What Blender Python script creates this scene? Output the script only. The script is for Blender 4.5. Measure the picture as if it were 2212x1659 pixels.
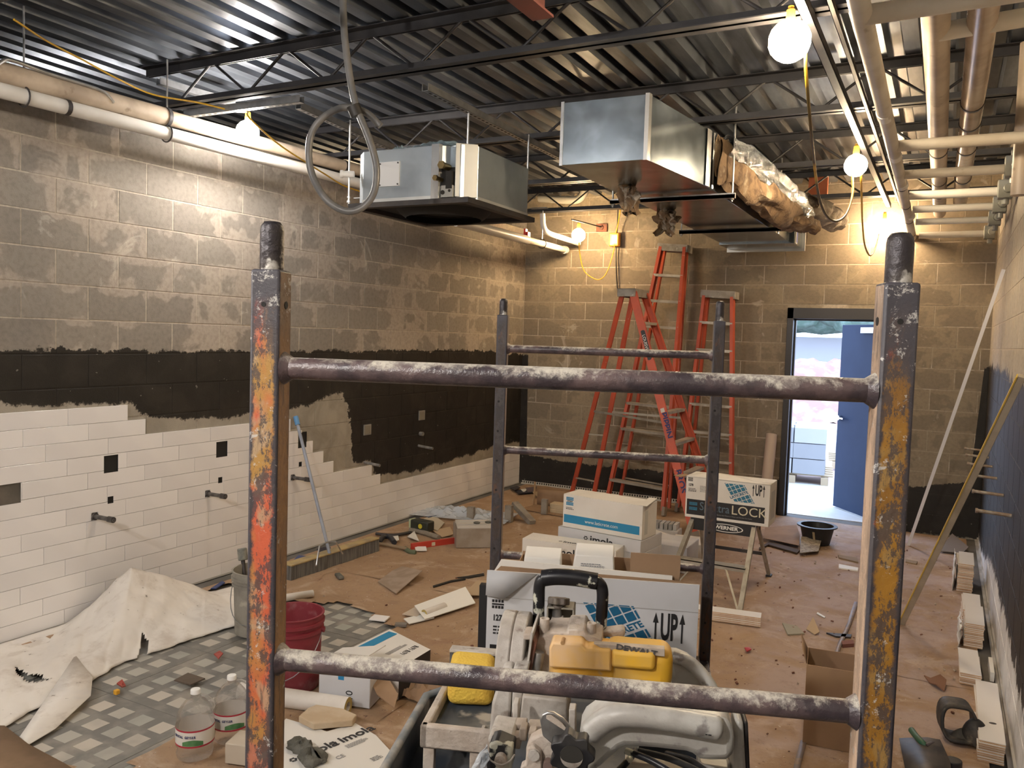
import bpy, math, random
from mathutils import Vector, Matrix, Euler
random.seed(11)
for _o in list(bpy.data.objects): bpy.data.objects.remove(_o)
PI = math.pi
SC = bpy.context.scene
COL = SC.collection

# ------------------------------------------------------------------ camera
FPX, CX, CY, EYE = 1771.0, 1106.0, 829.5, 1.786
_vy = Vector((2045-CX, 755-CY, FPX)).normalized()
_vx = -Vector((-2250-CX, 620-CY, FPX)).normalized()
_vx = (_vx - _vy*_vx.dot(_vy)).normalized()
_vd = _vy.cross(_vx)
if _vd.y < 0: _vd = -_vd
_vz = -_vd
RC = Matrix(((_vx.x, _vy.x, _vz.x), (_vx.y, _vy.y, _vz.y), (_vx.z, _vy.z, _vz.z)))   # world -> (right, down, depth)
cam_d = bpy.data.cameras.new('camera')
cam = bpy.data.objects.new('camera', cam_d); COL.objects.link(cam)
cam_d.sensor_fit = 'HORIZONTAL'; cam_d.sensor_width = 36.0
cam_d.lens = FPX/2212*36.0
cam_d.clip_start = 0.02; cam_d.clip_end = 300
_m = Matrix((RC[0], -RC[1], -RC[2])).transposed().to_4x4()
cam.matrix_world = Matrix.Translation((0, 0, EYE)) @ _m
SC.camera = cam

def ray(u, v): return RC.transposed() @ Vector(((u-CX)/FPX, (v-CY)/FPX, 1.0))
def at_z(u, v, z=0.0):            # the point of a horizontal plane seen at (u, v) of the photograph
    d = ray(u, v); t = (z-EYE)/d.z; return Vector((d.x*t, d.y*t, z))
def at_x(u, v, x):
    d = ray(u, v); t = x/d.x; return Vector((x, d.y*t, EYE+d.z*t))
def at_y(u, v, y):
    d = ray(u, v); t = y/d.y; return Vector((d.x*t, y, EYE+d.z*t))
def at_t(u, v, t):                # at distance t along the optical axis
    d = ray(u, v); return Vector((d.x*t, d.y*t, EYE+d.z*t))

# ------------------------------------------------------------------ world, exposure
SC.view_settings.view_transform = 'Standard'
SC.view_settings.look = 'None'
SC.view_settings.gamma = 1.0
SC.view_settings.use_curve_mapping = False
SC.view_settings.exposure = 0.12
W = bpy.data.worlds.new('overcast_sky'); SC.world = W
W.use_nodes = True
_n = W.node_tree.nodes; _l = W.node_tree.links
_n.clear()
_o = _n.new('ShaderNodeOutputWorld'); _b = _n.new('ShaderNodeBackground')
_tc = _n.new('ShaderNodeTexCoord'); _sp = _n.new('ShaderNodeSeparateXYZ'); _cr = _n.new('ShaderNodeValToRGB')
_l.new(_tc.outputs['Generated'], _sp.inputs[0]); _l.new(_sp.outputs['Z'], _cr.inputs[0])
_cr.color_ramp.elements[0].position = 0.0; _cr.color_ramp.elements[0].color = (0.62, 0.75, 1.0, 1)
_cr.color_ramp.elements[1].position = 0.6; _cr.color_ramp.elements[1].color = (0.5, 0.68, 1.0, 1)
_l.new(_cr.outputs[0], _b.inputs[0]); _b.inputs[1].default_value = 6.5
_l.new(_b.outputs[0], _o.inputs[0])

BULBS = [tuple(at_z(535, 285, 3.056)), (-0.64, 3.56, 3.03), (-0.60, 5.92, 2.985), (-3.60, 8.26, 2.90), tuple(at_y(1910, 490, 8.62)), (-3.3, -0.6, 2.9), (-1.0, -1.1, 2.9)]  # last pair: unseen bulbs added behind the camera as fill light
BULB_C = [(1.0, 0.92, 0.84), (1.0, 0.77, 0.49), (1.0, 0.77, 0.49), (1.0, 0.70, 0.38), (1.0, 0.70, 0.40), (1.0, 0.94, 0.88), (1.0, 0.94, 0.88)]
BULB_W = [360.0, 280.0, 240.0, 270.0, 280.0, 960.0, 900.0]      # radiant strength of each glowing globe

# ------------------------------------------------------------------ helpers
class MB:
    def __init__(s): s.v = []; s.f = []; s.mi = []
    def add(s, vs, fs, m=0, M=None):
        o = len(s.v)
        for p in vs: s.v.append(tuple(M @ Vector(p)) if M is not None else tuple(p))
        for f in fs: s.f.append(tuple(i+o for i in f)); s.mi.append(m)
        return s
    def box(s, c, d, m=0, rot=None, M=None):
        x, y, z = d[0]/2, d[1]/2, d[2]/2
        vs = [Vector(p) for p in ((-x,-y,-z),(x,-y,-z),(x,y,-z),(-x,y,-z),(-x,-y,z),(x,-y,z),(x,y,z),(-x,y,z))]
        if rot is not None: R = rot if isinstance(rot, Matrix) else Euler(rot).to_matrix(); vs = [R @ p for p in vs]
        c = Vector(c)
        return s.add([p+c for p in vs], [(0,3,2,1),(4,5,6,7),(0,1,5,4),(1,2,6,5),(2,3,7,6),(3,0,4,7)], m, M)
    def bx(s, a, b, m=0, M=None):
        return s.box([(a[i]+b[i])/2 for i in range(3)], [abs(b[i]-a[i]) for i in range(3)], m, None, M)
    def bar(s, p, q, w, h, m=0, up=(0,0,1), M=None):      # rectangular bar from p to q
        p = Vector(p); q = Vector(q); d = (q-p); L = d.length; d.normalize()
        u = Vector(up); x = d.cross(u)
        if x.length < 1e-4: x = d.cross(Vector((1,0,0)))
        x.normalize(); z = x.cross(d)
        R = Matrix((x, d, z)).transposed()
        return s.box((p+q)/2, (w, L, h), m, R, M)
    def cyl(s, p, q, r, r2=None, n=12, m=0, cap=True, M=None):
        p = Vector(p); q = Vector(q); d = (q-p).normalized()
        a = d.cross(Vector((0,0,1)))
        if a.length < 1e-3: a = d.cross(Vector((1,0,0)))
        a.normalize(); b = d.cross(a); r2 = r if r2 is None else r2
        vs = []
        for c, rr in ((p, r), (q, r2)):
            for k in range(n):
                t = 2*PI*k/n; vs.append(c + (a*math.cos(t)+b*math.sin(t))*rr)
        fs = [(k, (k+1)%n, n+(k+1)%n, n+k) for k in range(n)]
        if cap: fs += [tuple(range(n))[::-1], tuple(range(n, 2*n))]
        return s.add(vs, fs, m, M)
    def tube(s, pts, r, n=8, m=0, closed=False, M=None, cap=True):
        P = [Vector(p) for p in pts]; N = len(P); vs = []; prev = None
        for i in range(N):
            if closed: t = P[(i+1)%N]-P[i-1]
            else: t = P[min(i+1,N-1)]-P[max(i-1,0)]
            t.normalize()
            if prev is None:
                a = t.cross(Vector((0,0,1)))
                if a.length < 1e-2: a = t.cross(Vector((1,0,0)))
            else: a = prev - t*prev.dot(t)
            a.normalize(); prev = a; b = t.cross(a)
            rr = r[i] if isinstance(r, (list, tuple)) else r
            for k in range(n):
                th = 2*PI*k/n; vs.append(P[i]+(a*math.cos(th)+b*math.sin(th))*rr)
        fs = []
        for i in range(N if closed else N-1):
            j = (i+1)%N
            for k in range(n): fs.append((i*n+k, i*n+(k+1)%n, j*n+(k+1)%n, j*n+k))
        if not closed and cap: fs += [tuple(range(n))[::-1], tuple(range((N-1)*n, N*n))]
        return s.add(vs, fs, m, M)
    def lathe(s, prof, n=24, m=0, M=None, capb=False, capt=False):
        vs = []; fs = []
        for r, z in prof:
            for k in range(n): t = 2*PI*k/n; vs.append((r*math.cos(t), r*math.sin(t), z))
        for i in range(len(prof)-1):
            for k in range(n): fs.append((i*n+k, i*n+(k+1)%n, (i+1)*n+(k+1)%n, (i+1)*n+k))
        if capb: fs.append(tuple(range(n))[::-1])
        if capt: fs.append(tuple(range((len(prof)-1)*n, len(prof)*n)))
        return s.add(vs, fs, m, M)
    def prism(s, poly, z0, z1, m=0, M=None):              # poly in local xy, extruded in z
        n = len(poly); A = sum(poly[i][0]*poly[(i+1)%n][1]-poly[(i+1)%n][0]*poly[i][1] for i in range(n))
        if A < 0: poly = poly[::-1]
        vs = [(x, y, z0) for x, y in poly]+[(x, y, z1) for x, y in poly]
        fs = [tuple(range(n))[::-1], tuple(range(n, 2*n))]+[(k, (k+1)%n, n+(k+1)%n, n+k) for k in range(n)]
        return s.add(vs, fs, m, M)
    def sphere(s, c, r, n=16, k=10, m=0, M=None, sc=(1,1,1)):
        vs = [(c[0], c[1], c[2]-r*sc[2])]; fs = []
        for i in range(1, k):
            ph = -PI/2+PI*i/k
            for j in range(n):
                t = 2*PI*j/n; vs.append((c[0]+r*sc[0]*math.cos(ph)*math.cos(t), c[1]+r*sc[1]*math.cos(ph)*math.sin(t), c[2]+r*sc[2]*math.sin(ph)))
        vs.append((c[0], c[1], c[2]+r*sc[2]))
        for j in range(n): fs.append((0, 1+(j+1)%n, 1+j)); fs.append((len(vs)-1, 1+(k-2)*n+j, 1+(k-2)*n+(j+1)%n))
        for i in range(k-2):
            for j in range(n): fs.append((1+i*n+j, 1+i*n+(j+1)%n, 1+(i+1)*n+(j+1)%n, 1+(i+1)*n+j))
        return s.add(vs, fs, m, M)
    def grid(s, fn, nu, nv, m=0, M=None, thick=None):
        vs = [fn(i/nu, j/nv) for i in range(nu+1) for j in range(nv+1)]
        fs = [(i*(nv+1)+j, (i+1)*(nv+1)+j, (i+1)*(nv+1)+j+1, i*(nv+1)+j+1) for i in range(nu) for j in range(nv)]
        return s.add(vs, fs, m, M)
    def mesh(s, name, mats, ang=35):
        me = bpy.data.meshes.new(name); me.from_pydata(s.v, [], s.f)
        for x in (mats if isinstance(mats, (list, tuple)) else [mats]): me.materials.append(x)
        me.polygons.foreach_set('material_index', s.mi)
        me.validate(); me.shade_smooth(); me.set_sharp_from_angle(angle=math.radians(ang)); me.update()
        return me
    def build(s, name, mats, parent=None, bev=0, ang=35, seg=2, solid=0):
        o = bpy.data.objects.new(name, s.mesh(name, mats, ang)); COL.objects.link(o)
        if parent is not None: o.parent = parent
        if solid:
            md = o.modifiers.new('thickness', 'SOLIDIFY'); md.thickness = solid; md.offset = 0
        if bev:
            md = o.modifiers.new('bevel', 'BEVEL'); md.width = bev; md.segments = seg; md.limit_method = 'ANGLE'; md.angle_limit = math.radians(40)
        return o
def tag(o, label=None, cat=None, group=None, kind=None):
    if label: o['label'] = label
    if cat: o['category'] = cat
    if group: o['group'] = group
    if kind: o['kind'] = kind
    return o
def thing(name, label, cat, loc=(0,0,0), rz=0, group=None, rot=None):
    o = bpy.data.objects.new(name, None); COL.objects.link(o)
    o.location = loc; o.rotation_euler = rot if rot is not None else (0, 0, rz)
    o.empty_display_size = 0.1
    return tag(o, label, cat, group)
def inst(o, loc=None, rot=None, parent=None, name=None):
    c = o.copy(); COL.objects.link(c)
    if loc is not None: c.location = loc
    if rot is not None: c.rotation_euler = rot
    c.parent = parent if parent is not None else o.parent
    return c
def kids(o): return [c for c in COL.objects if c.parent == o]
def dup(root, loc, rz=None, label=None, group=None, rot=None):
    r = root.copy(); COL.objects.link(r); r.location = loc
    if rz is not None: r.rotation_euler = (0, 0, rz)
    if rot is not None: r.rotation_euler = rot
    if label: r['label'] = label
    if group: r['group'] = group
    for ch in kids(root):
        c = ch.copy(); COL.objects.link(c); c.parent = r
        for g in kids(ch):
            d = g.copy(); COL.objects.link(d); d.parent = c
    return r
def struct(o): o['kind'] = 'structure'; return o

def text(s, size, M, mt, parent, name='lettering', ax='CENTER', sx=1.0, ext=0.0004, bold=0.0, shear=0.0, ay='CENTER'):
    cu = bpy.data.curves.new(name, 'FONT'); cu.body = s; cu.size = size; cu.align_x = ax; cu.align_y = ay
    cu.extrude = ext; cu.offset = bold; cu.shear = shear; cu.resolution_u = 3
    t = bpy.data.objects.new(name, cu); COL.objects.link(t)
    dg = bpy.context.evaluated_depsgraph_get(); dg.update()
    me = bpy.data.meshes.new_from_object(t.evaluated_get(dg), depsgraph=dg)
    bpy.data.objects.remove(t); bpy.data.curves.remove(cu)
    me.transform(M @ Matrix.Diagonal((sx, 1, 1, 1)))
    me.materials.clear(); me.materials.append(mt)
    o = bpy.data.objects.new(name, me); COL.objects.link(o); o.parent = parent
    return o
def face_mat(origin, right, up):        # matrix placing local x,y on a face with its normal outward
    r = Vector(right).normalized(); u = Vector(up).normalized(); n = r.cross(u)
    M = Matrix((r, u, n)).transposed().to_4x4(); M.translation = Vector(origin); return M

# ------------------------------------------------------------------ materials
MATS = {}
class NT:
    def __init__(s, name):
        s.m = bpy.data.materials.new(name); s.m.use_nodes = True; s.t = s.m.node_tree; s.n = s.t.nodes
        s.b = s.n['Principled BSDF']; s.tc = None; s.geo = None
    def N(s, ty, **k):
        x = s.n.new(ty)
        for a, b in k.items(): setattr(x, a, b)
        return x
    def L(s, a, b): s.t.links.new(a, b)
    def obj(s):
        if s.tc is None: s.tc = s.N('ShaderNodeTexCoord')
        return s.tc.outputs['Object']
    def pos(s):
        if s.geo is None: s.geo = s.N('ShaderNodeNewGeometry')
        return s.geo.outputs['Position']
    def sep(s, v):
        x = s.N('ShaderNodeSeparateXYZ'); s.L(v, x.inputs[0]); return x.outputs
    def noise(s, v, sc, det=3, rough=0.55, dist=0.0, col=False, stretch=None):
        if stretch:
            mp = s.N('ShaderNodeMapping'); mp.inputs['Scale'].default_value = stretch; s.L(v, mp.inputs[0]); v = mp.outputs[0]
        x = s.N('ShaderNodeTexNoise'); x.inputs['Scale'].default_value = sc; x.inputs['Detail'].default_value = det
        x.inputs['Roughness'].default_value = rough; x.inputs['Distortion'].default_value = dist; s.L(v, x.inputs['Vector'])
        return x.outputs['Color' if col else 'Fac']
    def ramp(s, f, a, b):           # 0 below a, 1 above b
        x = s.N('ShaderNodeMapRange'); x.inputs['From Min'].default_value = a; x.inputs['From Max'].default_value = b
        x.interpolation_type = 'SMOOTHSTEP'; s.L(f, x.inputs['Value']); return x.outputs[0]
    def math(s, op, a, b=None, c=None):
        x = s.N('ShaderNodeMath'); x.operation = op
        for i, q in enumerate((a, b, c)):
            if q is None: continue
            if isinstance(q, (int, float)): x.inputs[i].default_value = q
            else: s.L(q, x.inputs[i])
        return x.outputs[0]
    def mix(s, f, a, b):
        x = s.N('ShaderNodeMix'); x.data_type = 'RGBA'
        if isinstance(f, (int, float)): x.inputs[0].default_value = f
        else: s.L(f, x.inputs[0])
        for q, i in ((a, 6), (b, 7)):
            if isinstance(q, tuple): x.inputs[i].default_value = (*q[:3], 1)
            else: s.L(q, x.inputs[i])
        return x.outputs[2]
    def bump(s, h, st=0.3, d=0.01):
        x = s.N('ShaderNodeBump'); x.inputs['Strength'].default_value = st; x.inputs['Distance'].default_value = d
        s.L(h, x.inputs['Height']); s.L(x.outputs[0], s.b.inputs['Normal'])
    def rand(s):
        x = s.N('ShaderNodeObjectInfo'); return x.outputs['Random']
    def col(s, c):
        if isinstance(c, tuple): s.b.inputs['Base Color'].default_value = (*c[:3], 1)
        else: s.L(c, s.b.inputs['Base Color'])
        return s
    def set(s, rough=None, metal=None, spec=None):
        for k, q in (('Roughness', rough), ('Metallic', metal), ('Specular IOR Level', spec)):
            if q is None: continue
            if isinstance(q, (int, float)): s.b.inputs[k].default_value = q
            else: s.L(q, s.b.inputs[k])
        return s
def simple(name, c1, c2=None, rough=0.6, metal=0.0, sc=6.0, lo=0.4, hi=0.65, det=4, bump=0.0, spec=0.5, c3=None, sc3=25.0, lo3=0.6, hi3=0.68, var=0.0):
    if name in MATS: return MATS[name]
    t = NT(name); t.set(rough, metal, spec)
    c = c1
    if c2 is not None: c = t.mix(t.ramp(t.noise(t.obj(), sc, det), lo, hi), c1, c2)
    if c3 is not None: c = t.mix(t.ramp(t.noise(t.obj(), sc3, 4), lo3, hi3), c, c3)
    if var:
        hs = t.N('ShaderNodeHueSaturation'); 
        vv = t.math('MULTIPLY_ADD', t.rand(), 2*var, 1-var); t.L(vv, hs.inputs['Value'])
        if isinstance(c, tuple): hs.inputs['Color'].default_value = (*c, 1)
        else: t.L(c, hs.inputs['Color'])
        c = hs.outputs[0]
    t.col(c)
    if bump: t.bump(t.noise(t.obj(), sc*5, 4), bump)
    MATS[name] = t.m; return t.m
def emit(name, c, st):
    t = NT(name); t.b.inputs['Base Color'].default_value = (0.9, 0.9, 0.9, 1)
    t.b.inputs['Emission Color'].default_value = (*c, 1); t.b.inputs['Emission Strength'].default_value = st
    return t.m
def curve_of(t, v, a, b, pts, zmax=4.0):   # piecewise-linear function of v on [a, b]
    mr = t.N('ShaderNodeMapRange'); mr.inputs['From Min'].default_value = a; mr.inputs['From Max'].default_value = b; t.L(v, mr.inputs['Value'])
    fc = t.N('ShaderNodeFloatCurve'); cm = fc.mapping; cu = cm.curves[0]
    P = [((x-a)/(b-a), y/zmax) for x, y in pts]
    cu.points[0].location = P[0]; cu.points[1].location = P[-1]
    for q in P[1:-1]: cu.points.new(*q)
    for q in cu.points: q.handle_type = 'VECTOR'
    cm.update(); t.L(mr.outputs[0], fc.inputs['Value'])
    return t.math('MULTIPLY', fc.outputs[0], zmax)
# ------------------------------------------------------------------ room shell
XL, XR, YB, YR = -4.52, 0.36, 8.81, -2.2
ZD = 3.42                       # underside of the steel deck

def wall_material(name, axis, a, b, top, bot, lower, base=(0.27,0.235,0.20), patch=(0.46,0.38,0.29), mortar=False, jag=0.035, streak=False, phase=0.0):
    t = NT(name); t.set(0.85, 0.0, 0.3); side_ = name.split('_')[1]
    P = t.pos(); S = t.sep(P); u = S[axis]; z = S[2]
    # smeared parging over the blocks
    n1 = t.noise(P, 1.3, 4, 0.6, .6); n2 = t.noise(P, 4.5, 4, 0.6, 0.5); n3 = t.noise(P, 38, 3, 0.6)
    nn = t.math('ADD', t.math('MULTIPLY', n1, 0.65), t.math('MULTIPLY', n2, 0.35))
    cb = t.N('ShaderNodeCombineXYZ'); t.L(t.math('ADD', t.math('ADD', u, 20.2-phase), t.math('MULTIPLY', n2, .05)), cb.inputs[0]); t.L(t.math('ADD', z, t.math('MULTIPLY', n2, .03)), cb.inputs[1])
    bk = t.N('ShaderNodeTexBrick'); bk.inputs['Scale'].default_value = 1.0; bk.inputs['Brick Width'].default_value = .4; bk.inputs['Row Height'].default_value = .2
    bk.inputs['Mortar Size'].default_value = .055; bk.inputs['Mortar Smooth'].default_value = 1.0; t.L(cb.outputs[0], bk.inputs['Vector'])
    nn = t.math('ADD', nn, t.math('MULTIPLY', bk.outputs['Fac'], 0.075))
    pm = t.ramp(nn, 0.525, 0.565)
    c = t.mix(t.math('MULTIPLY', t.rand(), 0.55), base, tuple(x*0.78 for x in base))
    if mortar: c = (0.50, 0.44, 0.36)
    c = t.mix(t.math('MULTIPLY', pm, 0.75), c, patch)
    c = t.mix(t.ramp(n3, 0.35, 0.8), c, t.mix(0.35, c, (0.12, 0.10, 0.08)))
    wm = t.ramp(t.noise(P, 2.4, 5, 0.65, 1.2), 0.62, 0.68)
    c = t.mix(t.math('MULTIPLY', wm, 0.35), c, (0.60, 0.55, 0.47))
    jn = t.math('ADD', t.math('MULTIPLY', t.math('SUBTRACT', t.noise(P, 7.0, 6, 0.7), 0.5), jag*4.0), t.math('MULTIPLY', t.math('SUBTRACT', t.noise(P, 34.0, 3, 0.7), 0.5), jag*1.6))
    if streak:                   # brush strokes hanging down
        jn = t.math('ADD', jn, t.math('MULTIPLY', t.math('SUBTRACT', t.noise(P, 16.0, 3, 0.7, 0, False, (1, 1, 0.06)), 0.5), jag*5))
    zt = t.math('ADD', z, jn)
    tc = curve_of(t, u, a, b, top)
    ub = t.math('ADD', u, t.math('MULTIPLY', t.math('SUBTRACT', t.noise(P, 6.5, 6, 0.72), 0.5), 0.42)) if side_ == 'left' else u
    bc = curve_of(t, ub, a, b, bot)
    mt = t.ramp(t.math('SUBTRACT', tc, zt), 0.0, 0.012)
    mb = t.ramp(t.math('SUBTRACT', zt, bc), 0.0, 0.02)
    # thinset spread below the membrane
    lc = t.mix(t.ramp(t.noise(P, 4.0, 4, 0.6, 0.5), 0.35, 0.7), lower, tuple(x*0.72 for x in lower))
    below = t.math('MULTIPLY', mt, t.math('SUBTRACT', 1.0, mb))
    c = t.mix(below, c, lc)
    blk = t.math('MULTIPLY', mt, mb)
    spat = t.ramp(t.noise(P, 23.0, 2, 0.5), 0.735, 0.76)
    bc_ = t.mix(t.ramp(n2, 0.4, 0.7), (0.018, 0.016, 0.014), (0.030, 0.026, 0.022))
    bc_ = t.mix(t.math('MULTIPLY', spat, 0.5), bc_, (0.30, 0.28, 0.25))
    c = t.mix(blk, c, bc_)
    t.col(c)
    t.set(t.math('MULTIPLY_ADD', blk, -0.33, 0.88))
    t.bump(t.math('ADD', t.math('MULTIPLY', n3, 0.7), t.noise(P, 160, 2)), 0.35, 0.004)
    return t.m

LT = [(-2.5,1.63),(8.0,1.625),(8.3,1.575),(8.9,1.575)]
LB = [(-2.5,1.33),(2.6,1.33),(2.99,1.30),(3.42,1.285),(3.55,1.19),(3.93,1.135),(4.9,1.15),(5.08,1.16),(5.25,1.243),(5.48,1.25),(5.60,1.06),(5.63,0.80),(5.64,0.63),(5.9,0.60),(6.0,0.47),(6.6,0.424),(8.1,0.50),(8.9,0.50)]
BT = [(-4.6,1.575),(-4.44,1.575),(-4.42,0.36),(-3.8,0.32),(-2.6,0.335),(-1.9,0.365),(-0.3,0.44),(0.05,0.50),(0.26,0.56),(0.29,1.1),(0.32,1.65),(0.5,1.65)]
BB = [(-4.6,0.0),(0.5,0.0)]
RT = [(-2.5,1.62),(5.0,1.64),(5.7,1.60),(6.3,1.66),(6.9,1.66),(9.0,1.67)]
RB = [(-2.5,0.30),(3.8,0.30),(4.8,0.32),(6.0,0.32),(6.7,0.28),(7.5,0.12),(8.1,0.05),(9.0,0.02)]
WM = {}
for side, ax, a, b, tp, bt, lo, bs, ptc, jg, st in (
    ('left', 1, -2.5, 8.9, LT, LB, (0.36,0.325,0.27), (0.285,0.255,0.22), (0.43,0.37,0.31), 0.035, False),
    ('back', 0, -4.6, 0.5, BT, BB, (0.3,0.27,0.22), (0.235,0.195,0.145), (0.30,0.25,0.18), 0.03, False),
    ('right', 1, -2.5, 9.0, RT, RB, (0.82,0.82,0.83), (0.45,0.41,0.35), (0.46,0.41,0.33), 0.05, True)):
    WM[side] = (wall_material('block_'+side, ax, a, b, tp, bt, lo, bs, ptc, False, jg, st, {'left':-2.26,'back':-4.52,'right':-2.2}[side]),
                wall_material('mortar_'+side, ax, a, b, tp, bt, lo, bs, ptc, True, jg, st, {'left':-2.26,'back':-4.52,'right':-2.2}[side]))
dark_recess = simple('dark_recess', (0.012,0.011,0.010), rough=0.8)
outside_face = simple('outside_face', (0.3,0.27,0.23), rough=0.9)

# block courses: real units 0.4 x 0.2 m with raked joints
def block_mesh(side, L, H, mt):
    g, c, dp = 0.0045, 0.0012, 0.006
    hx, hz = L/2-g, H/2-g
    vs = [(-hx,-dp,-hz),(hx,-dp,-hz),(hx,-dp,hz),(-hx,-dp,hz), (-hx,0.0,-hz),(hx,0.0,-hz),(hx,0.0,hz),(-hx,0.0,hz),
          (-hx+c,0.0010,-hz+c),(hx-c,0.0010,-hz+c),(hx-c,0.0010,hz-c),(-hx+c,0.0010,hz-c)]
    fs = [(8,11,10,9)]
    for k in range(4):
        j = (k+1)%4; fs += [(k,4+k,4+j,j),(4+k,8+k,8+j,4+j)]
    # local: x along wall, +y out of the wall, z up
    M = {'left': Matrix(((0,1,0),(1,0,0),(0,0,1))), 'right': Matrix(((0,-1,0),(1,0,0),(0,0,1))), 'back': Matrix(((1,0,0),(0,-1,0),(0,0,1)))}[side]
    m = MB(); m.add(vs, fs if side != 'right' else fs, 0, M.to_4x4())
    return m.mesh('block_mesh', mt)
def wall_blocks(side, parent, u0, u1, place, offset=0.0, hole=None, near=None, skip=None, ztop=3.6):
    cache = {}; far = []; cnt = 0
    row = 0; z = 0.0
    while z < ztop-0.01:
        H = min(0.2, ztop-z); u = u0 - ((0.2 if row % 2 else 0.0) + offset)
        while u < u1-0.01:
            a, b = max(u, u0), min(u+0.4, u1); u += 0.4
            if b-a < 0.03: continue
            segs = [(a, b)]
            if hole and z < hole[2]-0.01:
                segs = []
                if a < hole[0]: segs.append((a, min(b, hole[0])))
                if b > hole[1]: segs.append((max(a, hole[1]), b))
            for sa, sb in segs:
                if sb-sa < 0.02: continue
                if skip and skip((sa+sb)/2, z+H/2): continue
                key = (round(sb-sa, 3), round(H, 3))
                if key not in cache: cache[key] = block_mesh(side, sb-sa, H, WM[side][0])
                p = place((sa+sb)/2, z+H/2)
                if near((sa+sb)/2, z+H/2) and cnt < 299:
                    o = bpy.data.objects.new('block', cache[key]); COL.objects.link(o); o.parent = parent; o.location = p; cnt += 1
                else: far.append((cache[key], p))
        row += 1; z += 0.2
    if far:
        m = MB()
        for me, p in far:
            m.add([tuple(Vector(v.co)+Vector(p)) for v in me.vertices], [tuple(q.vertices) for q in me.polygons])
        o = m.build('block_courses', WM[side][0], parent); o['kind'] = 'stuff'

m = MB(); m.bx((XL-0.2, YR, 0), (XL-0.0012, YB+0.2, 3.06))
wall_left = struct(m.build('wall_left', WM['left'][1]))
# tiling: rows of 0.396 x 0.0987 m laid in thirds, ends stepped
TZ, TP, TW = 1.28, 0.0987, 0.396
tile_end = {0:3.402, 1:3.532, 2:4.85, 3:4.984, 4:5.114, 5:5.244, 6:5.374, 7:5.896, 8:6.026}
HOLES = [(3.237,3.336,0.868,0.975),(4.11,4.213,0.862,0.973),(2.5,2.729,0.773,0.886),(3.263,3.304,0.675,0.719),(4.13,4.169,0.677,0.719),(4.937,5.035,0.84,0.962),(4.948,4.986,0.691,0.729)]
STUBS = [(3.176,0.614),(4.037,0.618),(4.882,0.615)]
HOLES += [(y-0.022, y+0.022, z-0.022, z+0.024) for y, z in STUBS]
def rect_minus(rects, h):
    out = []
    for a, b, c, d in rects:
        if h[0] >= b or h[1] <= a or h[2] >= d or h[3] <= c: out.append((a,b,c,d)); continue
        if h[2] > c: out.append((a, b, c, h[2]))
        if h[3] < d: out.append((a, b, h[3], d))
        lo, hi = max(c, h[2]), min(d, h[3])
        if h[0] > a: out.append((a, h[0], lo, hi))
        if h[1] < b: out.append((h[1], b, lo, hi))
    return [r for r in out if r[1]-r[0] > 0.001 and r[3]-r[2] > 0.001]
tilem = simple('glazed_tile', (0.82,0.80,0.79), (0.77,0.75,0.745), rough=0.24, sc=1.5, var=0.03)
tile_edge = simple('tile_body', (0.55,0.33,0.20), (0.62,0.40,0.27), rough=0.8, sc=20)
def skip_left(y, z): return y < 8.4 and z < (0.3 if y > 5.4 else 0.9 if y > 3.6 else 1.1) and y > 2.3
wall_blocks('left', wall_left, YR, YB, lambda u, z: (XL, u, z), 0.06, None, lambda u, z: u > 2.25, skip_left, 3.0)
tcache = {}
for r in range(13):
    zt = TZ-TP*r; zb = max(zt-TP, 0.006); end = tile_end.get(r, YB-0.004)
    j0 = 3.006+0.130*r
    j = j0-TW*30
    while j < end-0.01:
        a, b = j, min(j+TW, end); j += TW
        if b < 1.3: continue
        if a < 1.3: a = 1.3
        g = 0.0011
        rects = [(a+g, b-g, zb+g, zt-g)]
        for h in HOLES: rects = rect_minus(rects, h)
        cy, cz = (a+b)/2, (zt+zb)/2
        key = (round(b-a, 3), round(zt-zb, 4)) if len(rects) == 1 and rects[0] == (a+g, b-g, zb+g, zt-g) else None
        if key in tcache and key: me = tcache[key]
        else:
            m = MB()
            for q in rects:
                x0, x1, y0, y1, z0, z1 = 0.002, 0.0115, q[0]-cy, q[1]-cy, q[2]-cz, q[3]-cz
                if len(rects) == 1:
                    c = 0.0008
                    vs = [(x0,y0,z0),(x0,y1,z0),(x0,y1,z1),(x0,y0,z1),(x1-c,y0,z0),(x1-c,y1,z0),(x1-c,y1,z1),(x1-c,y0,z1),(x1,y0+c,z0+c),(x1,y1-c,z0+c),(x1,y1-c,z1-c),(x1,y0+c,z1-c)]
                    fs = [(8,9,10,11)]+[f for k in range(4) for f in ((k,(k+1)%4,4+(k+1)%4,4+k),(4+k,4+(k+1)%4,8+(k+1)%4,8+k))]
                    m.add(vs, fs)
                else: m.bx((x0,y0,z0),(x1,y1,z1))
            me = m.mesh('tile_mesh', tilem)
            if key: tcache[key] = me
        o = bpy.data.objects.new('tile', me); COL.objects.link(o); o.parent = wall_left; o.location = (XL, cy, cz)
        o.rotation_euler = (0, random.uniform(-.0015,.0015), random.uniform(-.0012,.0012))
# dark boxes inside the openings
for a, b, c, d in HOLES[:7]:
    m = MB(); y0, y1, z0, z1 = a-0.004, b+0.004, c-0.004, d+0.004
    m.bx((XL+0.0028,y0,z0),(XL+0.0036,y1,z1)); 
    for q in ((y0,y0+.006,z0,z1),(y1-.006,y1,z0,z1),(y0,y1,z0,z0+.006),(y0,y1,z1-.006,z1)):
        m.bx((XL+0.003,q[0],q[2]),(XL+0.0085,q[1],q[3]))
    big = (b-a) > 0.15
    m.build('outlet_box', simple('grey_recess', (0.10,0.09,0.075), (0.14,0.12,0.10), rough=.8) if big else dark_recess, wall_left)
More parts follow.
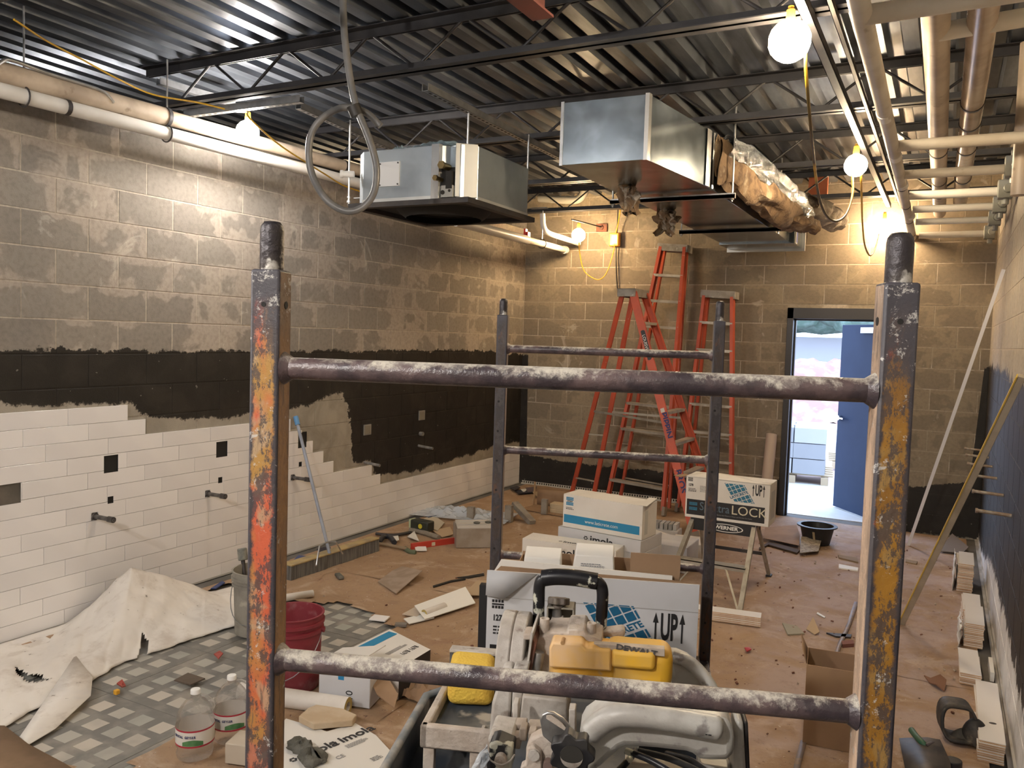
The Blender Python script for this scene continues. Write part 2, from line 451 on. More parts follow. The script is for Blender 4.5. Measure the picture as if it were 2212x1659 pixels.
# two bare metal boxes set into the black membrane
for y, z in ((6.68,0.98),(5.825,0.912)):
    m = MB(); m.bx((XL+0.001,y-.05,z-.047),(XL+0.010,y+.05,z+.047)); m.bx((XL+0.008,y-.038,z-.036),(XL+0.0112,y+.038,z+.036),1)
    m.build('outlet_box', [simple('box_rim', (0.35,0.34,0.31), rough=.5, metal=.6), simple('box_tan', (0.22,0.20,0.16), rough=.8)], wall_left)
m = MB(); m.bx((XL,1.3,0),(XL+0.016,YB,0.006)); m.bx((XL,1.3,0),(XL+0.0135,YB,0.012),0)
struct(m.build('baseboard_left', simple('tile_profile', (0.55,0.53,0.49), rough=.4, metal=.5)))

# back wall with the doorway
DX0, DX1, DZ = -1.463, -0.37, 2.163
m = MB(); m.bx((XL-.2, YB+.0012, 0), (DX0, YB+.2, 3.6)); m.bx((DX1, YB+.0012, 0), (XR+.2, YB+.2, 3.6)); m.bx((DX0, YB+.0012, DZ), (DX1, YB+.2, 3.6))
wall_back = struct(m.build('wall_back', WM['back'][1]))
wall_blocks('back', wall_back, XL, XR, lambda u, z: (u, YB, z), 0.0, (DX0, DX1, 2.2), lambda u, z: True)
# right wall
m = MB(); m.bx((XR+.0012, YR, 0), (XR+.2, YB+.2, 3.6))
wall_right = struct(m.build('wall_right', WM['right'][1]))
wall_blocks('right', wall_right, YR, YB, lambda u, z: (XR, u, z), 0.0, None, lambda u, z: u > 3.6)
m = MB(); m.bx((XL-.2, YR-.2, 0), (XR+.2, YR, 3.6))
struct(m.build('wall_rear', outside_face))
m = MB()
m.bx((XR-0.012, 3.0, 0), (XR, YB, 0.03)); m.bx((XR-0.03, 3.0, 0), (XR, YB, 0.008))
struct(m.build('baseboard_right', simple('cove_profile', (0.52,0.52,0.52), (0.3,0.28,0.25), rough=.45, sc=3, metal=.2)))
# perforated edging strip along the foot of the back wall
m = MB(); m.bx((XL+.05, YB-0.03, 0.0), (-1.5, YB-0.001, 0.014)); 
k = XL+.06
while k < -1.52:
    m.bx((k, YB-0.006, 0.014), (k+.012, YB-0.001, 0.036)); k += 0.03
m.bx((XL+.05, YB-0.006, 0.036), (-1.5, YB-0.001, 0.041))
struct(m.build('baseboard_back', simple('alu_strip', (0.62,0.60,0.55), rough=.45, metal=.4)))

# door frame and steel door swung outward
frame_m = simple('frame_black', (0.022,0.020,0.022), rough=.45)
m = MB()
fx0, fx1 = DX0, DX1
m.bx((fx0, YB-.03, 0), (fx0+.06, YB+.16, DZ)); m.bx((fx1-.06, YB-.03, 0), (fx1, YB+.16, DZ)); m.bx((fx0, YB-.03, DZ-.11), (fx1, YB+.16, DZ))
m.bx((fx0+.06, YB+.07, 0), (fx0+.075, YB+.12, DZ-.11)); m.bx((fx1-.075, YB+.07, 0), (fx1-.06, YB+.12, DZ-.11)); m.bx((fx0+.06, YB+.07, DZ-.125), (fx1-.06, YB+.12, DZ-.11))
struct(m.build('trim_1', frame_m, None, 0.002))
blue_door = simple('door_paint', (0.012,0.028,0.075), (0.016,0.034,0.085), rough=.6, sc=2, spec=.2)
door = bpy.data.objects.new('door_1', None)
m = MB(); m.bx((-0.93, -0.022, 0.012), (0, 0.022, 2.02))
door = struct(m.build('door_1', blue_door, None, 0.003))
door.location = (fx1-.065, YB+.15, 0); door.rotation_euler = (0, 0, math.radians(-52))
m = MB(); m.cyl((-0.87,-0.03,1.0),(-0.87,-.055,1.0),.028); m.bar((-0.87,-.06,1.0),(-0.76,-.06,1.0),.014,.018); m.build('door_handle', simple('satin_steel',(0.6,0.6,0.62),rough=.3,metal=1), door)
m = MB(); m.bx((-.55,-.05,1.93),(-.25,-.022,1.99)); m.bar((-.3,-.04,1.97),(-.05,-.09,1.985),.02,.02); m.build('door_closer', simple('closer_grey',(0.62,0.62,0.60),rough=.4,metal=.3), door)

# steel deck: trapezoidal ribs running front to back
gal = NT('galvanised_deck'); gal.set(None, 0.72, 0.5)
P = gal.pos()
gal.set(gal.math('MULTIPLY_ADD', gal.noise(P, 7.0, 3), 0.14, 0.27))
gal.col(gal.mix(gal.ramp(gal.noise(P, 2.2, 4, .6, 0, False, (3, .5, 1)), .35, .7), (0.085,0.095,0.115), (0.23,0.255,0.295)))
gal.bump(gal.noise(P, 2.5, 1, .4, 0, False, (1,.15,1)), .04, .01)
gal = gal.m
PT = 0.168
m = MB(); m.bx((XL-2.2, YR-.2, 2.6), (XL-2.0, YB+.2, 3.6)); m.bx((XL-2.0, YR-.2, 2.6), (XL-.2, YB+.2, 2.7)); m.bx((XL-2.0, YR-.2, 2.7), (XL-.2, YR, 3.6)); m.bx((XL-2.0, YB, 2.7), (XL-.2, YB+.2, 3.6))
struct(m.build('wall_beyond', outside_face))
m = MB(); x = XL-1.99; prof = []
while x < XR+.2:
    prof += [(x, ZD), (x+.078, ZD), (x+.094, ZD+.058), (x+PT-.016, ZD+.058)]; x += PT
ys = [YR-.1, 0.6, 3.7, 6.75, YB+.16]
vs = [(px, y, pz) for y in ys for px, pz in prof]; n = len(prof)
m.add(vs, [(j*n+i, j*n+i+1, (j+1)*n+i+1, (j+1)*n+i) for j in range(len(ys)-1) for i in range(n-1)])
ceiling = struct(m.build('ceiling', gal, None, 0, 20))
m = MB(); m.bx((XL-2.2, YR-.2, 3.6), (XR+.2, YB+.2, 3.75)); struct(m.build('roof_slab', outside_face))
# overlap seams and screws of the deck sheets
m = MB()
for i in range(0, len(prof), 4):
    for y in ys[1:-1]: m.cyl((prof[i][0]+.04, y, ZD-.004), (prof[i][0]+.04, y, ZD+.002), .006, n=6)
m.build('deck_screw', simple('dark_steel', (0.045,0.043,0.045), (0.07,0.06,0.055), rough=.55, metal=.5), ceiling)['kind'] = 'stuff'

# bar joists across the room
joist_m = simple('joist_paint', (0.016,0.016,0.019), (0.032,0.030,0.032), rough=.5, sc=4, spec=.4)
ZJ = 3.152
def angle_pair(m, x0, x1, y, z, up, s=0.045, t=0.005, gap=0.014):
    for sg in (-1, 1):
        m.bx((x0, y+sg*gap/2, z), (x1, y+sg*(gap/2+t), z+up*s)); m.bx((x0, y+sg*gap/2, z), (x1, y+sg*(gap/2+s), z+up*t))
JL = {-1:'bar joist nearest behind the viewer over the scaffold', 0:'foremost bar joist, crossing the top left corner', 1:'bar joist that carries the big glowing lamp on the right',
      2:'bar joist passing behind the front of the big metal duct', 3:'bar joist crossing just above the middle lamp', 4:'rearmost bar joist, close to the back wall'}
for k, y in ((0,2.10),(1,3.62),(2,5.18),(3,6.70),(4,8.20)):
    t_ = thing('bar_joist', 'dark painted steel open web '+JL[k], 'joist', (0, y, ZJ), 0, 'bar joists under the roof deck')
    m = MB(); angle_pair(m, XL-.1, XR-.005, 0, 0.0, 1); m.build('bottom_chord', joist_m, t_)
    m = MB(); angle_pair(m, XL-.1, XR-.005, 0, ZD-ZJ-.006, -1, .05); m.build('top_chord', joist_m, t_)
    x = XL+.18; up = True; base = None
    while x < XR-.3:
        m = MB(); z0, z1 = (.02, ZD-ZJ-.03) if up else (ZD-ZJ-.03, .02)
        m.cyl((-.15, 0, z0), (.15, 0, z1), .0085, n=8)
        key = 'up' if up else 'dn'
        if base is None: base = {}
        if key not in base: base[key] = m.mesh('web_rod_mesh', joist_m)
        o = bpy.data.objects.new('web_rod', base[key]); COL.objects.link(o); o.parent = t_; o.location = (x+.15, 0, 0)
        x += .30; up = not up

# floor: slab, printed tiles in the open patch
m = MB(); m.bx((XL-.2, YR-.2, -.25), (XR+.2, YB+.2, -.006))
slab_m = simple('grout_grey', (0.10,0.095,0.085), (0.14,0.13,0.12), rough=.8, sc=3)
floor = struct(m.build('floor', slab_m))
ft = simple('floor_tile_grey', (0.155,0.150,0.138), (0.225,0.213,0.19), rough=.55, sc=7, c3=(0.30,0.27,0.23), sc3=3, lo3=.55, hi3=.7)
inl = NT('floor_inlay'); inl.set(.5)
ci = inl.mix(inl.rand(), (0.50,0.45,0.385), (0.33,0.33,0.295))
inl.col(inl.mix(inl.ramp(inl.noise(inl.pos(), 2.2, 4), .45, .65), ci, inl.mix(.55, ci, (0.22,0.21,0.19)))); inl = inl.m
m = MB(); m.bx((-.2985,-.2985,-.006),(.2985,.2985,-.001)); tm = m.mesh('floor_tile_mesh', ft)
m = MB(); m.bx((-.042,-.042,-.003),(.042,.042,0.0)); im = m.mesh('inlay_mesh', inl)
for i in range(-1, 3):
    for j in range(-2, 5):
        cx, cy = -3.19-.6*(i-0), 2.235+.6*j
        if i == -1 and cx+.3 > -2.2: pass
        if cx-.3 < XL-.05: continue
        o = bpy.data.objects.new('floor_tile', tm); COL.objects.link(o); o.parent = floor; o.location = (cx, cy, 0)
        vis = cx < -2.3 and 1.9 < cy < 4.9
        if not vis: continue
        for a in range(4):
            for b in range(4):
                q = bpy.data.objects.new('inlay', im); COL.objects.link(q); q.parent = o; q.location = (-.2025+.135*a, -.195+.13*b, 0)

def in_poly(x, y, P):
    c = False; n = len(P)
    for i in range(n):
        x1, y1 = P[i][0], P[i][1]; x2, y2 = P[(i+1)%n][0], P[(i+1)%n][1]
        if (y1 > y) != (y2 > y) and x < (x2-x1)*(y-y1)/(y2-y1)+x1: c = not c
    return c
from mathutils import noise as mnoise
def fbm(x, y, s=1.0, seed=0): return mnoise.noise(Vector((x*s+seed, y*s, seed*.7)))
OPEN = [at_z(u, v) for u, v in ((-260,1494),(0,1414),(250,1338),(500,1264),(560,1290),(610,1300),(697,1308),(744,1305),(792,1327),(851,1360),(770,1400),(690,1445),(600,1490),(480,1545),(378,1600),(283,1657),(200,1715),(140,1662),(60,1625),(10,1596),(-200,1560))]
pap = NT('kraft_paper'); pap.set(.72, 0, .35)
P = pap.pos(); S = pap.sep(P)
c = pap.mix(pap.ramp(pap.noise(P, 1.1, 4, .6), .35, .7), (0.31,0.20,0.118), (0.385,0.26,0.162))
c = pap.mix(pap.math('MULTIPLY', pap.ramp(pap.noise(P, 3.0, 6, .7, 1.0), .50, .66), .8), c, (0.47,0.355,0.255))
c = pap.mix(pap.math('MULTIPLY', pap.ramp(pap.noise(P, 5.0, 6, .75), .54, .68), .55), c, (0.25,0.135,0.085))
c = pap.mix(pap.ramp(pap.noise(P, 30.0, 4, .7), .63, .69), c, (0.15,0.08,0.055))
c = pap.mix(pap.ramp(pap.noise(P, 60.0, 2, .5), .73, .76), c, (0.66,0.60,0.52))
# grey-mauve trodden dust on the path towards the door
pth = pap.math('MULTIPLY', pap.ramp(S[0], -1.5, -.5), pap.ramp(pap.noise(P, 2.2, 4, .6, .6), .38, .62))
c = pap.mix(pap.math('MULTIPLY', pth, .6), c, (0.42,0.34,0.335))
c = pap.mix(pap.math('MULTIPLY', pap.ramp(pap.noise(P, 11.0, 6, .75, .4), .50, .66), .32), c, (0.22,0.14,0.11))
pap.col(c); pap.bump(pap.noise(P, 6, 6, .65), .6, .02); pap = pap.m
def sheet(name, x0, x1, y0, y1, z, label, seed, cut=None, step=.045):
    nx, ny = int((x1-x0)/step), int((y1-y0)/step)
    vs = []; fs = []; idx = {}
    def vid(i, j):
        if (i, j) not in idx:
            jx = fbm(i*.31, j*.31, 1, seed)*.03; jy = fbm(i*.31, j*.31, 1, seed+9)*.03
            x, y = x0+i*(x1-x0)/nx+(jx if 0 < i < nx else 0), y0+j*(y1-y0)/ny+jy
            ed = min(i, nx-i, j, ny-j)
            zz = z+.0035*(1+fbm(x, y, 2.3, seed))+(.012*max(0, fbm(x, y, 1.4, seed+3)) if ed == 0 else 0)
            idx[(i, j)] = len(vs); vs.append((x, y, zz))
        return idx[(i, j)]
    for i in range(nx):
        for j in range(ny):
            cx, cy = x0+(i+.5)*(x1-x0)/nx, y0+(j+.5)*(y1-y0)/ny
            if cut and in_poly(cx+.02*fbm(cx, cy, 9, 2), cy+.02*fbm(cx, cy, 9, 7), cut): continue
            fs.append((vid(i, j), vid(i+1, j), vid(i+1, j+1), vid(i, j+1)))
    if cut:      # lift the torn edge a little
        for k, p in enumerate(vs):
            d = 0
            for e in ((.05,0),(-.05,0),(0,.05),(0,-.05)):
                if in_poly(p[0]+e[0], p[1]+e[1], cut): d = 1
            if d: vs[k] = (p[0], p[1], p[2]+.010+.010*fbm(p[0], p[1], 5, 4))
    m = MB(); m.add(vs, fs)
    o = m.build(name, pap); tag(o, label, 'floor paper', 'sheets of kraft paper over the floor'); return o
sheet('kraft_paper_sheet', XL+.13, -2.2, 1.2, 4.75, .001, 'brown kraft paper torn open around the grey floor tiles', 1, OPEN)
sheet('kraft_paper_sheet', -2.24, -1.05, 1.2, 4.9, .004, 'brown kraft paper on the floor beneath the scaffold', 2)
sheet('kraft_paper_sheet', XL+.13, -1.9, 4.72, YB-.06, .004, 'brown kraft paper on the far left floor, littered with offcuts', 3)
sheet('kraft_paper_sheet', -1.94, XR-.1, 4.85, YB-.05, .006, 'dusty brown kraft paper on the far right floor leading to the doorway', 4)
sheet('kraft_paper_sheet', -1.1, XR-.1, 1.2, 4.9, .008, 'dusty brown kraft paper on the near right floor beside the wall', 5)

# outside: ground, spoil heap, block cubes, tree line
clay = simple('red_clay', (0.62,0.50,0.47), (0.50,0.34,0.32), rough=.9, sc=.8)
m = MB(); m.grid(lambda a, b: (-60+76*a, 9.02+80*b, -.03+.1*fbm(a*60, b*80, .3)*min(1, b*10)), 40, 50)
tag(m.build('site_ground', clay), kind='structure')
m = MB(); m.bx((-2.6, 9.01, -.1), (.9, 11.2, 0)); struct(m.build('door_slab', simple('pale_concrete', (0.58,0.58,0.57), (0.5,0.49,0.48), rough=.6, sc=3)))
m = MB(); m.grid(lambda a, b: ((a-.5)*7, (b-.5)*4, max(-.05, 1.35*math.sin(PI*a)**1.2*math.sin(PI*b)**1.2*(1+.25*fbm(a*7, b*6, 1.3))+.09*fbm(a*7, b*4, 5))), 50, 30)
o = tag(m.build('soil_mound', simple('mound_clay', (0.36,0.17,0.14), (0.5,0.3,0.26), rough=.95, sc=3, bump=.5)), 'heap of reddish excavated soil outside the doorway', 'soil heap'); o.location = (at_y(1750, 800, 22).x, 22, 0)
cb = simple('pale_block', (0.40,0.41,0.43), rough=.85, var=.25)
m = MB(); m.box((0,0,.1),(.39,.19,.19)); cbm = m.mesh('cube_block_mesh', cb)
for lab, uv, h, gr in (('cube of grey masonry blocks stacked nearest the open doorway', (1716,1044), 3, 1), ('lower pale stack of masonry blocks seen beside the open door edge', (1786,1030), 2, 1)):
    pp = at_z(*uv); px, py = pp.x-.1+(.45 if h == 2 else 0), pp.y+.5+(.9 if h == 2 else 0)
    t_ = thing('block_pallet', lab, 'pallet', (px, py, 0), .12, 'masonry blocks stacked outside')
    for k in range(5): m = MB(); m.box((0,-.4+.2*k,.115),(1.0,.09,.02)); m.build('pallet_slat', simple('pallet_wood',(0.42,0.33,0.22),rough=.9), t_)
    for k in (-.4,0,.4): m = MB(); m.box((k,0,.05),(.09,1.0,.10)); m.build('pallet_runner', simple('pallet_wood',(0.42,0.33,0.22)), t_)
    for r in range(h):
        for i in range(2 if True else 0):
            for j in range(5):
                o = bpy.data.objects.new('block', cbm); COL.objects.link(o); o.parent = t_; o.location = (-.2+.4*i+random.uniform(-.01,.01), -.4+.2*j, .125+.2*r)
m = MB()
for k in range(110):
    x = random.uniform(-40, 6)
    m.sphere((x, 82+random.uniform(-3, 3), 3.6+random.uniform(0, 3)), random.uniform(1.0, 2.2), 8, 6, sc=(1.6,1,.7))
o = m.build('tree_line', simple('far_foliage', (0.09,0.15,0.12), (0.14,0.21,0.18), rough=.9, sc=2)); tag(o, 'distant band of green trees seen through the doorway', 'trees', kind='stuff')
m = MB(); m.bx((-46,86,-.1),(10,87,2.6)); tag(m.build('site_fence_building', simple('pale_building',(0.6,0.62,0.66),rough=.8)), 'long pale low building far across the building site', 'building')
m = MB(); m.bx((-1.6,-.5,.55),(1.6,.5,.95)); 
for sx in (-1.2,1.2): m.cyl((sx,-.6,.45),(sx,.6,.45),.45,n=14)
m.bx((-1.9,-.45,.95),(-.9,.45,1.7))
o = tag(m.build('flatbed_trailer', simple('trailer_dark',(0.05,0.03,0.03),rough=.6)), 'small dark trailer parked far beyond the soil heap', 'trailer'); o.location = (at_y(1760, 775, 34).x, 34, .08)
# ------------------------------------------------------------------ lamps on the temporary string, with added fill bulbs behind the viewer
sock_m = simple('socket_rubber', (0.55,0.30,0.03), rough=.5)
BL = ['glaring white bulb beside the left wall pipes under the joist', 'largest glowing bulb, hanging at the top right', 'middle glowing bulb hanging from the joist above the doorway side',
      'small warm bulb hanging in the far left corner', 'warm bulb close to the back wall above the doorway', 'unseen fill bulb added behind the viewer by the left wall', 'unseen fill bulb added behind the viewer by the right wall']
for k, (p, c, w) in enumerate(zip(BULBS, BULB_C, BULB_W)):
    t_ = thing('light_bulb', BL[k], 'light bulb', p, 0, 'bulbs on the temporary string lights')
    m = MB(); m.sphere((0,0,0), .074 if k != 1 else .086, 14, 9); m.build('globe', emit('bulb_glow_%d' % k, c, w), t_)
    m = MB(); m.cyl((0,0,.06),(0,0,.125),.021,.017,n=10); m.cyl((0,0,.12),(0,0,.14),.012,n=8); m.build('socket', sock_m, t_)

# ------------------------------------------------------------------ scaffold
TH = 0.3432
SX, SY, SW, SLn = -0.7456, 0.7643, 0.7365, 1.867
def S2W(x, y, z): return Vector((SX+x*math.cos(TH)-y*math.sin(TH), SY+x*math.sin(TH)+y*math.cos(TH), z))
def post_paint(name, cols, wht, dark=0.55, sidec=(0.30,0.15,0.06), pale=(0.62,0.45,0.30)):
    t = NT(name); t.set(.5, 0, .4); P = t.obj(); S = t.sep(P)
    n1 = t.noise(P, 7.5, 3, .6, .8, False, (1, 1, .7)); n2 = t.noise(P, 6.0, 3, .6, 1.0, False, (1.3, 1.3, .8))
    c = t.mix(t.ramp(n1, .44, .56), cols[0], cols[1]); c = t.mix(t.ramp(n2, .54, .60), c, cols[2])
    c = t.mix(t.math('MULTIPLY', t.ramp(t.noise(P, 9.5, 4, .7, .5), .52, .62), .8), c, pale)
    c = t.mix(t.math('MULTIPLY', t.ramp(t.noise(P, 3.6, 3, .6, .6, False, (.4,.4,1.4)), .62, .66), .8), c, (0.06,0.13,0.06))
    ax = t.math('ABSOLUTE', S[0]); ay = t.math('ABSOLUTE', S[1])
    side = t.ramp(ax, .01875, .01885)
    sc = t.mix(t.ramp(t.noise(P, 12, 4, .6, .4, False, (1,1,.4)), .4, .65), sidec, tuple(q*.68 for q in sidec))
    c = t.mix(side, c, sc)
    sm = t.math('SUBTRACT', 1.0, side)
    ed = t.math('MINIMUM', ax, ay)
    e = t.ramp(t.math('ADD', ed, t.math('MULTIPLY', t.math('SUBTRACT', t.noise(P, 40, 5, .75), .5), .018)), .0105, .0150)
    c = t.mix(t.math('MULTIPLY', e, t.math('MULTIPLY_ADD', sm, .75, .25)), c, (0.045,0.040,0.048))
    w = t.ramp(t.noise(P, 40, 6, .85, .15, False, (1, 1, .5)), dark, dark+.05); c = t.mix(t.math('MULTIPLY', w, t.math('MULTIPLY_ADD', sm, .6, .25)), c, (0.06,0.05,0.052))
    vs = t.ramp(t.noise(P, 90, 4, .7, .3, False, (1, 1, .12)), .58, .66); c = t.mix(t.math('MULTIPLY', vs, .65), c, (0.09,0.07,0.06))
    top = t.ramp(t.math('ADD', S[2], t.math('MULTIPLY', t.math('SUBTRACT', t.noise(P, 14, 4), .5), .12)), wht[0], wht[1]); c = t.mix(t.math('MULTIPLY', top, t.math('MULTIPLY_ADD', sm, .7, .3)), c, (0.060,0.056,0.066))
    sp = t.ramp(t.math('ADD', t.noise(P, 38, 6, .8, .15), t.math('MULTIPLY', top, .05)), wht[2], wht[2]+.05); c = t.mix(t.math('MULTIPLY', sp, .8), c, (0.52,0.50,0.47))
    t.col(c); t.bump(t.noise(P, 60, 4, .7), .5, .003); return t.m
pm_l = post_paint('post_paint_left', ((0.50,0.10,0.045), (0.38,0.21,0.055), (0.42,0.15,0.09)), (1.77,1.82,.60), .485, (0.36,0.20,0.085), (0.40,0.29,0.18))
pm_r = post_paint('post_paint_right', ((0.32,0.155,0.022), (0.25,0.12,0.022), (0.30,0.055,0.022)), (1.70,1.83,.60), .47, (0.62,0.44,0.31), (0.32,0.20,0.07))
pm_b = post_paint('post_paint_rear', ((0.040,0.034,0.034), (0.055,0.038,0.03), (0.10,0.05,0.03)), (1.80,1.85,.69), .5, (0.22,0.17,0.13), (0.07,0.06,0.055))
pin_m = simple('pin_steel', (0.035,0.030,0.035), (0.07,0.06,0.055), rough=.42, metal=.35, sc=18, c3=(0.55,0.53,0.49), sc3=30, lo3=.54, hi3=.64, bump=.3)
rg = NT('rung_mortar'); rg.set(.5, 0, .5); P = rg.obj(); g_ = rg.N('ShaderNodeNewGeometry'); up_ = rg.sep(g_.outputs['Normal'])[2]
base = rg.mix(rg.ramp(rg.noise(P, 14, 4, .65), .4, .65), (0.045,0.034,0.040), (0.13,0.09,0.09))
cr_ = rg.ramp(rg.math('ADD', rg.math('MULTIPLY', up_, .14), rg.math('ADD', rg.math('MULTIPLY', rg.noise(P, 9, 3, .6, .3), .55), rg.math('MULTIPLY', rg.noise(P, 34, 6, .8, .4), .5))), .575, .69)
cc = rg.mix(rg.ramp(rg.noise(P, 42, 6, .8), .42, .62), (0.58,0.54,0.46), (0.25,0.22,0.20))
rg.col(rg.mix(rg.math('MULTIPLY', cr_, .9), base, cc)); rg.bump(rg.noise(P, 40, 5, .7), .7, .004)
rg.set(rg.math('MULTIPLY_ADD', cr_, .5, .33)); rg = rg.m
scaf = thing('scaffold', 'narrow rolling scaffold of paint-splattered square posts and mortar-caked rungs carrying the tile saw', 'scaffold', (SX, SY, 0), TH)
PTOP = 1.858
for nm, x, y, mt in (('fl',0,0,pm_l), ('fr',SW,0,pm_r), ('rl',0,SLn,pm_b), ('rr',SW,SLn,pm_b)):
    m = MB(); m.box((0,0,(PTOP+.13)/2), (.038,.038,PTOP-.13)); o = m.build('post', mt, scaf, .0035); o.location = (x, y, 0)
    m = MB(); zt = {'fl':1.918,'fr':1.914,'rl':1.915,'rr':1.925}[nm]
    m.lathe([(.0145,0),(.0145,zt-PTOP-.012),(.0135,zt-PTOP-.006),(.010,zt-PTOP-.001),(.004,zt-PTOP)], 18, capt=True); q = m.build('coupling_pin', pin_m, o, 0, 50); q.location = (0,0,PTOP)
    m = MB()
    if nm[0] == 'r':
        for k in range(16): m.cyl((-.004,-.0196,1.66-.104*k), (-.004,-.0175,1.66-.104*k), .0042, n=8)
    else:
        m.cyl((-.001,-.0196,1.815),(-.001,-.0175,1.815),.0032,n=8)
        m.cyl((.0175,.001,1.815),(.0196,.001,1.815),.0050,n=8); m.cyl((-.0196,.001,1.815),(-.0175,.001,1.815),.0050,n=8)
    m.build('pin_holes', dark_recess, o)['kind'] = 'stuff'
    m = MB(); m.cyl((0,0,.10),(0,0,.14),.03,n=14); m.box((0,0,.085),(.05,.03,.05)); m.cyl((-.016,.02,.062),(.016,.02,.062),.062,n=20); m.build('caster', simple('caster_black',(0.02,0.02,0.022),rough=.6), o)
RZ = {0:(1.737,1.366,.995,.62,.25), 1:(1.741,1.385,1.010,.63,.25)}
for e, y in ((0, 0), (1, SLn)):
    for i, z in enumerate(RZ[e]):
        m = MB(); m.cyl((.016,y,z),(SW-.016,y,z),.0137,n=20)
        for sx, d in ((.019,1),(SW-.019,-1)): m.cyl((sx,y,z),(sx+d*.010,y,z),.0205,.0140,n=20,cap=False)
        m.build('rung', rg, scaf, 0, 50)
for x in (0, SW):
    m = MB(); m.bx((x-.012,.02,.655),(x+.012,SLn-.02,.690)); m.bx((x-.03,.0,.690),(x+.012 if x else x+.03,SLn,.697)); m.build('side_rail', pin_m, scaf, .002)
ply = simple('platform_ply', (0.17,0.12,0.08), (0.26,0.20,0.15), rough=.8, sc=9, bump=.3)
for k in range(4):
    m = MB(); m.bx((.02+k*.175,.03,.698),(.02+k*.175+.171,SLn-.03,.716)); m.build('deck_board', ply, scaf, .002)

# ------------------------------------------------------------------ pipework
ins_w = simple('pipe_wrap_white', (0.66,0.62,0.55), (0.56,0.51,0.43), rough=.5, sc=4, c3=(0.36,0.30,0.22), sc3=9, lo3=.66, hi3=.74)
ins_b = simple('pipe_wrap_tan', (0.52,0.43,0.33), (0.40,0.32,0.24), rough=.45, sc=5, c3=(0.27,0.20,0.14), sc3=8, lo3=.62, hi3=.72)
pvc = simple('pvc_white', (0.74,0.73,0.70), (0.66,0.64,0.60), rough=.32, sc=3)
steel = simple('zinc_steel', (0.55,0.56,0.57), (0.42,0.43,0.44), rough=.32, metal=.9, sc=12)
drk = simple('dark_steel', (0.045,0.043,0.045), (0.07,0.06,0.055), rough=.55, metal=.5)
def pipe(name, label, pts, r, mt, n=16, cat='pipe', group=None, bands=()):
    m = MB(); m.tube(pts, r, n); t_ = thing(name, label, cat, (0,0,0), 0, group)
    m.build('pipe_run', mt, t_, 0, 50)
    for f in bands:
        i = int(f*(len(pts)-1)); a, b = Vector(pts[i]), Vector(pts[i+1]); q = a.lerp(b, f*(len(pts)-1)-i); d = (b-a).normalized()
        m = MB(); m.cyl(q-d*.012, q+d*.012, r*1.06, n=n); m.build('clamp', drk, t_, 0, 50)
    return t_
def bendy(pts, k=6):       # smooth curve through points (Catmull-Rom)
    P = [Vector(p) for p in pts]; P = [P[0]*2-P[1]]+P+[P[-1]*2-P[-2]]; out = []
    for i in range(1, len(P)-2):
        for j in range(k):
            t = j/k; a, b, c, d = P[i-1], P[i], P[i+1], P[i+2]
            out.append(.5*((2*b)+(c-a)*t+(2*a-5*b+4*c-d)*t*t+(3*b-a-3*c+d)*t**3))
    return out+[P[-2]]
# left wall runs
t_ = pipe('insulated_pipe', 'thick tan insulated pipe at the top of the left wall ending in an open sleeve', [(-4.3,1.0,3.00),(-4.3,3.49,3.055)], .056, ins_b, bands=(.15,))
m = MB(); m.cyl((-4.3,3.485,3.055),(-4.3,3.51,3.0555),.060,n=18); m.build('end_collar', drk, t_)
pipe('drain_pipe', 'tan pipe carrying on past the white glaring bulb along the left wall', [(-4.3,3.50,3.056),(-4.3,6.2,3.105)], .046, ins_b, bands=(.62,.72,.9))
pipe('drain_pipe', 'long white pipe running lowest along the top of the left wall', [(-4.29,1.0,2.92),(-4.28,5.2,2.978),(-4.2,7.0,3.0)], .040, pvc, bands=(.22,))
t_ = pipe('drain_pipe', 'white pipe with a red valve tag running into the far left corner', [at_x(985,478,-3.95), at_x(1140,519,-3.95)], .046, pvc)
a = at_x(1138,517,-3.95); m = MB(); m.box(a+Vector((0,0,.05)),(.05,.06,.05)); m.box(a+Vector((0,-.03,.06)),(.02,.05,.09)); m.build('valve_tag', simple('tag_red',(0.55,0.03,0.02),rough=.4), t_)
t_ = pipe('drain_pipe', 'thinner grey-white pipe end with round cap in the far left corner', [at_x(1140,519,-3.95), (-3.95,8.66,at_x(1225,541,-3.95).z)], .036, ins_w)
m = MB(); q = Vector((-3.95,8.66,at_x(1225,541,-3.95).z)); m.cyl(q, q+Vector((0,.05,0)), .045, n=14); m.build('end_cap', pvc, t_)
pipe('drain_pipe', 'white elbow pipe dropping from the joist towards the far corner bulb', bendy([at_y(1172,462,8.1), at_y(1174,488,8.1), at_y(1184,503,8.15), at_y(1215,514,8.35), at_y(1250,526,8.7)], 5), .030, pvc)
pipe('vent_pipe', 'grey plastic elbow high on the back wall above the small ladder', bendy([at_y(1165,428,8.6), at_y(1225,432,8.6), at_y(1250,430,8.6), at_y(1262,414,8.6), at_y(1262,398,8.6)], 5), .045, simple('grey_pvc',(0.30,0.29,0.26),rough=.5))
pipe('conduit', 'thin steel conduit bent over the thick pipe at the top left', bendy([at_x(-30,160,-4.25), at_x(5,132,-4.25), at_x(28,131,-4.25), at_x(100,157,-4.25), at_x(190,185,-4.25), at_x(225,200,-4.25), at_x(245,222,-4.25)], 4), .010, steel, 8)
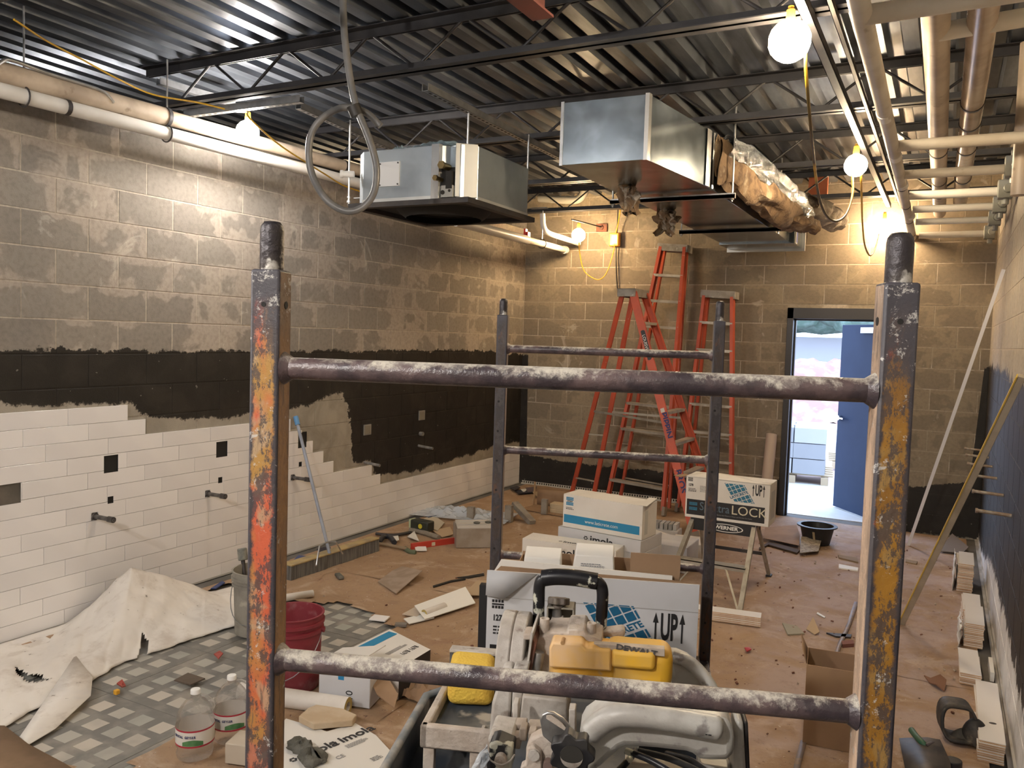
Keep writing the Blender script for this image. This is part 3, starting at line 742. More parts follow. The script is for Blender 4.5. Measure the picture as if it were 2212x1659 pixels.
# right-hand pipe rack
def ztY(u, v, x): return at_x(u, v, x)
t_ = pipe('insulated_pipe', 'long white insulated pipe descending from the top edge towards the back right corner', [(-.278,1.0,2.85),(-.300,2.9,2.85),(-.316,5.5,2.85),(-.348,8.79,2.85)], .033, ins_w, 18, bands=(.72,.8,.88,.97))
for i in (0,1,2,3):
    y = (4.1, 5.0, 5.9, 7.3)[i]; m = MB(); m.cyl((-.31-.002*i,y,2.85),(-.31-.002*i,y+.10,2.85),.0345,n=18); m.build('joint_wrap', simple('white_joint',(0.80,0.78,0.74),rough=.4), t_)
pipe('insulated_pipe', 'tan insulated main at the top right, second pipe from the right wall', [(-.095,1.0,3.0),(-.105,4.2,3.0),(-.115,6.5,3.0),(-.122,8.3,3.0)], .050, ins_b, 18, bands=(.55,.7,.8))
pipe('drain_pipe', 'glossy brownish plastic main at the top right, nearest the right wall', [(.052,1.0,3.0),(.048,4.2,3.0),(.038,5.9,3.0),(.030,7.7,3.0)], .052, simple('brown_pipe',(0.40,0.31,0.235),(0.30,0.22,0.16),rough=.25,sc=4), 18, bands=(.42,.5,.62,.8))
BR = [(1905,28),(1937,316),(1947,378),(1956,423),(1961,453),(1965,480),(1969,511)]
names_ = ['nearest, at the top of the view','second','third','fourth','fifth','sixth','farthest, under the corner shadow']
valve_m = simple('valve_grey', (0.30,0.31,0.29), (0.20,0.21,0.20), rough=.5, metal=.3)
for i, (u, v) in enumerate(BR):
    y = min(at_z(u, v, 2.85).y, 8.66); x0 = -.31
    t_ = pipe('branch_pipe', 'white branch pipe from rack to right wall, '+names_[i]+(' from the viewer' if 0 < i < 6 else ''), [(x0+.02,y,2.85),(XR-.08 if i else XR-.01,y,2.85+(.0 if i else .01))], (.032,.030,.028,.030,.027,.026,.030)[i], ins_w if i < 3 else pvc, 14, group='branch pipes to the right wall')
    if i > 1:
        m = MB(); m.bx((XR-.12,y-.045,2.80),(XR-.03,y+.045,2.92)); m.cyl((XR-.07,y,2.76),(XR-.07,y,2.96),.022,n=10); m.cyl((XR-.06,y-.08,2.86),(XR-.06,y-.04,2.86),.03,n=10); m.build('valve', valve_m, t_, .006)
pipe('branch_pipe', 'second white branch pipe crossing the top right corner', [(-.10,at_z(2005,70,2.99).y,2.985),(XR-.02,at_z(2005,70,2.99).y-.02,3.0)], .034, ins_w, 14)
for lab, p in (('tan vertical pipe riser on the right wall under the second branch', (XR-.07, 5.05)), ('brown vertical riser in the dark corner above the right wall', (XR-.06, 3.9))):
    pipe('riser_pipe', lab, [(p[0],p[1],2.60 if p[1] > 4.5 else 2.9),(p[0],p[1],3.38)], .042, ins_b, 14)
# channels, rods
def strut(label, a, b, w=.041, h=.041, slots=True):
    a = Vector(a); b = Vector(b); L = (b-a).length; t_ = thing('strut_channel', label, 'channel', a, math.atan2(-(b-a).x, (b-a).y))
    m = MB(); m.bx((-w/2,0,-h),(-w/2+.003,L,0)); m.bx((w/2-.003,0,-h),(w/2,L,0)); m.bx((-w/2,0,-h),(w/2,L,-h+.003)); m.build('channel', steel, t_)
    if slots:
        m = MB(); y = .04
        while y < L-.05: m.bx((-.007,y,-h-.0006),(.007,y+.028,-h+.001)); y += .05
        m.build('slots', dark_recess, t_)
    return t_
strut('slotted steel channel above the right half of the ceiling unit', (-2.60,3.80,3.150), (-2.63,5.72,3.150))
strut('slotted steel channel above the left half of the ceiling unit', (-3.53,3.82,3.150), (-3.70,5.25,3.150))
strut('pale steel channel crossing under the joist beside the white glaring bulb', at_z(402,250,3.11)+Vector((0,0,.03)), at_z(652,218,3.11)+Vector((0,0,.03)))
strut('short pale channel laid along the deck ribs above the left pipes', at_z(342,168,3.30), at_z(505,216,3.30), slots=False)
_a = at_z(1762,80,3.13); _c = strut('dark steel angle running lengthwise left of the white rack pipe', (_a.x,1.5,3.15), (_a.x+.02,8.6,3.15), slots=False)
for _o in kids(_c): _o.data.materials[0] = joist_m
_a = at_z(1822,100,3.13); _c = strut('slim steel channel running lengthwise just beside the white rack pipe', (_a.x,1.5,3.15), (_a.x+.02,8.6,3.15), .022, .022, slots=False)
for _o in kids(_c): _o.data.materials[0] = drk
def rod(label, a, b, r=.006, nut=True):
    m = MB(); m.cyl(a, b, r, n=8); t_ = thing('hanger_rod', label, 'rod', (0,0,0), 0, 'threaded hanger rods'); m.build('rod', steel, t_)
    if nut:
        q = Vector(b); m = MB(); m.cyl(q+Vector((0,0,.02)), q+Vector((0,0,.032)), .014, n=6); m.cyl(q+Vector((0,0,.05)), q+Vector((0,0,.06)), .012, n=6); m.build('nut', steel, t_)
for lab, p, zb in (('threaded rod at the front left of the ceiling unit', (-3.50,4.27), 2.60), ('threaded rod in front of the open corner of the ceiling unit', (-2.61,4.28), 2.66),
               ('threaded rod at the right rear of the ceiling unit', (-2.58,5.02), 2.56)):
    rod(lab, (p[0],p[1],3.15), (p[0],p[1],zb))

# ------------------------------------------------------------------ ceiling cassette unit
gs = simple('galvanised_sheet', (0.44,0.50,0.55), (0.35,0.40,0.45), rough=.36, metal=.75, sc=3)
gsb = simple('galvanised_bright', (0.66,0.68,0.68), (0.58,0.60,0.60), rough=.40, metal=.6, sc=3)
ac = thing('ceiling_cassette_unit', 'square galvanised air conditioning cassette hung on threaded rods without its grille', 'air conditioner', (0,0,0))
zb, zt = 2.565, 2.875
cor = [(-3.20,4.035),(-2.655,4.035),(-2.61,4.09),(-2.52,4.06),(-2.455,4.15),(-2.465,4.80),(-2.53,4.86),(-3.22,4.86),(-3.285,4.79),(-3.275,4.10)]
m = MB(); m.prism(cor, zb, zt); m.build('casing', gs, ac, .003)
m = MB(); m.prism([(-3.20,4.030),(-2.65,4.030),(-2.65,4.036),(-3.20,4.036)], zb-.012, zb+.02); m.prism([(-2.449,4.15),(-2.459,4.80),(-2.466,4.80),(-2.456,4.15)], zb-.012, zb+.02)
m.build('bottom_lip', gsb, ac)
m = MB(); m.prism([(-2.545,4.045),(-2.448,4.13),(-2.455,4.14),(-2.552,4.055)], zb+.01, zt+.004); m.build('corner_panel', gsb, ac, .002)
m = MB(); m.prism([(-2.70,4.028),(-2.648,4.028),(-2.640,4.05),(-2.70,4.04)], zb, zt+.004); m.build('corner_flange', simple('bright_steel',(0.75,0.76,0.76),rough=.25,metal=.9), ac)
m = MB(); m.prism([(-2.645,4.05),(-2.55,4.06),(-2.55,4.075),(-2.645,4.065)], zb, zt-.13); m.bx((-2.60,4.03,2.62),(-2.56,4.06,2.72)); m.build('pipe_recess', dark_recess, ac)
m = MB(); m.bx((-2.635,4.035,2.572),(-2.555,4.058,2.64)); m.build('drain_bracket', simple('bracket_grey',(0.33,0.33,0.31),rough=.5), ac, .002)
m = MB(); m.cyl((-2.62,4.034,2.60),(-2.62,4.03,2.60),.013,n=12); m.cyl((-2.575,4.034,2.608),(-2.575,4.03,2.608),.008,n=12); m.build('bracket_hole', dark_recess, ac)
brs = simple('brass', (0.35,0.26,0.12), rough=.3, metal=1)
m = MB(); m.cyl((-2.60,4.06,2.745),(-2.60,3.99,2.745),.020,n=12); m.cyl((-2.60,3.99,2.745),(-2.60,3.975,2.745),.024,n=6); m.build('pipe_stub', brs, ac)
m = MB(); m.cyl((-2.64,4.05,2.675),(-2.64,3.985,2.675),.013,n=12); m.cyl((-2.64,3.99,2.675),(-2.64,3.975,2.675),.017,n=6); m.build('pipe_stub', brs, ac)
m = MB(); m.bx((-3.075,4.026,2.655),(-2.925,4.035,2.80)); pl = m.build('service_plate', simple('plate_pale',(0.66,0.67,0.68),rough=.45,metal=.3), ac, .001)
for sx in (-3.065,-2.935):
    for sz in (2.665,2.79): m = MB(); m.cyl((sx,4.027,sz),(sx,4.022,sz),.005,n=8); m.build('screw', drk, pl)
m = MB(); m.cyl((-3.29,4.06,2.75),(-3.35,4.03,2.75),.020,n=14); m.cyl((-3.35,4.03,2.75),(-3.365,4.022,2.75),.024,n=14); m.build('drain_cap', simple('cap_white',(0.8,0.8,0.78),rough=.4), ac)
for x, y in ((-3.31,4.20),(-2.55,4.20),(-2.45,4.9),(-3.4,4.9)):
    m = MB(); m.box((x-.06 if x < -3 else x+.0,y+.05,2.64),(.12,.035,.006)); m.build('mounting_ear', steel, ac)
m = MB()
for q in ((-3.30,-2.44,4.02,4.07),(-3.30,-2.44,4.81,4.87),(-3.30,-3.25,4.07,4.81),(-2.49,-2.44,4.07,4.81)): m.bx((q[0],q[2],zb-.03),(q[1],q[3],zb))
m.build('lower_frame', drk, ac)
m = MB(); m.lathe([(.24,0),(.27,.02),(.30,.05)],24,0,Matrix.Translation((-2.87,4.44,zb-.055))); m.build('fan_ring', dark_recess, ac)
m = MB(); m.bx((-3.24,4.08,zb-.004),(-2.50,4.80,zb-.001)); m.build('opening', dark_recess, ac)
film = NT('thin_film'); film.col((0.45,0.62,0.72)).set(.25); film.b.inputs['Alpha'].default_value = .55; film = film.m
m = MB(); m.grid(lambda a, b: (-2.95+.38*a, 4.10+.2*b, zt+.004+.05*abs(fbm(a*5, b*3, 1, 3))+.02*math.sin(PI*a)), 24, 10); m.build('plastic_film', film, ac)
m = MB(); m.grid(lambda a, b: (-3.02+.07*a, 4.08+.1*b, zt+.003+.05*abs(fbm(a*4, b*3, 1.4, 8))), 10, 8); m.build('plastic_film', film, ac)

# ------------------------------------------------------------------ duct
dm = NT('duct_sheet'); dm.set(None, .95, .5); P = dm.pos(); dm.set(dm.math('MULTIPLY_ADD', dm.noise(P, 3.5, 4, .6, .8), .16, .12))
dm.col(dm.mix(dm.ramp(dm.noise(P, 5, 4, .6, .5), .35, .7), (0.30,0.355,0.40), (0.44,0.51,0.57))); dm.bump(dm.noise(P, 2.5, 2), .08, .02); dm = dm.m
du = thing('rectangular_duct', 'large galvanised rectangular air duct hung under the joists', 'duct', (0,0,0))
def sect(poly, z0, z1, nm='duct_section', mt=dm):
    m = MB(); m.prism(poly, z0, z1); return m.build(nm, mt, du, .002)
sect([(-1.975,4.24),(-1.475,4.255),(-1.372,5.10),(-1.372,5.20),(-1.985,5.20)], 2.75, 3.095)
m = MB(); m.prism([(-1.98,4.236),(-1.962,4.236),(-1.962,4.242),(-1.98,4.242)],2.748,3.10); m.build('corner_seam', steel, du); m = MB(); m.prism([(-1.492,4.248),(-1.470,4.25),(-1.466,4.285),(-1.47,4.285)],2.748,3.10); m.build('corner_seam', simple('bright_steel',(0.75,0.76,0.76),rough=.25,metal=.9), du)
m = MB(); m.prism([(-1.368,5.06),(-1.362,5.10),(-1.362,5.14),(-1.372,5.14)],2.75,3.095); m.prism([(-1.360,5.18),(-1.355,5.20),(-1.370,5.22)],2.75,3.095); m.build('drive_cleat', steel, du)
sect([(-1.99,5.20),(-1.375,5.20),(-1.375,6.60),(-2.0,6.60)], 2.757, 3.05)
sect([(-2.0,6.60),(-1.375,6.60),(-1.375,8.15),(-2.02,8.15)], 2.760, 3.05)
sect([(-2.04,8.15),(-1.33,8.15),(-1.33,8.62),(-2.04,8.62)], 2.745, 3.12)
m = MB()
for q in ((-2.07,-1.30,2.72,2.745),(-2.07,-1.30,3.12,3.15),(-2.07,-2.04,2.745,3.12),(-1.33,-1.30,2.745,3.12)): m.bx((q[0],8.60,q[2]),(q[1],8.63,q[3]))
m.bx((-1.33,8.20,2.75),(-1.324,8.28,3.12)); m.build('end_flange', gsb, du)
m = MB(); m.bx((-1.329,8.22,2.76),(-1.322,8.30,3.10)); m.build('blue_tape', simple('tape_blue',(0.02,0.05,0.22),rough=.4), du)
for y in (5.35, 7.0):
    t_ = thing('duct_hanger', 'steel trapeze bar on rods carrying the duct '+('just behind its front section' if y < 6 else 'near the back wall'), 'hanger', (0,0,0))
    m = MB(); m.bx((-2.10,y-.015,2.712),(-1.25,y+.015,2.744)); m.bx((-2.10,y-.015,2.712),(-1.25,y-.01,2.735)); m.build('crossbar', steel if y < 6 else drk, t_)
    for x in (-1.27,-2.085): m = MB(); m.cyl((x,y,2.69),(x,y,3.3),.006,n=8); m.cyl((x,y,2.70),(x,y,2.712),.013,n=6); m.build('rod', steel, t_)
# insulation wrap peeled off the duct
fbg = simple('fibre_brown', (0.23,0.15,0.085), (0.12,0.075,0.045), rough=.95, sc=14, c3=(0.36,0.28,0.19), sc3=7, lo3=.55, hi3=.68, bump=.8)
fgr = simple('fibre_grey', (0.36,0.30,0.23), (0.22,0.18,0.14), rough=.95, sc=14, c3=(0.50,0.44,0.36), sc3=20, lo3=.55, hi3=.7, bump=.8)
foil = NT('foil_facing'); foil.col((0.42,0.46,0.52)).set(.16, 1.0); P = foil.pos(); foil.bump(foil.noise(P, 26, 5, .75, .8), 1.0, .06); foil = foil.m
wr = thing('duct_insulation', 'brown fibre insulation with crinkled foil facing slumped over the right of the duct', 'insulation', (0,0,0))
def lump(nm, mt, ctr, rads, seed, amp=.35, nu=28, nv=18, parent=wr, sc=2.2):
    m = MB()
    def fn(a, b):
        # tube along centre line with noise
        k = a*(len(ctr)-1); i = min(int(k), len(ctr)-2); f = k-i
        c = Vector(ctr[i]).lerp(Vector(ctr[i+1]), f); rx, rz = [rads[i][q]*(1-f)+rads[i+1][q]*f for q in (0,1)]
        th = 2*PI*b; nn = 1+amp*mnoise.noise(Vector((math.cos(th)*sc*.6, math.sin(th)*sc*.6, a*sc*3))+Vector((seed,0,0)))+amp*.4*mnoise.noise(Vector((math.cos(th)*3, math.sin(th)*3, a*16))+Vector((seed,4,0)))
        return (c.x+rx*nn*math.cos(th), c.y+.03*nn*math.sin(th*2), c.z+rz*nn*math.sin(th))
    m.grid(fn, nu, nv); return m.build(nm, mt, parent, 0, 60)
P1 = [(-1.29,5.30,3.04),(-1.24,5.9,3.02),(-1.19,6.6,2.98),(-1.18,7.2,2.93),(-1.17,7.6,2.90)]
lump('foil_facing', foil, P1, [(.04,.06),(.06,.09),(.09,.10),(.11,.10),(.08,.07)], 3, .45, 60, 30)
lump('fibre_blanket', fbg, [(-1.34,5.22,2.94),(-1.30,5.6,2.92),(-1.26,6.2,2.90),(-1.23,6.9,2.87),(-1.25,7.55,2.86)], [(.02,.16),(.06,.14),(.10,.13),(.12,.12),(.10,.10)], 5, .45, 40, 22)
lump('fibre_blanket', fbg, [(-1.25,6.9,2.84),(-1.16,7.3,2.82),(-1.10,7.7,2.83)], [(.06,.05),(.10,.07),(.07,.05)], 15, .6, 22, 18)
lump('fibre_blanket', fgr, [(-1.14,7.55,3.02),(-1.06,7.9,2.98),(-1.0,8.3,2.95)], [(.10,.08),(.13,.10),(.11,.09)], 9, .35, 26, 20)
for lab, u, v, sx, sz in (('torn scrap of brown insulation hanging under the left edge of the duct', 1352, 432, .09, .13), ('ragged pair of insulation tufts hanging near the top of the tallest ladder', 1438, 482, .12, .12)):
    t_ = thing('insulation_scrap', lab, 'insulation', at_z(u, v, 2.66)+Vector((0,0,0)))
    for k in range(3):
        q = random.uniform(-.05,.05)
        lump('fibre_tuft', (fbg, fgr)[k % 2], [(q-.02,0,.09),(q+random.uniform(-.05,.05),.02,.02),(q+random.uniform(-.07,.07),0,-sz*.7)], [(sx*.35,sx*.35),(sx*.5,sx*.3),(sx*.2,sx*.15)], 20+k+u, .8, 14, 12, t_)

# ------------------------------------------------------------------ cords, conduit coil
def cord(label, pts, r, mt, k=6, name='cord', cat='cord'):
    m = MB(); m.tube(bendy(pts, k), r, 8); o = m.build(name, mt, None, 0, 60); return tag(o, label, cat)
yel = simple('cord_yellow', (0.62,0.38,0.03), (0.5,0.28,0.02), rough=.45, sc=30)
blkc = simple('cord_black', (0.02,0.018,0.016), rough=.5)
cord('thin yellow light cord strung from the top left corner to the glaring white bulb', [at_z(30,42,3.25), at_z(100,88,3.22), at_z(180,130,3.2), at_z(250,168,3.17), at_z(330,204,3.15), at_z(430,222,3.12), at_z(505,240,3.12), Vector(BULBS[0])+Vector((0,0,.13))], .0055, yel)
cord('thin yellow cord running on from the white bulb behind the hanging coil', [Vector(BULBS[0])+Vector((0,0,.13)), at_x(540,256,-3.75), at_x(600,310,-3.9), at_x(660,350,-4.0), at_x(700,375,-4.05), at_x(745,402,-4.1), at_x(800,420,-4.1)], .0055, yel)
B2 = Vector(BULBS[1]); B3 = Vector(BULBS[2]); B5 = Vector(BULBS[4]); B4 = Vector(BULBS[3])
cord('yellow and black cord from the largest right bulb looping up to the middle bulb', [B2+Vector((0,.02,.11)), B2+Vector((.05,.05,.04)), B2+Vector((.06,.06,-.10)), at_y(1750,260,3.9), at_y(1758,345,4.4), at_y(1768,420,4.9), at_y(1783,462,5.2), at_y(1805,478,5.4), at_y(1828,462,5.6), at_y(1842,415,5.8), B3+Vector((-.02,-.02,-.02)), B3+Vector((-.01,0,.12))], .0075, simple('cord_mixed', (0.62,0.38,0.03), (0.10,0.07,0.02), rough=.45, sc=1.6, lo=.42, hi=.5))
cord('yellow cord dangling from the middle bulb and up to the bulb at the back wall', [B3+Vector((0,.02,.12)), B3+Vector((.03,.05,-.06)), at_y(1861,420,6.3), at_y(1863,480,6.7), at_y(1868,530,7.1), at_y(1880,552,7.5), at_y(1893,530,8.0), B5+Vector((-.02,-.03,.02)), B5+Vector((0,0,.13))], .007, yel)
cord('thin yellow cord looping from the far corner bulb to the orange power box', [B4+Vector((0,.02,-.05)), at_y(1252,545,8.5), at_y(1262,585,8.6), at_y(1290,604,8.65), at_y(1310,590,8.65), at_y(1325,545,8.7), at_y(1328,525,8.72)], .006, yel)
cord('dark cable hanging down the back wall behind the power box', [at_y(1335,440,8.5), at_y(1334,480,8.7), at_y(1331,540,8.77), at_y(1332,600,8.77), at_y(1336,640,8.77)], .007, blkc)
cord('yellow cord reaching from the rear joist down to the orange power box', [at_y(1342,440,8.3), at_y(1336,480,8.6), at_y(1330,505,8.72)], .006, yel)
t_ = thing('power_box', 'orange temporary power box hanging on the back wall near the far corner bulb', 'power box', at_y(1328,518,8.75))
m = MB(); m.box((0,0,0),(.115,.07,.15)); m.build('housing', simple('box_orange',(0.75,0.32,0.04),rough=.4), t_, .012)
m = MB(); m.box((.01,-.037,0),(.06,.006,.09)); m.build('outlet_face', emit('indicator_glow',(1,.9,.7),1.2), t_, .002)
gry = simple('conduit_grey', (0.13,0.13,0.13), (0.17,0.165,0.16), rough=.35, sc=8)
T = 3.95
cp = [(740,-60),(742,40),(748,110),(760,190),(773,240),(797,300),(813,360),(808,415),(783,448),(747,456),(706,432),(677,385),(667,335),(674,285),(703,250),(745,232),(790,243),(822,272)]
cord('grey flexible conduit hanging down and coiled in one large loop before the ceiling unit', [at_t(u, v, T+(.03 if i > 10 else 0)+(.04 if i > 14 else 0)) for i, (u, v) in enumerate(cp)], .0175, gry, 6, 'flexible_conduit', 'conduit')
m = MB(); a = at_t(763,228,T); b = at_t(772,250,T+.01); m.cyl(a, b, .034, n=12); tag(m.build('tape_wrap', blkc), 'black tape binding the coiled conduit to itself', 'tape')
m = MB(); q = at_y(1300,492,8.79); m.box(q,(.13,.02,.09)); m.cyl(q+Vector((0,-.02,0)), q+Vector((0,-.008,0)), .025, n=12); tag(m.build('wall_bracket', simple('rust',(0.16,0.06,0.035),(0.09,0.05,0.04),rough=.8,sc=20)), 'small rusty bracket plate high on the back wall beside the corner bulb', 'bracket')
pipe('brace_rod', 'slim diagonal brace rod running up from the rusty bracket', [at_y(1298,490,8.75), at_y(1235,474,7.9)], .008, drk, 8, cat='rod')
m = MB(); red = simple('primer_red', (0.11,0.020,0.014), (0.08,0.018,0.014), rough=.6, sc=5)
a = at_z(1196,38,3.16); m.bx((a.x-.10,1.2,3.16),(a.x,a.y,3.17)); m.bx((a.x-.055,1.2,3.17),(a.x-.045,a.y,3.36)); m.bx((a.x-.10,1.2,3.36),(a.x,a.y,3.37))
tag(m.build('steel_beam', red), 'red primed steel beam end just showing at the top of the view', 'beam')
m = MB(); a = at_y(1772,404,8.35); m.bx((a.x-.10,8.30,a.z-.08),(a.x+.07,8.36,a.z+.09)); tag(m.build('deck_closure', simple('primer_orange',(0.42,0.12,0.05),rough=.7)), 'orange primed plate behind the rear joist above the doorway', 'plate')
# ------------------------------------------------------------------ ladders
def floor_at(u, y, z=0.0):       # the floor point of column u at distance y
    v = 1100.0
    for _ in range(25):
        p = at_y(u, v, y); v += (p.z-z)*150
    return at_y(u, v, y)
fib = simple('fibreglass_orange', (0.52,0.085,0.035), (0.40,0.07,0.035), rough=.5, sc=4, c3=(0.55,0.42,0.34), sc3=40, lo3=.70, hi3=.76)
alu = simple('ladder_alu', (0.45,0.42,0.36), (0.33,0.30,0.25), rough=.5, metal=.45, sc=10)
capm = simple('cap_alu', (0.33,0.31,0.28), (0.24,0.22,0.19), rough=.6, metal=.2, sc=12, c3=(0.5,0.48,0.44), sc3=30, lo3=.62, hi3=.7)
rub = simple('foot_rubber', (0.25,0.21,0.17), rough=.8)
def ladder(label, F, Rr, cap, capd, nst, depth=.075, labelside=None):
    """F, Rr: front and rear feet (left, right); cap: centre of the top cap; capd: half width vector of the cap"""
    root = thing('stepladder', label, 'ladder', ((F[0]+F[1])/2).to_tuple(), 0, 'orange fibreglass stepladders')
    o = root.matrix_world.inverted() if False else Matrix.Translation(-Vector(((F[0]+F[1])/2)))
    up_ = Vector((0,0,.013)); F = [p+up_ if p.z < .01 else p for p in F]; Rr = [p+up_ if p.z < .01 else p for p in Rr]
    F = [o @ Vector(p) for p in F]; Rr = [o @ Vector(p) for p in Rr]; cap = o @ Vector(cap); capd = Vector(capd)
    wdir = capd.normalized(); out = Vector((wdir.y, -wdir.x, 0))
    if out.dot(((F[0]+F[1])-(Rr[0]+Rr[1]))) < 0: out = -out
    tops = [cap-capd*.86+out*.05, cap+capd*.86+out*.05]; rt = [cap-capd*.72-out*.05, cap+capd*.72-out*.05]
    rails = []
    for i in (0, 1):
        s = -1 if i == 0 else 1
        m = MB(); d = (tops[i]-F[i]).normalized()
        m.bar(F[i]+d*.05, tops[i], .008, depth, up=out); 
        nn = wdir*(-s)*.014
        m.bar(F[i]+d*.05+nn+out*(depth/2-.004), tops[i]+nn+out*(depth/2-.004), .030, .008, up=out); m.bar(F[i]+d*.05+nn-out*(depth/2-.004), tops[i]+nn-out*(depth/2-.004), .030, .008, up=out)
        r_ = m.build('side_rail', fib, root); rails.append(r_)
        m = MB(); m.bar(F[i], F[i]+d*.09, .030, depth+.012, up=out); m.build('foot', rub, root)
        m = MB(); d = (rt[i]-Rr[i]).normalized(); m.bar(Rr[i]+d*.02, rt[i], .028, .045, up=out); m.build('rear_rail', fib, root)
    for k in range(1, nst+1):
        f = k/(nst+1)*(.985)
        a = F[0].lerp(tops[0], f); b = F[1].lerp(tops[1], f); w = (b-a).normalized()*.004
        m = MB(); m.bar(a+w, b-w, depth+.004, .006, up=(0,0,1)); m.bar(a+w+out*(depth/2)-Vector((0,0,.011)), b-w+out*(depth/2)-Vector((0,0,.011)), .003, .026); m.bar(a+w-out*(depth/2)-Vector((0,0,.011)), b-w-out*(depth/2)-Vector((0,0,.011)), .003, .026)
        m.build('step', alu, root)
    for k in (1, 3, 5):
        f = k/(nst+1)*.9; a = Rr[0].lerp(rt[0], f); b = Rr[1].lerp(rt[1], f)
        m = MB(); m.bar(a, b, .025, .012); m.build('rear_brace', alu, root)
    if (F[0]-Rr[0]).length > .5:
        for i in (0,1):
            for f in (.45,): a = F[i].lerp(tops[i], f); b = Rr[i].lerp(rt[i], f); m = MB(); m.bar(a, b, .004, .022); m.build('spreader', alu, root)
    m = MB(); a, b = cap-capd, cap+capd; m.bar(a, b, .19, .022); m.bar(a+out*.09-Vector((0,0,.03)), b+out*.09-Vector((0,0,.03)), .006, .075); m.bar(a-out*.09-Vector((0,0,.03)), b-out*.09-Vector((0,0,.03)), .006, .075)
    for q in (a, b): m.bar(q-out*.09-Vector((0,0,.03)), q+out*.09-Vector((0,0,.03)), .006, .075)
    m.build('top_cap', capm, root, .004)
    return root, F, tops, out, wdir
F1, F2 = at_z(1503,1174), at_z(1556,1137)
wd = (F2-F1).normalized()
LA, FA, TA, OA, WA = ladder('orange fibreglass stepladder standing open, front rail marked with dark blue letters', [F1,F2], [at_z(1232,1080), at_z(1279,1092)], at_y(1368,628,7.75), wd*.19, 7)
FB1, FB2 = floor_at(1308, 8.22), floor_at(1434, 8.02)
ladder('tallest orange stepladder, folded and leaning on the back wall', [FB1,FB2], [FB1+Vector((.06,.28,0)),FB2+Vector((-.04,.30,0))], at_y(1458,531,8.62), at_y(1490,533,8.62)/2-at_y(1426,529,8.62)/2, 9, .08)
FC1, FC2 = floor_at(1462, 8.30), floor_at(1582, 8.30)
ladder('folded orange stepladder on the right, nearest the doorway', [FC1,FC2], [FC1+Vector((.05,.2,0)),FC2+Vector((-.05,.2,0))], at_y(1555,631,8.62), at_y(1592,633,8.62)/2-at_y(1518,629,8.62)/2, 7)
# stickers and lettering on the open ladder
ink = simple('ink_blue', (0.03,0.03,0.12), rough=.6)
blk = simple('print_black', (0.014,0.014,0.016), rough=.5)
wht = simple('print_white', (0.75,0.74,0.70), rough=.5)
d = (TA[0]-FA[0]).normalized(); side = WA*(-1)
Rail = lambda f, off=0.0: FA[0].lerp(TA[0], f)+OA*off-WA*.0045
down = -d; upv = down.cross(side)
def rail_M(f, off=0.0): 
    r = down; n = -WA; u = n.cross(r); return face_mat(Rail(f, off), r, u)
M_ = rail_M(.44); text('PIPPIN', .085, M_, ink, LA, sx=1.05, bold=.003)
M_ = rail_M(.225); text('BROS', .085, M_, ink, LA, sx=1.05, bold=.003)
m = MB(); m.prism([(math.cos(a*PI/8)*.022+(.13 if math.cos(a*PI/8) > 0 else -.13), math.sin(a*PI/8)*.026) for a in range(16)], 0, .0008, 0, rail_M(.765)); st = m.build('maker_sticker', blk, LA)
text('LOUISVILLE', .042, Matrix.Translation(-WA*.001) @ rail_M(.765), wht, st, sx=1.0)
m = MB(); m.bx((-.09,-.018,0),(.09,.018,.0007),0,rail_M(.62)); m.bx((-.02,-.02,0),(.02,.02,.0008),0,rail_M(.50)); m.build('warning_sticker', simple('sticker_pale',(0.55,0.52,0.48),rough=.5), LA)['kind'] = 'stuff'

# ------------------------------------------------------------------ cartons
cw = simple('carton_white', (0.72,0.69,0.64), (0.66,0.63,0.58), rough=.65, sc=3, c3=(0.42,0.37,0.30), sc3=5, lo3=.68, hi3=.8)
cg = simple('carton_grey', (0.58,0.58,0.60), (0.52,0.52,0.53), rough=.65, sc=3)
ck = simple('carton_kraft', (0.30,0.19,0.11), (0.25,0.155,0.09), rough=.8, sc=5)
blu = simple('print_blue', (0.015,0.20,0.42), rough=.5)
dbl = simple('print_navy', (0.01,0.11,0.22), rough=.5)
cre = simple('print_cream', (0.62,0.57,0.42), rough=.5)
gbl = simple('print_slate', (0.10,0.15,0.20), rough=.5)
def carton(label, loc, rz, w, d, h, mt=cw, cat='carton', group=None, name='carton', tape=True):
    t_ = thing(name, label, cat, loc, rz, group)
    m = MB(); m.bx((0,0,0),(w,d,h-.003)); m.build('box_body', mt, t_, .003)
    m = MB(); m.bx((.001,.001,h-.003),(w-.001,d/2-.0015,h)); m.build('lid_flap', mt, t_, .001)
    m = MB(); m.bx((.001,d/2+.0015,h-.003),(w-.001,d-.001,h)); m.build('lid_flap', mt, t_, .001)
    return t_
def rz_of(a, b): return math.atan2((b-a).y, (b-a).x)
def FM(x, y, z): return face_mat((x, y, z), (1,0,0), (0,0,1))      # on a carton's front (-y) face
def TM(x, y, z): return face_mat((x, y, z), (1,0,0), (0,1,0))      # on its top face
def SM(x, y, z): return face_mat((x, y, z), (0,1,0), (0,0,1))      # on its right side
def clip_poly(P, Q):            # convex clip, both counter-clockwise
    out = P
    for i in range(len(Q)):
        a, b = Q[i], Q[(i+1)%len(Q)]; inp = out; out = []
        f = lambda p: (b[0]-a[0])*(p[1]-a[1])-(b[1]-a[1])*(p[0]-a[0])
        for k in range(len(inp)):
            p, q = inp[k], inp[(k+1)%len(inp)]; fp, fq = f(p), f(q)
            if fp >= 0: out.append(p)
            if (fp >= 0) != (fq >= 0): t = fp/(fp-fq); out.append((p[0]+(q[0]-p[0])*t, p[1]+(q[1]-p[1])*t))
        if len(out) < 3: return []
    return out
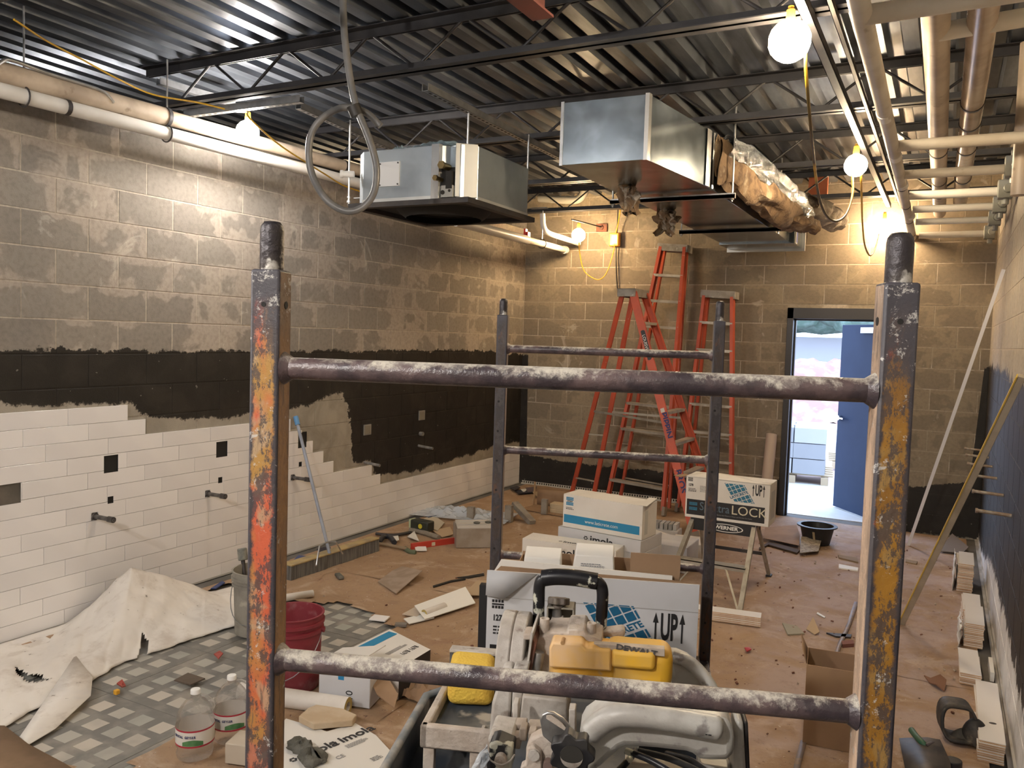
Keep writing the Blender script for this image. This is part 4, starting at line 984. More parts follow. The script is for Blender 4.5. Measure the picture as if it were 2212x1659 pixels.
def tileflag(t_, M, w, h, mt, lt, mtxt, word='LATICRETE'):
    """slanting grid of blue squares with the word on a pale band"""
    sh = .62; Q = [(0,0),(w,0),(w-sh*h,h),(-sh*h,h)]; an = math.radians(24); c_, s_ = math.cos(an), math.sin(an)
    m = MB(); p = h/4.2; ax = (c_, s_); ay = (-sh*.86, .86)
    O = (w*.5-sh*h*.5, h*.40)
    for i in range(-8, 9):
        for j in range(-7, 8):
            if j == 0: continue
            g = .07; a = []
            for x, y in ((g,g),(1-g,g),(1-g,1-g),(g,1-g)):
                X, Y = (i+x)*p, (j+y-.5)*p; a.append((O[0]+X*ax[0]+Y*ay[0], O[1]+X*ax[1]+Y*ay[1]))
            c = clip_poly(a, Q)
            if len(c) > 2: m.prism(c, 0, .0005, 0, M)
    m.build('printed_grid', mt, t_)['kind'] = 'stuff'
    text(word, p*.92, M @ Matrix.Translation((O[0]+.0, O[1], .0003)) @ Matrix.Rotation(an, 4, 'Z'), mtxt, t_, shear=-.25, sx=1.0, bold=.0008*w/.13)
def small_lines(t_, M, w, n, s, mt):
    m = MB()
    for k in range(n): 
        x = 0
        while x < w*(1 if k % 3 else .8):
            l = random.uniform(.4, 1.2)*s*2; m.bx((x,-k*s*1.6,0),(min(x+l, w),-k*s*1.6+s*.8,.0004),0,M); x += l+s*.5
    m.build('small_print', mt, t_)['kind'] = 'stuff'
def up_arrows(t_, M, s):
    text('UP', s, M, blk, t_, sx=.37, bold=s*.03)
    m = MB()
    for sx in (-.35, .35):
        x = sx*s; m.prism([(x-.075*s,.14*s),(x,.42*s),(x+.075*s,.14*s)], 0, .0006, 0, M); m.prism([(x-.022*s,-.38*s),(x+.022*s,-.38*s),(x+.022*s,.15*s),(x-.022*s,.15*s)], 0, .0006, 0, M)
        m.build('arrow', blk, t_); m = MB()
def logo_grid(t_, M, s, mt, word=None):
    m = MB()
    for i in range(5):
        for j in (0, 1, 3, 4): m.bx((i*s*.2+.015*s, j*s*.2+.015*s, 0), ((i+1)*s*.2-.015*s, (j+1)*s*.2-.015*s, .0005), 0, M)
    m.build('printed_logo', mt, t_)['kind'] = 'stuff'
    text('LATICRETE', s*.17, M @ Matrix.Translation((s*.5,s*.5,0)), blk, t_, sx=.9, bold=.0004)
def spectra(t_, w, H, dark=True, S=1.0, big=True):
    sc = w/.60
    tileflag(t_, FM(.593*w, -.0006, .155*sc), .142*sc, .125*sc, dbl if big else simple('print_teal',(0.03,0.17,0.28),rough=.5), None, dbl)
    up_arrows(t_, FM(.868*w, -.0006, H-.053*sc), .105*sc)
    small_lines(t_, FM(.02*sc, -.0006, H-.09*sc), .06*sc, 3, .006*sc, blk); small_lines(t_, FM(.105*sc, -.0006, H-.065*sc), .05*sc, 6, .005*sc, simple('print_grey',(0.25,0.25,0.26),rough=.5))
    text('1278', .024*sc, FM(.036*sc, -.0006, H-.062*sc), blk, t_, sx=.75, bold=.001)
    m = MB()
    for i in range(4):
        for j in (0,2): m.bx((.015*sc+i*.009*sc,-.0006,H-.034*sc+j*.009*sc),(.022*sc+i*.009*sc,0,H-.026*sc+j*.009*sc))
    m.bx((.015*sc,-.0006,H-.024*sc),(.05*sc,0,H-.019*sc)); m.build('printed_logo', blk, t_)['kind'] = 'stuff'
    m = MB(); m.bx((.145*sc,-.0006,H-.018*sc),(.165*sc,0,H-.015*sc)); m.bx((.162*sc,-.0006,H-.035*sc),(.165*sc,0,H-.0151*sc)); m.build('corner_mark', blk, t_)
    m = MB(); m.bx((.012*sc,-.0008,.022*sc),(w-.03*sc,0,.135*sc)); bd = m.build('printed_band', blk, t_)
    logo_grid(t_, FM(.03*sc,-.0014,.055*sc), .06*sc, simple('print_teal',(0.03,0.17,0.28),rough=.5))
    text('Spectra', .085*sc, FM(.215*sc,-.0012,.088*sc), gbl, t_, sx=.85)
    text('LOCK', .092*sc, FM(.46*sc,-.0012,.088*sc), cre, t_, sx=1.02)
    text('Epoxy that Cleans in Water and Shrinks Out Stains', .012*sc, FM(.36*sc,-.0012,.042*sc), simple('print_grey',(0.25,0.25,0.26),rough=.5), t_)

# far carton on the little ladder
a, b = at_z(1479,1116,.50), at_z(1660,1140,.50)
a = Vector((a.x, a.y, .50)); bw_ = (b-a).length
t_ = carton('white grout carton with black band and pale lettering, resting on the small black-topped ladder', (a.x,a.y,.502), rz_of(a,b), bw_, .26, .30)
spectra(t_, bw_, .30, big=False)
m = MB(); m.grid(lambda p, q: (bw_*p, -.004+.10*q, .300+.03*q*math.sin(PI*min(1,p*1.3))), 8, 4); m.build('raised_flap', cw, t_, solid=.003)
m = MB(); m.bx((bw_,.05,.04),(bw_+.0006,.20,.24)); small = m.build('side_label', simple('label_print',(0.5,0.5,0.48),rough=.6), t_)
m = MB(); m.prism([(-.05,.0),(-.11,.05),(-.06,.16),(0,.14)],.285,.288); m.build('kraft_flap', ck, t_)

# small ladder under it
sl = thing('step_stool', 'small aluminium stepladder with a black top plate under the white grout carton', 'step ladder', (0,0,0))
tz = .50; C_ = at_z(1560,1150,.50); yb = at_z(1640,1309); yf = at_z(1612,1337)
xr = at_z(1628,1150,.46).x; xl = xr-.46; ytop = a.y+.10
m = MB(); m.bx((xl,ytop-.09,tz-.03),(xr,ytop+.12,tz)); m.bx((xl,ytop-.095,tz-.085),(xr,ytop-.085,tz)); m.bx((xl,ytop+.115,tz-.07),(xr,ytop+.12,tz)); m.build('top_plate', simple('plastic_black',(0.016,0.016,0.018),rough=.5), sl, .004)
m = MB()
for k in range(28):
    t0 = 2*PI*k/28; t1 = 2*PI*(k+1)/28; cx, cz = (xl+xr)/2+.03, tz-.045
    for r0, r1 in ((1.0,.90),):
        m.add([(cx+.12*math.cos(t0),ytop-.0965,cz+.030*math.sin(t0)),(cx+.12*math.cos(t1),ytop-.0965,cz+.030*math.sin(t1)),(cx+.112*math.cos(t1),ytop-.0965,cz+.025*math.sin(t1)),(cx+.112*math.cos(t0),ytop-.0965,cz+.025*math.sin(t0))],[(0,1,2,3)])
m.build('printed_oval', wht, sl)
text('WERNER', .036, face_mat((cx,ytop-.0965,cz),(1,0,0),(0,0,1)), wht, sl, sx=1.15, bold=.0012)
fyl = yf.y; byl = yb.y
for nm, x0, x1, y0, y1, w in (('leg', xr-.01, xr+.03, ytop-.07, fyl, .030), ('leg', xl+.01, xl-.03, ytop-.07, fyl, .030), ('rear_leg', xr-.02, xr+.02, ytop+.09, ytop+.44, .022), ('rear_leg', xl+.02, xl-.02, ytop+.09, ytop+.44, .022)):
    m = MB(); m.bar((x1,y1,.012),(x0,y0,tz-.02), w, .045 if w > .025 else .022); m.build(nm, alu, sl)
    m = MB(); m.box((x1,y1,.012),(.04,.055,.022)); m.build('foot', simple('plastic_black',(0.016,0.016,0.018)), sl)
m = MB(); yy = ytop-.07+(fyl-ytop+.07)*.5; m.bx((xl-.005,yy-.045,.255),(xr+.005,yy+.045,.262)); m.bx((xl-.005,yy-.045,.235),(xr+.005,yy-.042,.262)); m.build('step', alu, sl)
m = MB(); m.bx((xl-.015,ytop+.29,.20),(xr+.015,ytop+.295,.225)); m.build('rear_brace', drk, sl)
m = MB(); m.bar((xr+.02,fyl,.04),(xr-.13,yy-.03,.25),.014,.003); m.bar((xl-.02,fyl,.04),(xl+.13,yy-.03,.25),.014,.003); m.build('strut', alu, sl)['kind'] = 'stuff'

# pile of tile cartons in the middle of the room
def imola(t_, M, s, mt=blk):
    text('imola', s, M, mt, t_, sx=1.15, bold=s*.02, ax='LEFT')
    m = MB()
    for k in range(6):
        an = k*PI/3; c_, s_ = math.cos(an), math.sin(an); r = s*.16; X, Y = -s*.45+c_*r, s*.02+s_*r
        m.prism([(X-.07*s,Y-.03*s),(X+.07*s,Y-.03*s),(X+.07*s,Y+.08*s),(X-.07*s,Y+.08*s)],0,.0005,0,M)
    m.build('printed_mark', mt, t_)['kind'] = 'stuff'
a, b = at_z(1215,1137,.385), at_z(1386,1168,.385); R_ = rz_of(a, b); W_ = (b-a).length
mid = Vector((a.x,a.y,0))
u_ = Vector((math.cos(R_), math.sin(R_), 0)); v_ = Vector((-u_.y, u_.x, 0))
for k in range(4):
    off = random.uniform(-.02,.01)
    t_ = carton('grey-white tile carton under the blue-banded carton, '+('lowest','second lowest','third','topmost')[k]+' of its pile', tuple(mid-u_*(.03-off*.3)+v_*(-.01+off*.3)+Vector((0,0,.008+.094*k))), R_+off*.6, W_+.03, .36, .0935, cg, group='tile cartons in the middle pile')
    imola(t_, FM(W_*.42,-.0006,.04), .075)
t_ = carton('long white carton with a bright blue stripe, topmost of the middle pile', tuple(mid+Vector((0,0,.386))), R_, W_, .24, .245)
m = MB(); m.bx((.01,-.0007,.035),(W_-.02,0,.095)); m.build('printed_stripe', simple('print_azure',(0.02,0.22,0.42),rough=.5), t_)
text('www.laticrete.com', .035, FM(W_*.5,-.0014,.064), wht, t_)
logo_grid(t_, FM(.025,-.0008,.165), .062, simple('print_azure',(0.02,0.22,0.42),rough=.5)); small_lines(t_, FM(.025,-.0008,.145), .065, 2, .006, blk)
m = MB(); m.bx((W_,.04,.03),(W_+.0007,.09,.20)); m.build('side_label', simple('label_print',(0.5,0.5,0.48)), t_)
m = MB(); m.bar((W_-.001,.0,.246),(W_-.03,.235,.262),.06,.003); m.build('torn_flap', cw, t_)
# long carton in front
a, b = at_z(1131,1163,.335), at_z(1345,1193,.335); R2 = rz_of(a,b); W2 = min((b-a).length, .70)
base = Vector((a.x,a.y,0)); u2 = Vector((math.cos(R2), math.sin(R2), 0)); v2 = Vector((-u2.y,u2.x,0))
for k in range(3):
    t_ = carton('white tile carton in the pile just behind the opened grout carton, '+('bottom','middle','top')[k]+' one', tuple(base+u2*random.uniform(-.01,.01)+Vector((0,0,.012+.108*k))), R2+random.uniform(-.02,.02), W2, .20, .107, cg if k < 2 else cw, group='tile cartons behind the opened carton')
    imola(t_, FM(W2*.36,-.0006,.045), .075)
    if k == 2: imola(t_, TM(W2*.42,.06,.1076), .055)
# flat tile cartons to the right of the pile
for i, (u, v, z, w, d, h, lab) in enumerate(((1400,1230,.0,.30,.36,.20,'open tile carton on the floor right of the middle pile, nearest the scaffold post'), (1448,1205,.0,.34,.30,.12,'low white tile carton left of the small ladder'), (1400,1168,.0,.26,.18,.10,'low carton of tiles standing on edge behind the middle pile'))):
    p = at_z(u, v, z); t_ = carton(lab, (p.x, p.y, .012), R2+(-.05,.1,.0)[i], w, d, h, (cg, cw, cg)[i])
    m = MB(); m.bx((.03,-.0006,.02),(w*.5,0,h*.6)); m.build('side_label', simple('label_print',(0.5,0.5,0.48),rough=.6), t_)
    if i == 2:
        for k in range(6):
            m = MB(); m.bx((.012+k*.04,.02,h),(.012+k*.04+.03,d-.02,h+.055)); m.build('tile', simple('tile_edge_print',(0.45,0.46,0.47),(0.3,0.3,0.31),rough=.5,var=.25), t_)
p = at_z(1425,1190,.0); t_ = thing('tile_strip', 'narrow white tile strip lying askew over the cartons left of the ladder foot', 'tile', (p.x,p.y+.05,.135), -.55)
m = MB(); m.bx((-.3,-.02,0),(.25,.02,.012)); m.build('strip', tilem, t_)
# brown open carton tray behind the pile
p = at_z(1212,1068,.0); t_ = thing('open_carton', 'flattened brown carton with raised flaps behind the middle pile', 'carton', (p.x+.05, p.y-.75, .014), R_-.02)
m = MB(); m.grid(lambda s, t: (1.1*s, .02+.03*math.sin(s*5), .16*t+.02*math.sin(s*4)*t), 12, 3); m.build('long_flap', ck, t_, solid=.004)
m = MB(); m.bx((0,-.30,0),(1.1,.0,.006)); m.build('base_sheet', ck, t_)
m = MB(); m.prism([(-.03,-.02),(.0,-.02),(.01,.24),(-.02,.25)],0,.004,0,face_mat((-.02,0,.0),(0,1,0),(0,0,1)) ); m.build('end_flap', simple('carton_tan',(0.44,0.32,0.2),rough=.8), t_)

# ------------------------------------------------------------------ opened carton on the scaffold platform
def at_s(u, v, yl):            # scaffold-frame point (x, z) on the plane yl along the scaffold
    d = ray(u, v); c, s = math.cos(TH), math.sin(TH)
    ox, oy = -SX, -SY; lx, ly = ox*c+oy*s, -ox*s+oy*c
    dx, dy = d.x*c+d.y*s, -d.x*s+d.y*c; t = (yl-ly)/dy
    return Vector((lx+dx*t, yl, EYE+d.z*t))
PZ = .717
yf_ = 1.42
q0, q1 = at_s(1052,1300,yf_), at_s(1508,1330,yf_)
w_ = q1.x-q0.x; zf = (at_s(1052,1298,yf_).z+at_s(1508,1312,yf_).z)/2
ztop = (at_s(1056,1236,yf_).z+at_s(1505,1255,yf_).z)/2
hb = zf-PZ
t_ = thing('open_carton', 'big opened white grout carton with blue grid flag on the scaffold behind the saw', 'carton', S2W(q0.x, yf_, PZ), TH)
dd = .26
m = MB(); m.bx((0,0,0),(w_,.004,hb)); m.build('front_panel', cg, t_); m = MB(); m.bx((0,dd-.004,0),(w_,dd,hb)); m.build('back_panel', ck, t_)
m = MB(); m.bx((0,.004,0),(.004,dd-.004,hb)); m.build('side_panel', ck, t_); m = MB(); m.bx((w_-.004,.004,0),(w_,dd-.004,hb)); m.build('side_panel', ck, t_)
m = MB(); m.bx((.004,.004,0),(w_-.004,dd-.004,.004)); m.build('bottom_panel', ck, t_)
fh = ztop-zf
m = MB(); m.add([(0,0,hb),(w_,0,hb),(w_,-.006,hb+fh),(.0,-.012,hb+fh),(0,.004,hb),(w_,.004,hb),(w_,-.002,hb+fh),(.0,-.008,hb+fh)],[(0,1,2,3),(7,6,5,4),(3,2,6,7),(0,3,7,4),(1,5,6,2)]); m.build('front_flap', cg, t_)
m = MB(); m.add([(.0,-.0125,hb+fh),(.15,-.013,hb+fh),(.055,-.020,hb+.002),(-.002,-.016,hb+.008)],[(0,1,2,3),(3,2,1,0)]); m.build('folded_corner', simple('carton_shade',(0.43,0.43,0.44),rough=.65), t_, solid=.002)
zr0, zr1 = at_s(1062,1207,yf_+dd).z-PZ, at_s(1440,1242,yf_+dd).z-PZ
face = face_mat((0,dd+.001,0),(1,0,0),(0,0,1))
m = MB(); m.prism([(-.03,hb-.01),(w_*1.0,hb-.01),(w_*1.0,zr1-.022),(w_*.92,zr1-.016),(.0,zr0-.022)],0,.003,0,face); m.build('rear_flap', ck, t_)
m = MB(); m.prism([(-.035,hb-.02),(-.005,hb-.02),(.01,zr0-.022),(w_*.90,zr1-.016),(w_*.90,zr1-.002),(.0,zr0)],-.004,.0,0,face); m.build('torn_edge', cw, t_)
oc = thing('inner_carton', 'plain brown carton standing open directly behind the big opened white one', 'carton', S2W(q0.x+.05, yf_+dd+.02, PZ), TH)
Wc = w_*.86; zc = at_s(1445,1199,yf_+dd+.02).z-PZ
for nm, a_, b_ in (('back_panel',(0,.15,0),(Wc,.153,hb+.03)),('side_panel',(0,0,0),(.003,.15,hb+.02)),('side_panel',(Wc-.003,0,0),(Wc,.15,hb+.02)),('bottom_panel',(.003,.003,0),(Wc-.003,.15,.003)),('front_panel',(Wc*.70,0,0),(Wc,.003,zc)),('front_panel',(0,0,0),(Wc*.70,.003,hb))):
    m = MB(); m.bx(a_, b_); m.build(nm, ck, oc)
m = MB(); m.bx((0,-.0016,hb-.001),(w_,.0,hb+.0006)); m.build('fold_crease', simple('carton_shade2',(0.36,0.35,0.34),rough=.7), t_)
m = MB(); m.bx((-.028,.02,.05),(-.002,.05,hb+fh*.3)); m.build('side_flap', blk, t_)
spectra(t_, w_, hb, big=True)
# white pouch cartons inside it
def pouch(label, u0, u1, v0, v1, yl, skew):
    p0, p1 = at_s(u0, v1, yl), at_s(u1, v1, yl); top = at_s((u0+u1)/2, v0, yl+.06)
    w = p1.x-p0.x; t2 = thing('small_carton', label, 'carton', S2W(p0.x, yl, p0.z-.06), TH, 'small cartons inside the opened carton')
    hz = .06+(top.z-p0.z)
    m = MB(); m.add([(0,0,0),(w,0,0),(w,.07,0),(0,.07,0),(skew,.02,hz*.8),(w-skew*.5,.02,hz*.8),(w-skew*.5,.07,hz),(skew,.07,hz)],[(0,3,2,1),(4,5,6,7),(0,1,5,4),(1,2,6,5),(2,3,7,6),(3,0,4,7)]); m.build('box_body', simple('carton_bright',(0.68,0.66,0.62),rough=.6), t2, .003)
    m = MB(); m.bx((.01,.001,.05),(w*.35,.003,.07)); m.build('printed_patch', blk, t2); m = MB(); m.bx((w*.36,.001,.05),(w*.95,.003,.07)); m.build('printed_stripe', simple('print_azure',(0.02,0.22,0.42)), t2)
    small_lines(t2, face_mat((w*.25,.012,hz*.62),(1,0,0),(0,.02,hz*.8)), w*.5, 3, .004, simple('print_grey',(0.25,0.25,0.26)))
pouch('small white carton with an arrow printed on it, left one inside the opened grout carton', 1124, 1212, 1182, 1234, 1.71, .01)
pouch('small bright white carton with blue stripe, right one inside the opened grout carton', 1228, 1330, 1175, 1240, 1.71, .02)
# ------------------------------------------------------------------ wet tile saw on the platform
dust = simple('dusty_casting', (0.42,0.35,0.29), (0.52,0.46,0.40), rough=.8, sc=14, c3=(0.27,0.22,0.18), sc3=20, lo3=.62, hi3=.74, bump=.4)
dustw = simple('dusty_white', (0.50,0.47,0.43), (0.38,0.34,0.30), rough=.7, sc=14, c3=(0.24,0.20,0.17), sc3=24, lo3=.56, hi3=.70, bump=.3)
armw = simple('arm_grey_white', (0.50,0.49,0.455), (0.38,0.36,0.33), rough=.38, sc=12, c3=(0.22,0.20,0.19), sc3=30, lo3=.60, hi3=.74, bump=.15)
yelm = simple('saw_yellow', (0.80,0.44,0.05), (0.66,0.46,0.25), rough=.55, sc=6, lo=.42, hi=.62, c3=(0.50,0.36,0.22), sc3=16, lo3=.64, hi3=.74)
bkp = simple('handle_black', (0.010,0.010,0.013), (0.025,0.025,0.028), rough=.32, spec=.35, sc=14, c3=(0.50,0.50,0.42), sc3=20, lo3=.57, hi3=.61)
pand = simple('pan_dark', (0.045,0.055,0.07), (0.13,0.13,0.13), rough=.5, sc=6, lo=.45, hi=.65, c3=(0.34,0.31,0.27), sc3=9, lo3=.6, hi3=.7)
panr = simple('pan_rim', (0.15,0.17,0.19), (0.34,0.32,0.29), rough=.6, sc=12)
met = simple('scuffed_metal', (0.42,0.42,0.42), (0.26,0.25,0.24), rough=.35, metal=.8, sc=12)
saw = thing('tile_saw', 'dust-caked wet tile saw with yellow motor and black loop handle on the scaffold platform', 'tile saw', S2W(0,0,PZ), TH)
def sp(u, v, y): p = at_s(u, v, y); return (p.x, y, p.z-PZ)
def plate(nm, px, y, th, mt, bev=.003, parent=saw, ang=35):
    """casting whose outline lies in a plane across the saw, th deep away from the viewer"""
    pts = [sp(u, v, y) for u, v in px]; m = MB(); M = Matrix(((1,0,0,0),(0,0,-1,y),(0,1,0,0),(0,0,0,1)))
    m.prism([(p[0], p[2]) for p in pts], -th, 0, 0, M); return m.build(nm, mt, parent, bev, ang)
# water pan: measured where its left rim is seen
zp = .10
l0, l1 = at_z(930,1492,PZ+zp), at_z(848,1659,PZ+zp)
def toS(p): dx, dy = p.x-SX, p.y-SY; return (dx*math.cos(TH)+dy*math.sin(TH), -dx*math.sin(TH)+dy*math.cos(TH))
s0, s1 = toS(l0), toS(l1)
ang_ = math.atan2(s0[0]-s1[0], s0[1]-s1[1])
pan = None
XP0, XP1 = (s0[0]+s1[0])/2-.01, SW-.055
m = MB(); Y0, Y1 = .16, 1.16
for a_, b_ in (((XP0,Y0,.0),(XP1,Y1,.012)),((XP0,Y0,.012),(XP0+.008,Y1,zp)),((XP1-.008,Y0,.012),(XP1,Y1,zp)),((XP0,Y0,.012),(XP1,Y0+.008,zp)),((XP0,Y1-.008,.012),(XP1,Y1,zp))): m.bx(a_, b_)
pan = m.build('water_pan', pand, saw)
m = MB(); rim = [(XP0,Y0,zp),(XP1,Y0,zp),(XP1,Y1,zp),(XP0,Y1,zp)]; R_ = bendy([rim[0]]*1+[((rim[0][0]+rim[1][0])/2,Y0,zp)], 2)
loop = []
for i in range(4):
    a_, b_ = Vector(rim[i]), Vector(rim[(i+1)%4]); loop += [a_.lerp(b_, .04), a_.lerp(b_, .5), a_.lerp(b_, .96)]
m.tube(loop, .011, 8, closed=True); m.build('pan_rim', panr, pan, 0, 60)
# side tray with rim and legs
o0 = sp(930,1500,.62)
ty0, ty1 = .43, .80; zt_ = .165
c0 = at_z(908,1566,PZ+zt_); c1 = at_z(952,1482,PZ+zt_); tx0 = (toS(c0)[0]+toS(c1)[0])/2; ty0 = toS(c0)[1]; ty1 = max(toS(c1)[1]+.07, ty0+.3)
tx1 = tx0+.20
m = MB(); m.bx((tx0,ty0,zt_-.055),(tx1,ty1,zt_-.045)); 
for a_, b_ in (((tx0,ty0,zt_-.055),(tx0+.02,ty1,zt_)),((tx0,ty0,zt_-.055),(tx1,ty0+.02,zt_)),((tx1-.012,ty0,zt_-.055),(tx1,ty1,zt_)),((tx0,ty1-.02,zt_-.055),(tx1,ty1,zt_))): m.bx(a_, b_)
tr = m.build('side_tray', dust, saw, .006)
m = MB(); m.bx((tx0+.02,ty0+.02,zt_-.045),(tx1-.012,ty1-.02,zt_-.026)); m.build('tray_surface', pand, tr)
for x_, y_ in ((tx0+.02,ty0+.012),(tx0+.13,ty0+.012),(tx0+.02,ty1-.03)): m = MB(); m.bx((x_-.012,y_-.008,.012),(x_+.014,y_+.014,zt_-.05)); m.build('tray_leg', dust, tr, .002)
m = MB(); m.bx((tx0+.135,ty0+.03,zt_-.027),(tx0+.142,ty0+.07,zt_-.02)); m.build('tray_divider', dustw, tr)
# cutting table and rails behind
m = MB(); m.bx((tx1+.0,.50,.115),(.50,1.12,.140)); m.build('cutting_table', pand, saw, .003)
m = MB(); 
p = sp(975,1397,1.12); q = sp(1075,1397,1.12)
m.bx((p[0],1.10,p[2]-.045),(.52,1.125,p[2]-.006)); m.bx((p[0],1.095,p[2]-.006),(.52,1.13,p[2]+.002),1); m.build('rip_fence', [pand, dustw], saw, .002)
m = MB(); 
for k in range(2): m.bx((tx0+.13+.012*k,.2,.03),(tx0+.135+.02*k,.44,.05+.02*k))
m.build('pan_rail', simple('rail_yellowed',(0.42,0.36,0.22),rough=.6), saw)['kind'] = 'stuff'
# blade guard: round topped casting seen edge on
gy = .74
gl, gr_, gt = sp(1072,1420,gy+.03), sp(1138,1420,gy+.03), sp(1120,1329,gy+.10)
def guard_prof():
    P = []; r = .115; cz = gt[2]-r; cy = gy+r
    for k in range(17): a_ = PI*k/16; P.append((cy-r*math.cos(a_), cz+r*math.sin(a_)))
    return [(gy, cz-.02)]+P+[(gy+2*r, cz-.02)], cz
gp, gcz = guard_prof()
Mx = Matrix(((0,0,1,0),(1,0,0,0),(0,1,0,0),(0,0,0,1)))        # local x->y, y->z, z->x
gx0, gx1 = gl[0], gr_[0]-.006
m = MB(); m.prism(gp, gx0, (gx0+gx1)/2-.0006, 0, Mx); g1 = m.build('blade_guard', dustw, saw, .0035, 50, 2)
m = MB(); m.prism([(y_, z_-.001) for y_, z_ in gp], (gx0+gx1)/2+.0006, gx1, 0, Mx); m.build('guard_half', dustw, g1, .0035, 50, 2)
m = MB(); m.prism([(y_*.985+.015*(gy+.115), z_*.985+.015*gcz) for y_, z_ in gp], (gx0+gx1)/2-.004, (gx0+gx1)/2+.004, 0, Mx); m.build('guard_gasket', simple('gasket_brown',(0.14,0.115,0.095),rough=.8), g1)
# guard column down to the base
plate('guard_column', [(1086,1440),(1108,1440),(1100,1590),(1056,1590),(1062,1520)], gy-.02, .10, dustw, .006)
plate('guard_column', [(1109,1440),(1142,1440),(1110,1596),(1102,1596)], gy-.02, .10, dustw, .004)
m = MB(); m.cyl(((gx0+gx1)/2-.003,gy+.115,gcz),((gx0+gx1)/2+.003,gy+.115,gcz),.108,n=40); m.build('diamond_blade', met, saw, 0, 30)
plate('column_foot', [(1056,1588),(1108,1596),(1104,1618),(1052,1607)], .50, .09, dustw, .006)
plate('clamp_block', [(1056,1607),(1072,1602),(1108,1617),(1104,1668),(1056,1668)], .47, .05, bkp, .004)
p = sp(1082,1640,.465); m = MB(); m.cyl((p[0],.47,p[2]),(p[0],.455,p[2]),.011,n=18); m.cyl((p[0],.457,p[2]),(p[0],.448,p[2]),.005,n=10); m.build('clamp_bolt', dust, saw)
m = MB(); m.tube(bendy([sp(1050,1615,.46), sp(1058,1640,.45), sp(1080,1652,.445), sp(1100,1645,.45), sp(1112,1630,.46)], 5), .0016, 6); m.build('tie_wire', dustw, saw)
# thin plates between guard and motor
plate('guard_bracket', [(1146,1368),(1152,1366),(1140,1452),(1136,1452)], gy+.01, .13, dustw, .001)
plate('guard_bracket', [(1130,1370),(1147,1370),(1147,1383),(1130,1383)], gy+.02, .05, dust, .003)
plate('rusty_plate', [(1151,1382),(1159,1392),(1148,1450),(1140,1450)], gy+.02, .10, simple('rust',(0.16,0.06,0.035)), .001)
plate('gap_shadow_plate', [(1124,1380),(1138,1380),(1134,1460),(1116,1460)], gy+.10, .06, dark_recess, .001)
# motor: collar, yellow shell, raised rear shell
my = .80
plate('motor_collar', [(1150,1384),(1165,1378),(1193,1366),(1226,1366),(1226,1360),(1262,1360),(1268,1372),(1300,1384),(1300,1500),(1150,1500)], my, .10, dust, .010, seg if False else saw)
def rounded(nm, u0, v0, u1, v1, y, depth, mt, r, parent=saw):
    a_, b_ = sp(u0, v0, y), sp(u1, v1, y); m = MB()
    m.bx((a_[0],y,b_[2]),(b_[0],y+depth,a_[2])); return m.build(nm, mt, parent, r, 40, 5)
mo = rounded('motor_housing', 1186, 1400, 1330, 1512, my-.03, .10, yelm, .016)
plate('motor_cover', [(1186,1400),(1192,1387),(1256,1390),(1266,1402),(1320,1404),(1321,1452),(1186,1442)], my-.045, .06, simple('yellow_dusted',(0.74,0.50,0.28),(0.80,0.48,0.14),rough=.6,sc=9), .005, mo)
mr = rounded('motor_rear', 1306, 1398, 1452, 1500, my-.028, .095, simple('saw_yellow_clean', (0.82,0.46,0.035), (0.72,0.44,0.10), rough=.5, sc=8), .026)
rounded('brush_cover', 1319, 1404, 1415, 1452, my-.042, .06, simple('saw_yellow_clean', (0.82,0.46,0.035)), .010, mr)
pl_ = [(1282,1391),(1436,1402),(1436,1419),(1306,1404)]
plate('name_strip', pl_, my-.034, .02, simple('strip_dusty',(0.36,0.30,0.25),(0.50,0.42,0.34),rough=.6,sc=25), .001, mr)
p = sp(1375,1405,my-.0365); text('DEWALT', .016, face_mat(p,(1,0,-.10),(.1,0,1)), simple('strip_ink',(0.08,0.075,0.075),rough=.5), mr, sx=1.35, bold=.0006)
for u, v in ((1215,1391),): p = sp(u, v, my-.05); m = MB(); m.cyl((p[0],my-.02,p[2]),(p[0],my-.0455,p[2]),.0045,n=12); m.build('screw_recess', simple('recess_tan',(0.42,0.24,0.10),rough=.7), mo)
p = sp(1277,1364,my+.02); m = MB(); m.lathe([(.0,.012),(.005,.012),(.0065,.018),(.0105,.018),(.0115,-.02)],18,0,Matrix.Translation((p[0],my+.035,p[2]-.004))); m.build('mount_boss', dust, saw)
p = sp(1175,1356,my+.02); m = MB(); m.lathe([(.0,.010),(.006,.010),(.0075,.018),(.0110,.018),(.012,-.035)],18,0,Matrix.Translation((p[0],my+.03,p[2]))); m.build('mount_boss', dust, saw)
p = sp(1162,1424,my-.03); m = MB(); m.lathe([(.0,.001),(.012,.001),(.0135,-.004),(.0135,-.07)],18,0,Matrix.Translation((p[0],my-.02,p[2]+.012)) @ Matrix.Rotation(.12,4,'Y')); m.build('spindle_cap', met, saw)
plate('motor_fin_top', [(1300,1366),(1345,1360),(1352,1368),(1345,1380),(1300,1376)], my+.10, .04, dust, .004)
# handle loop
hy = .93
hp = [sp(1163,1374,hy), sp(1164,1300,hy), sp(1166,1262,hy), sp(1176,1250,hy), sp(1205,1247,hy), sp(1240,1249,hy), sp(1275,1254,hy), sp(1294,1260,hy), sp(1301,1275,hy), sp(1301,1305,hy), sp(1296,1376,hy)]
m = MB(); m.tube(bendy(hp, 5), .0140, 14); m.build('loop_handle', bkp, saw, 0, 60)
m = MB(); m.tube(bendy([sp(1172,1249,hy), sp(1200,1246,hy), sp(1240,1248,hy), sp(1290,1256,hy)], 6), .0195, 14); m.build('grip', bkp, saw, 0, 60)
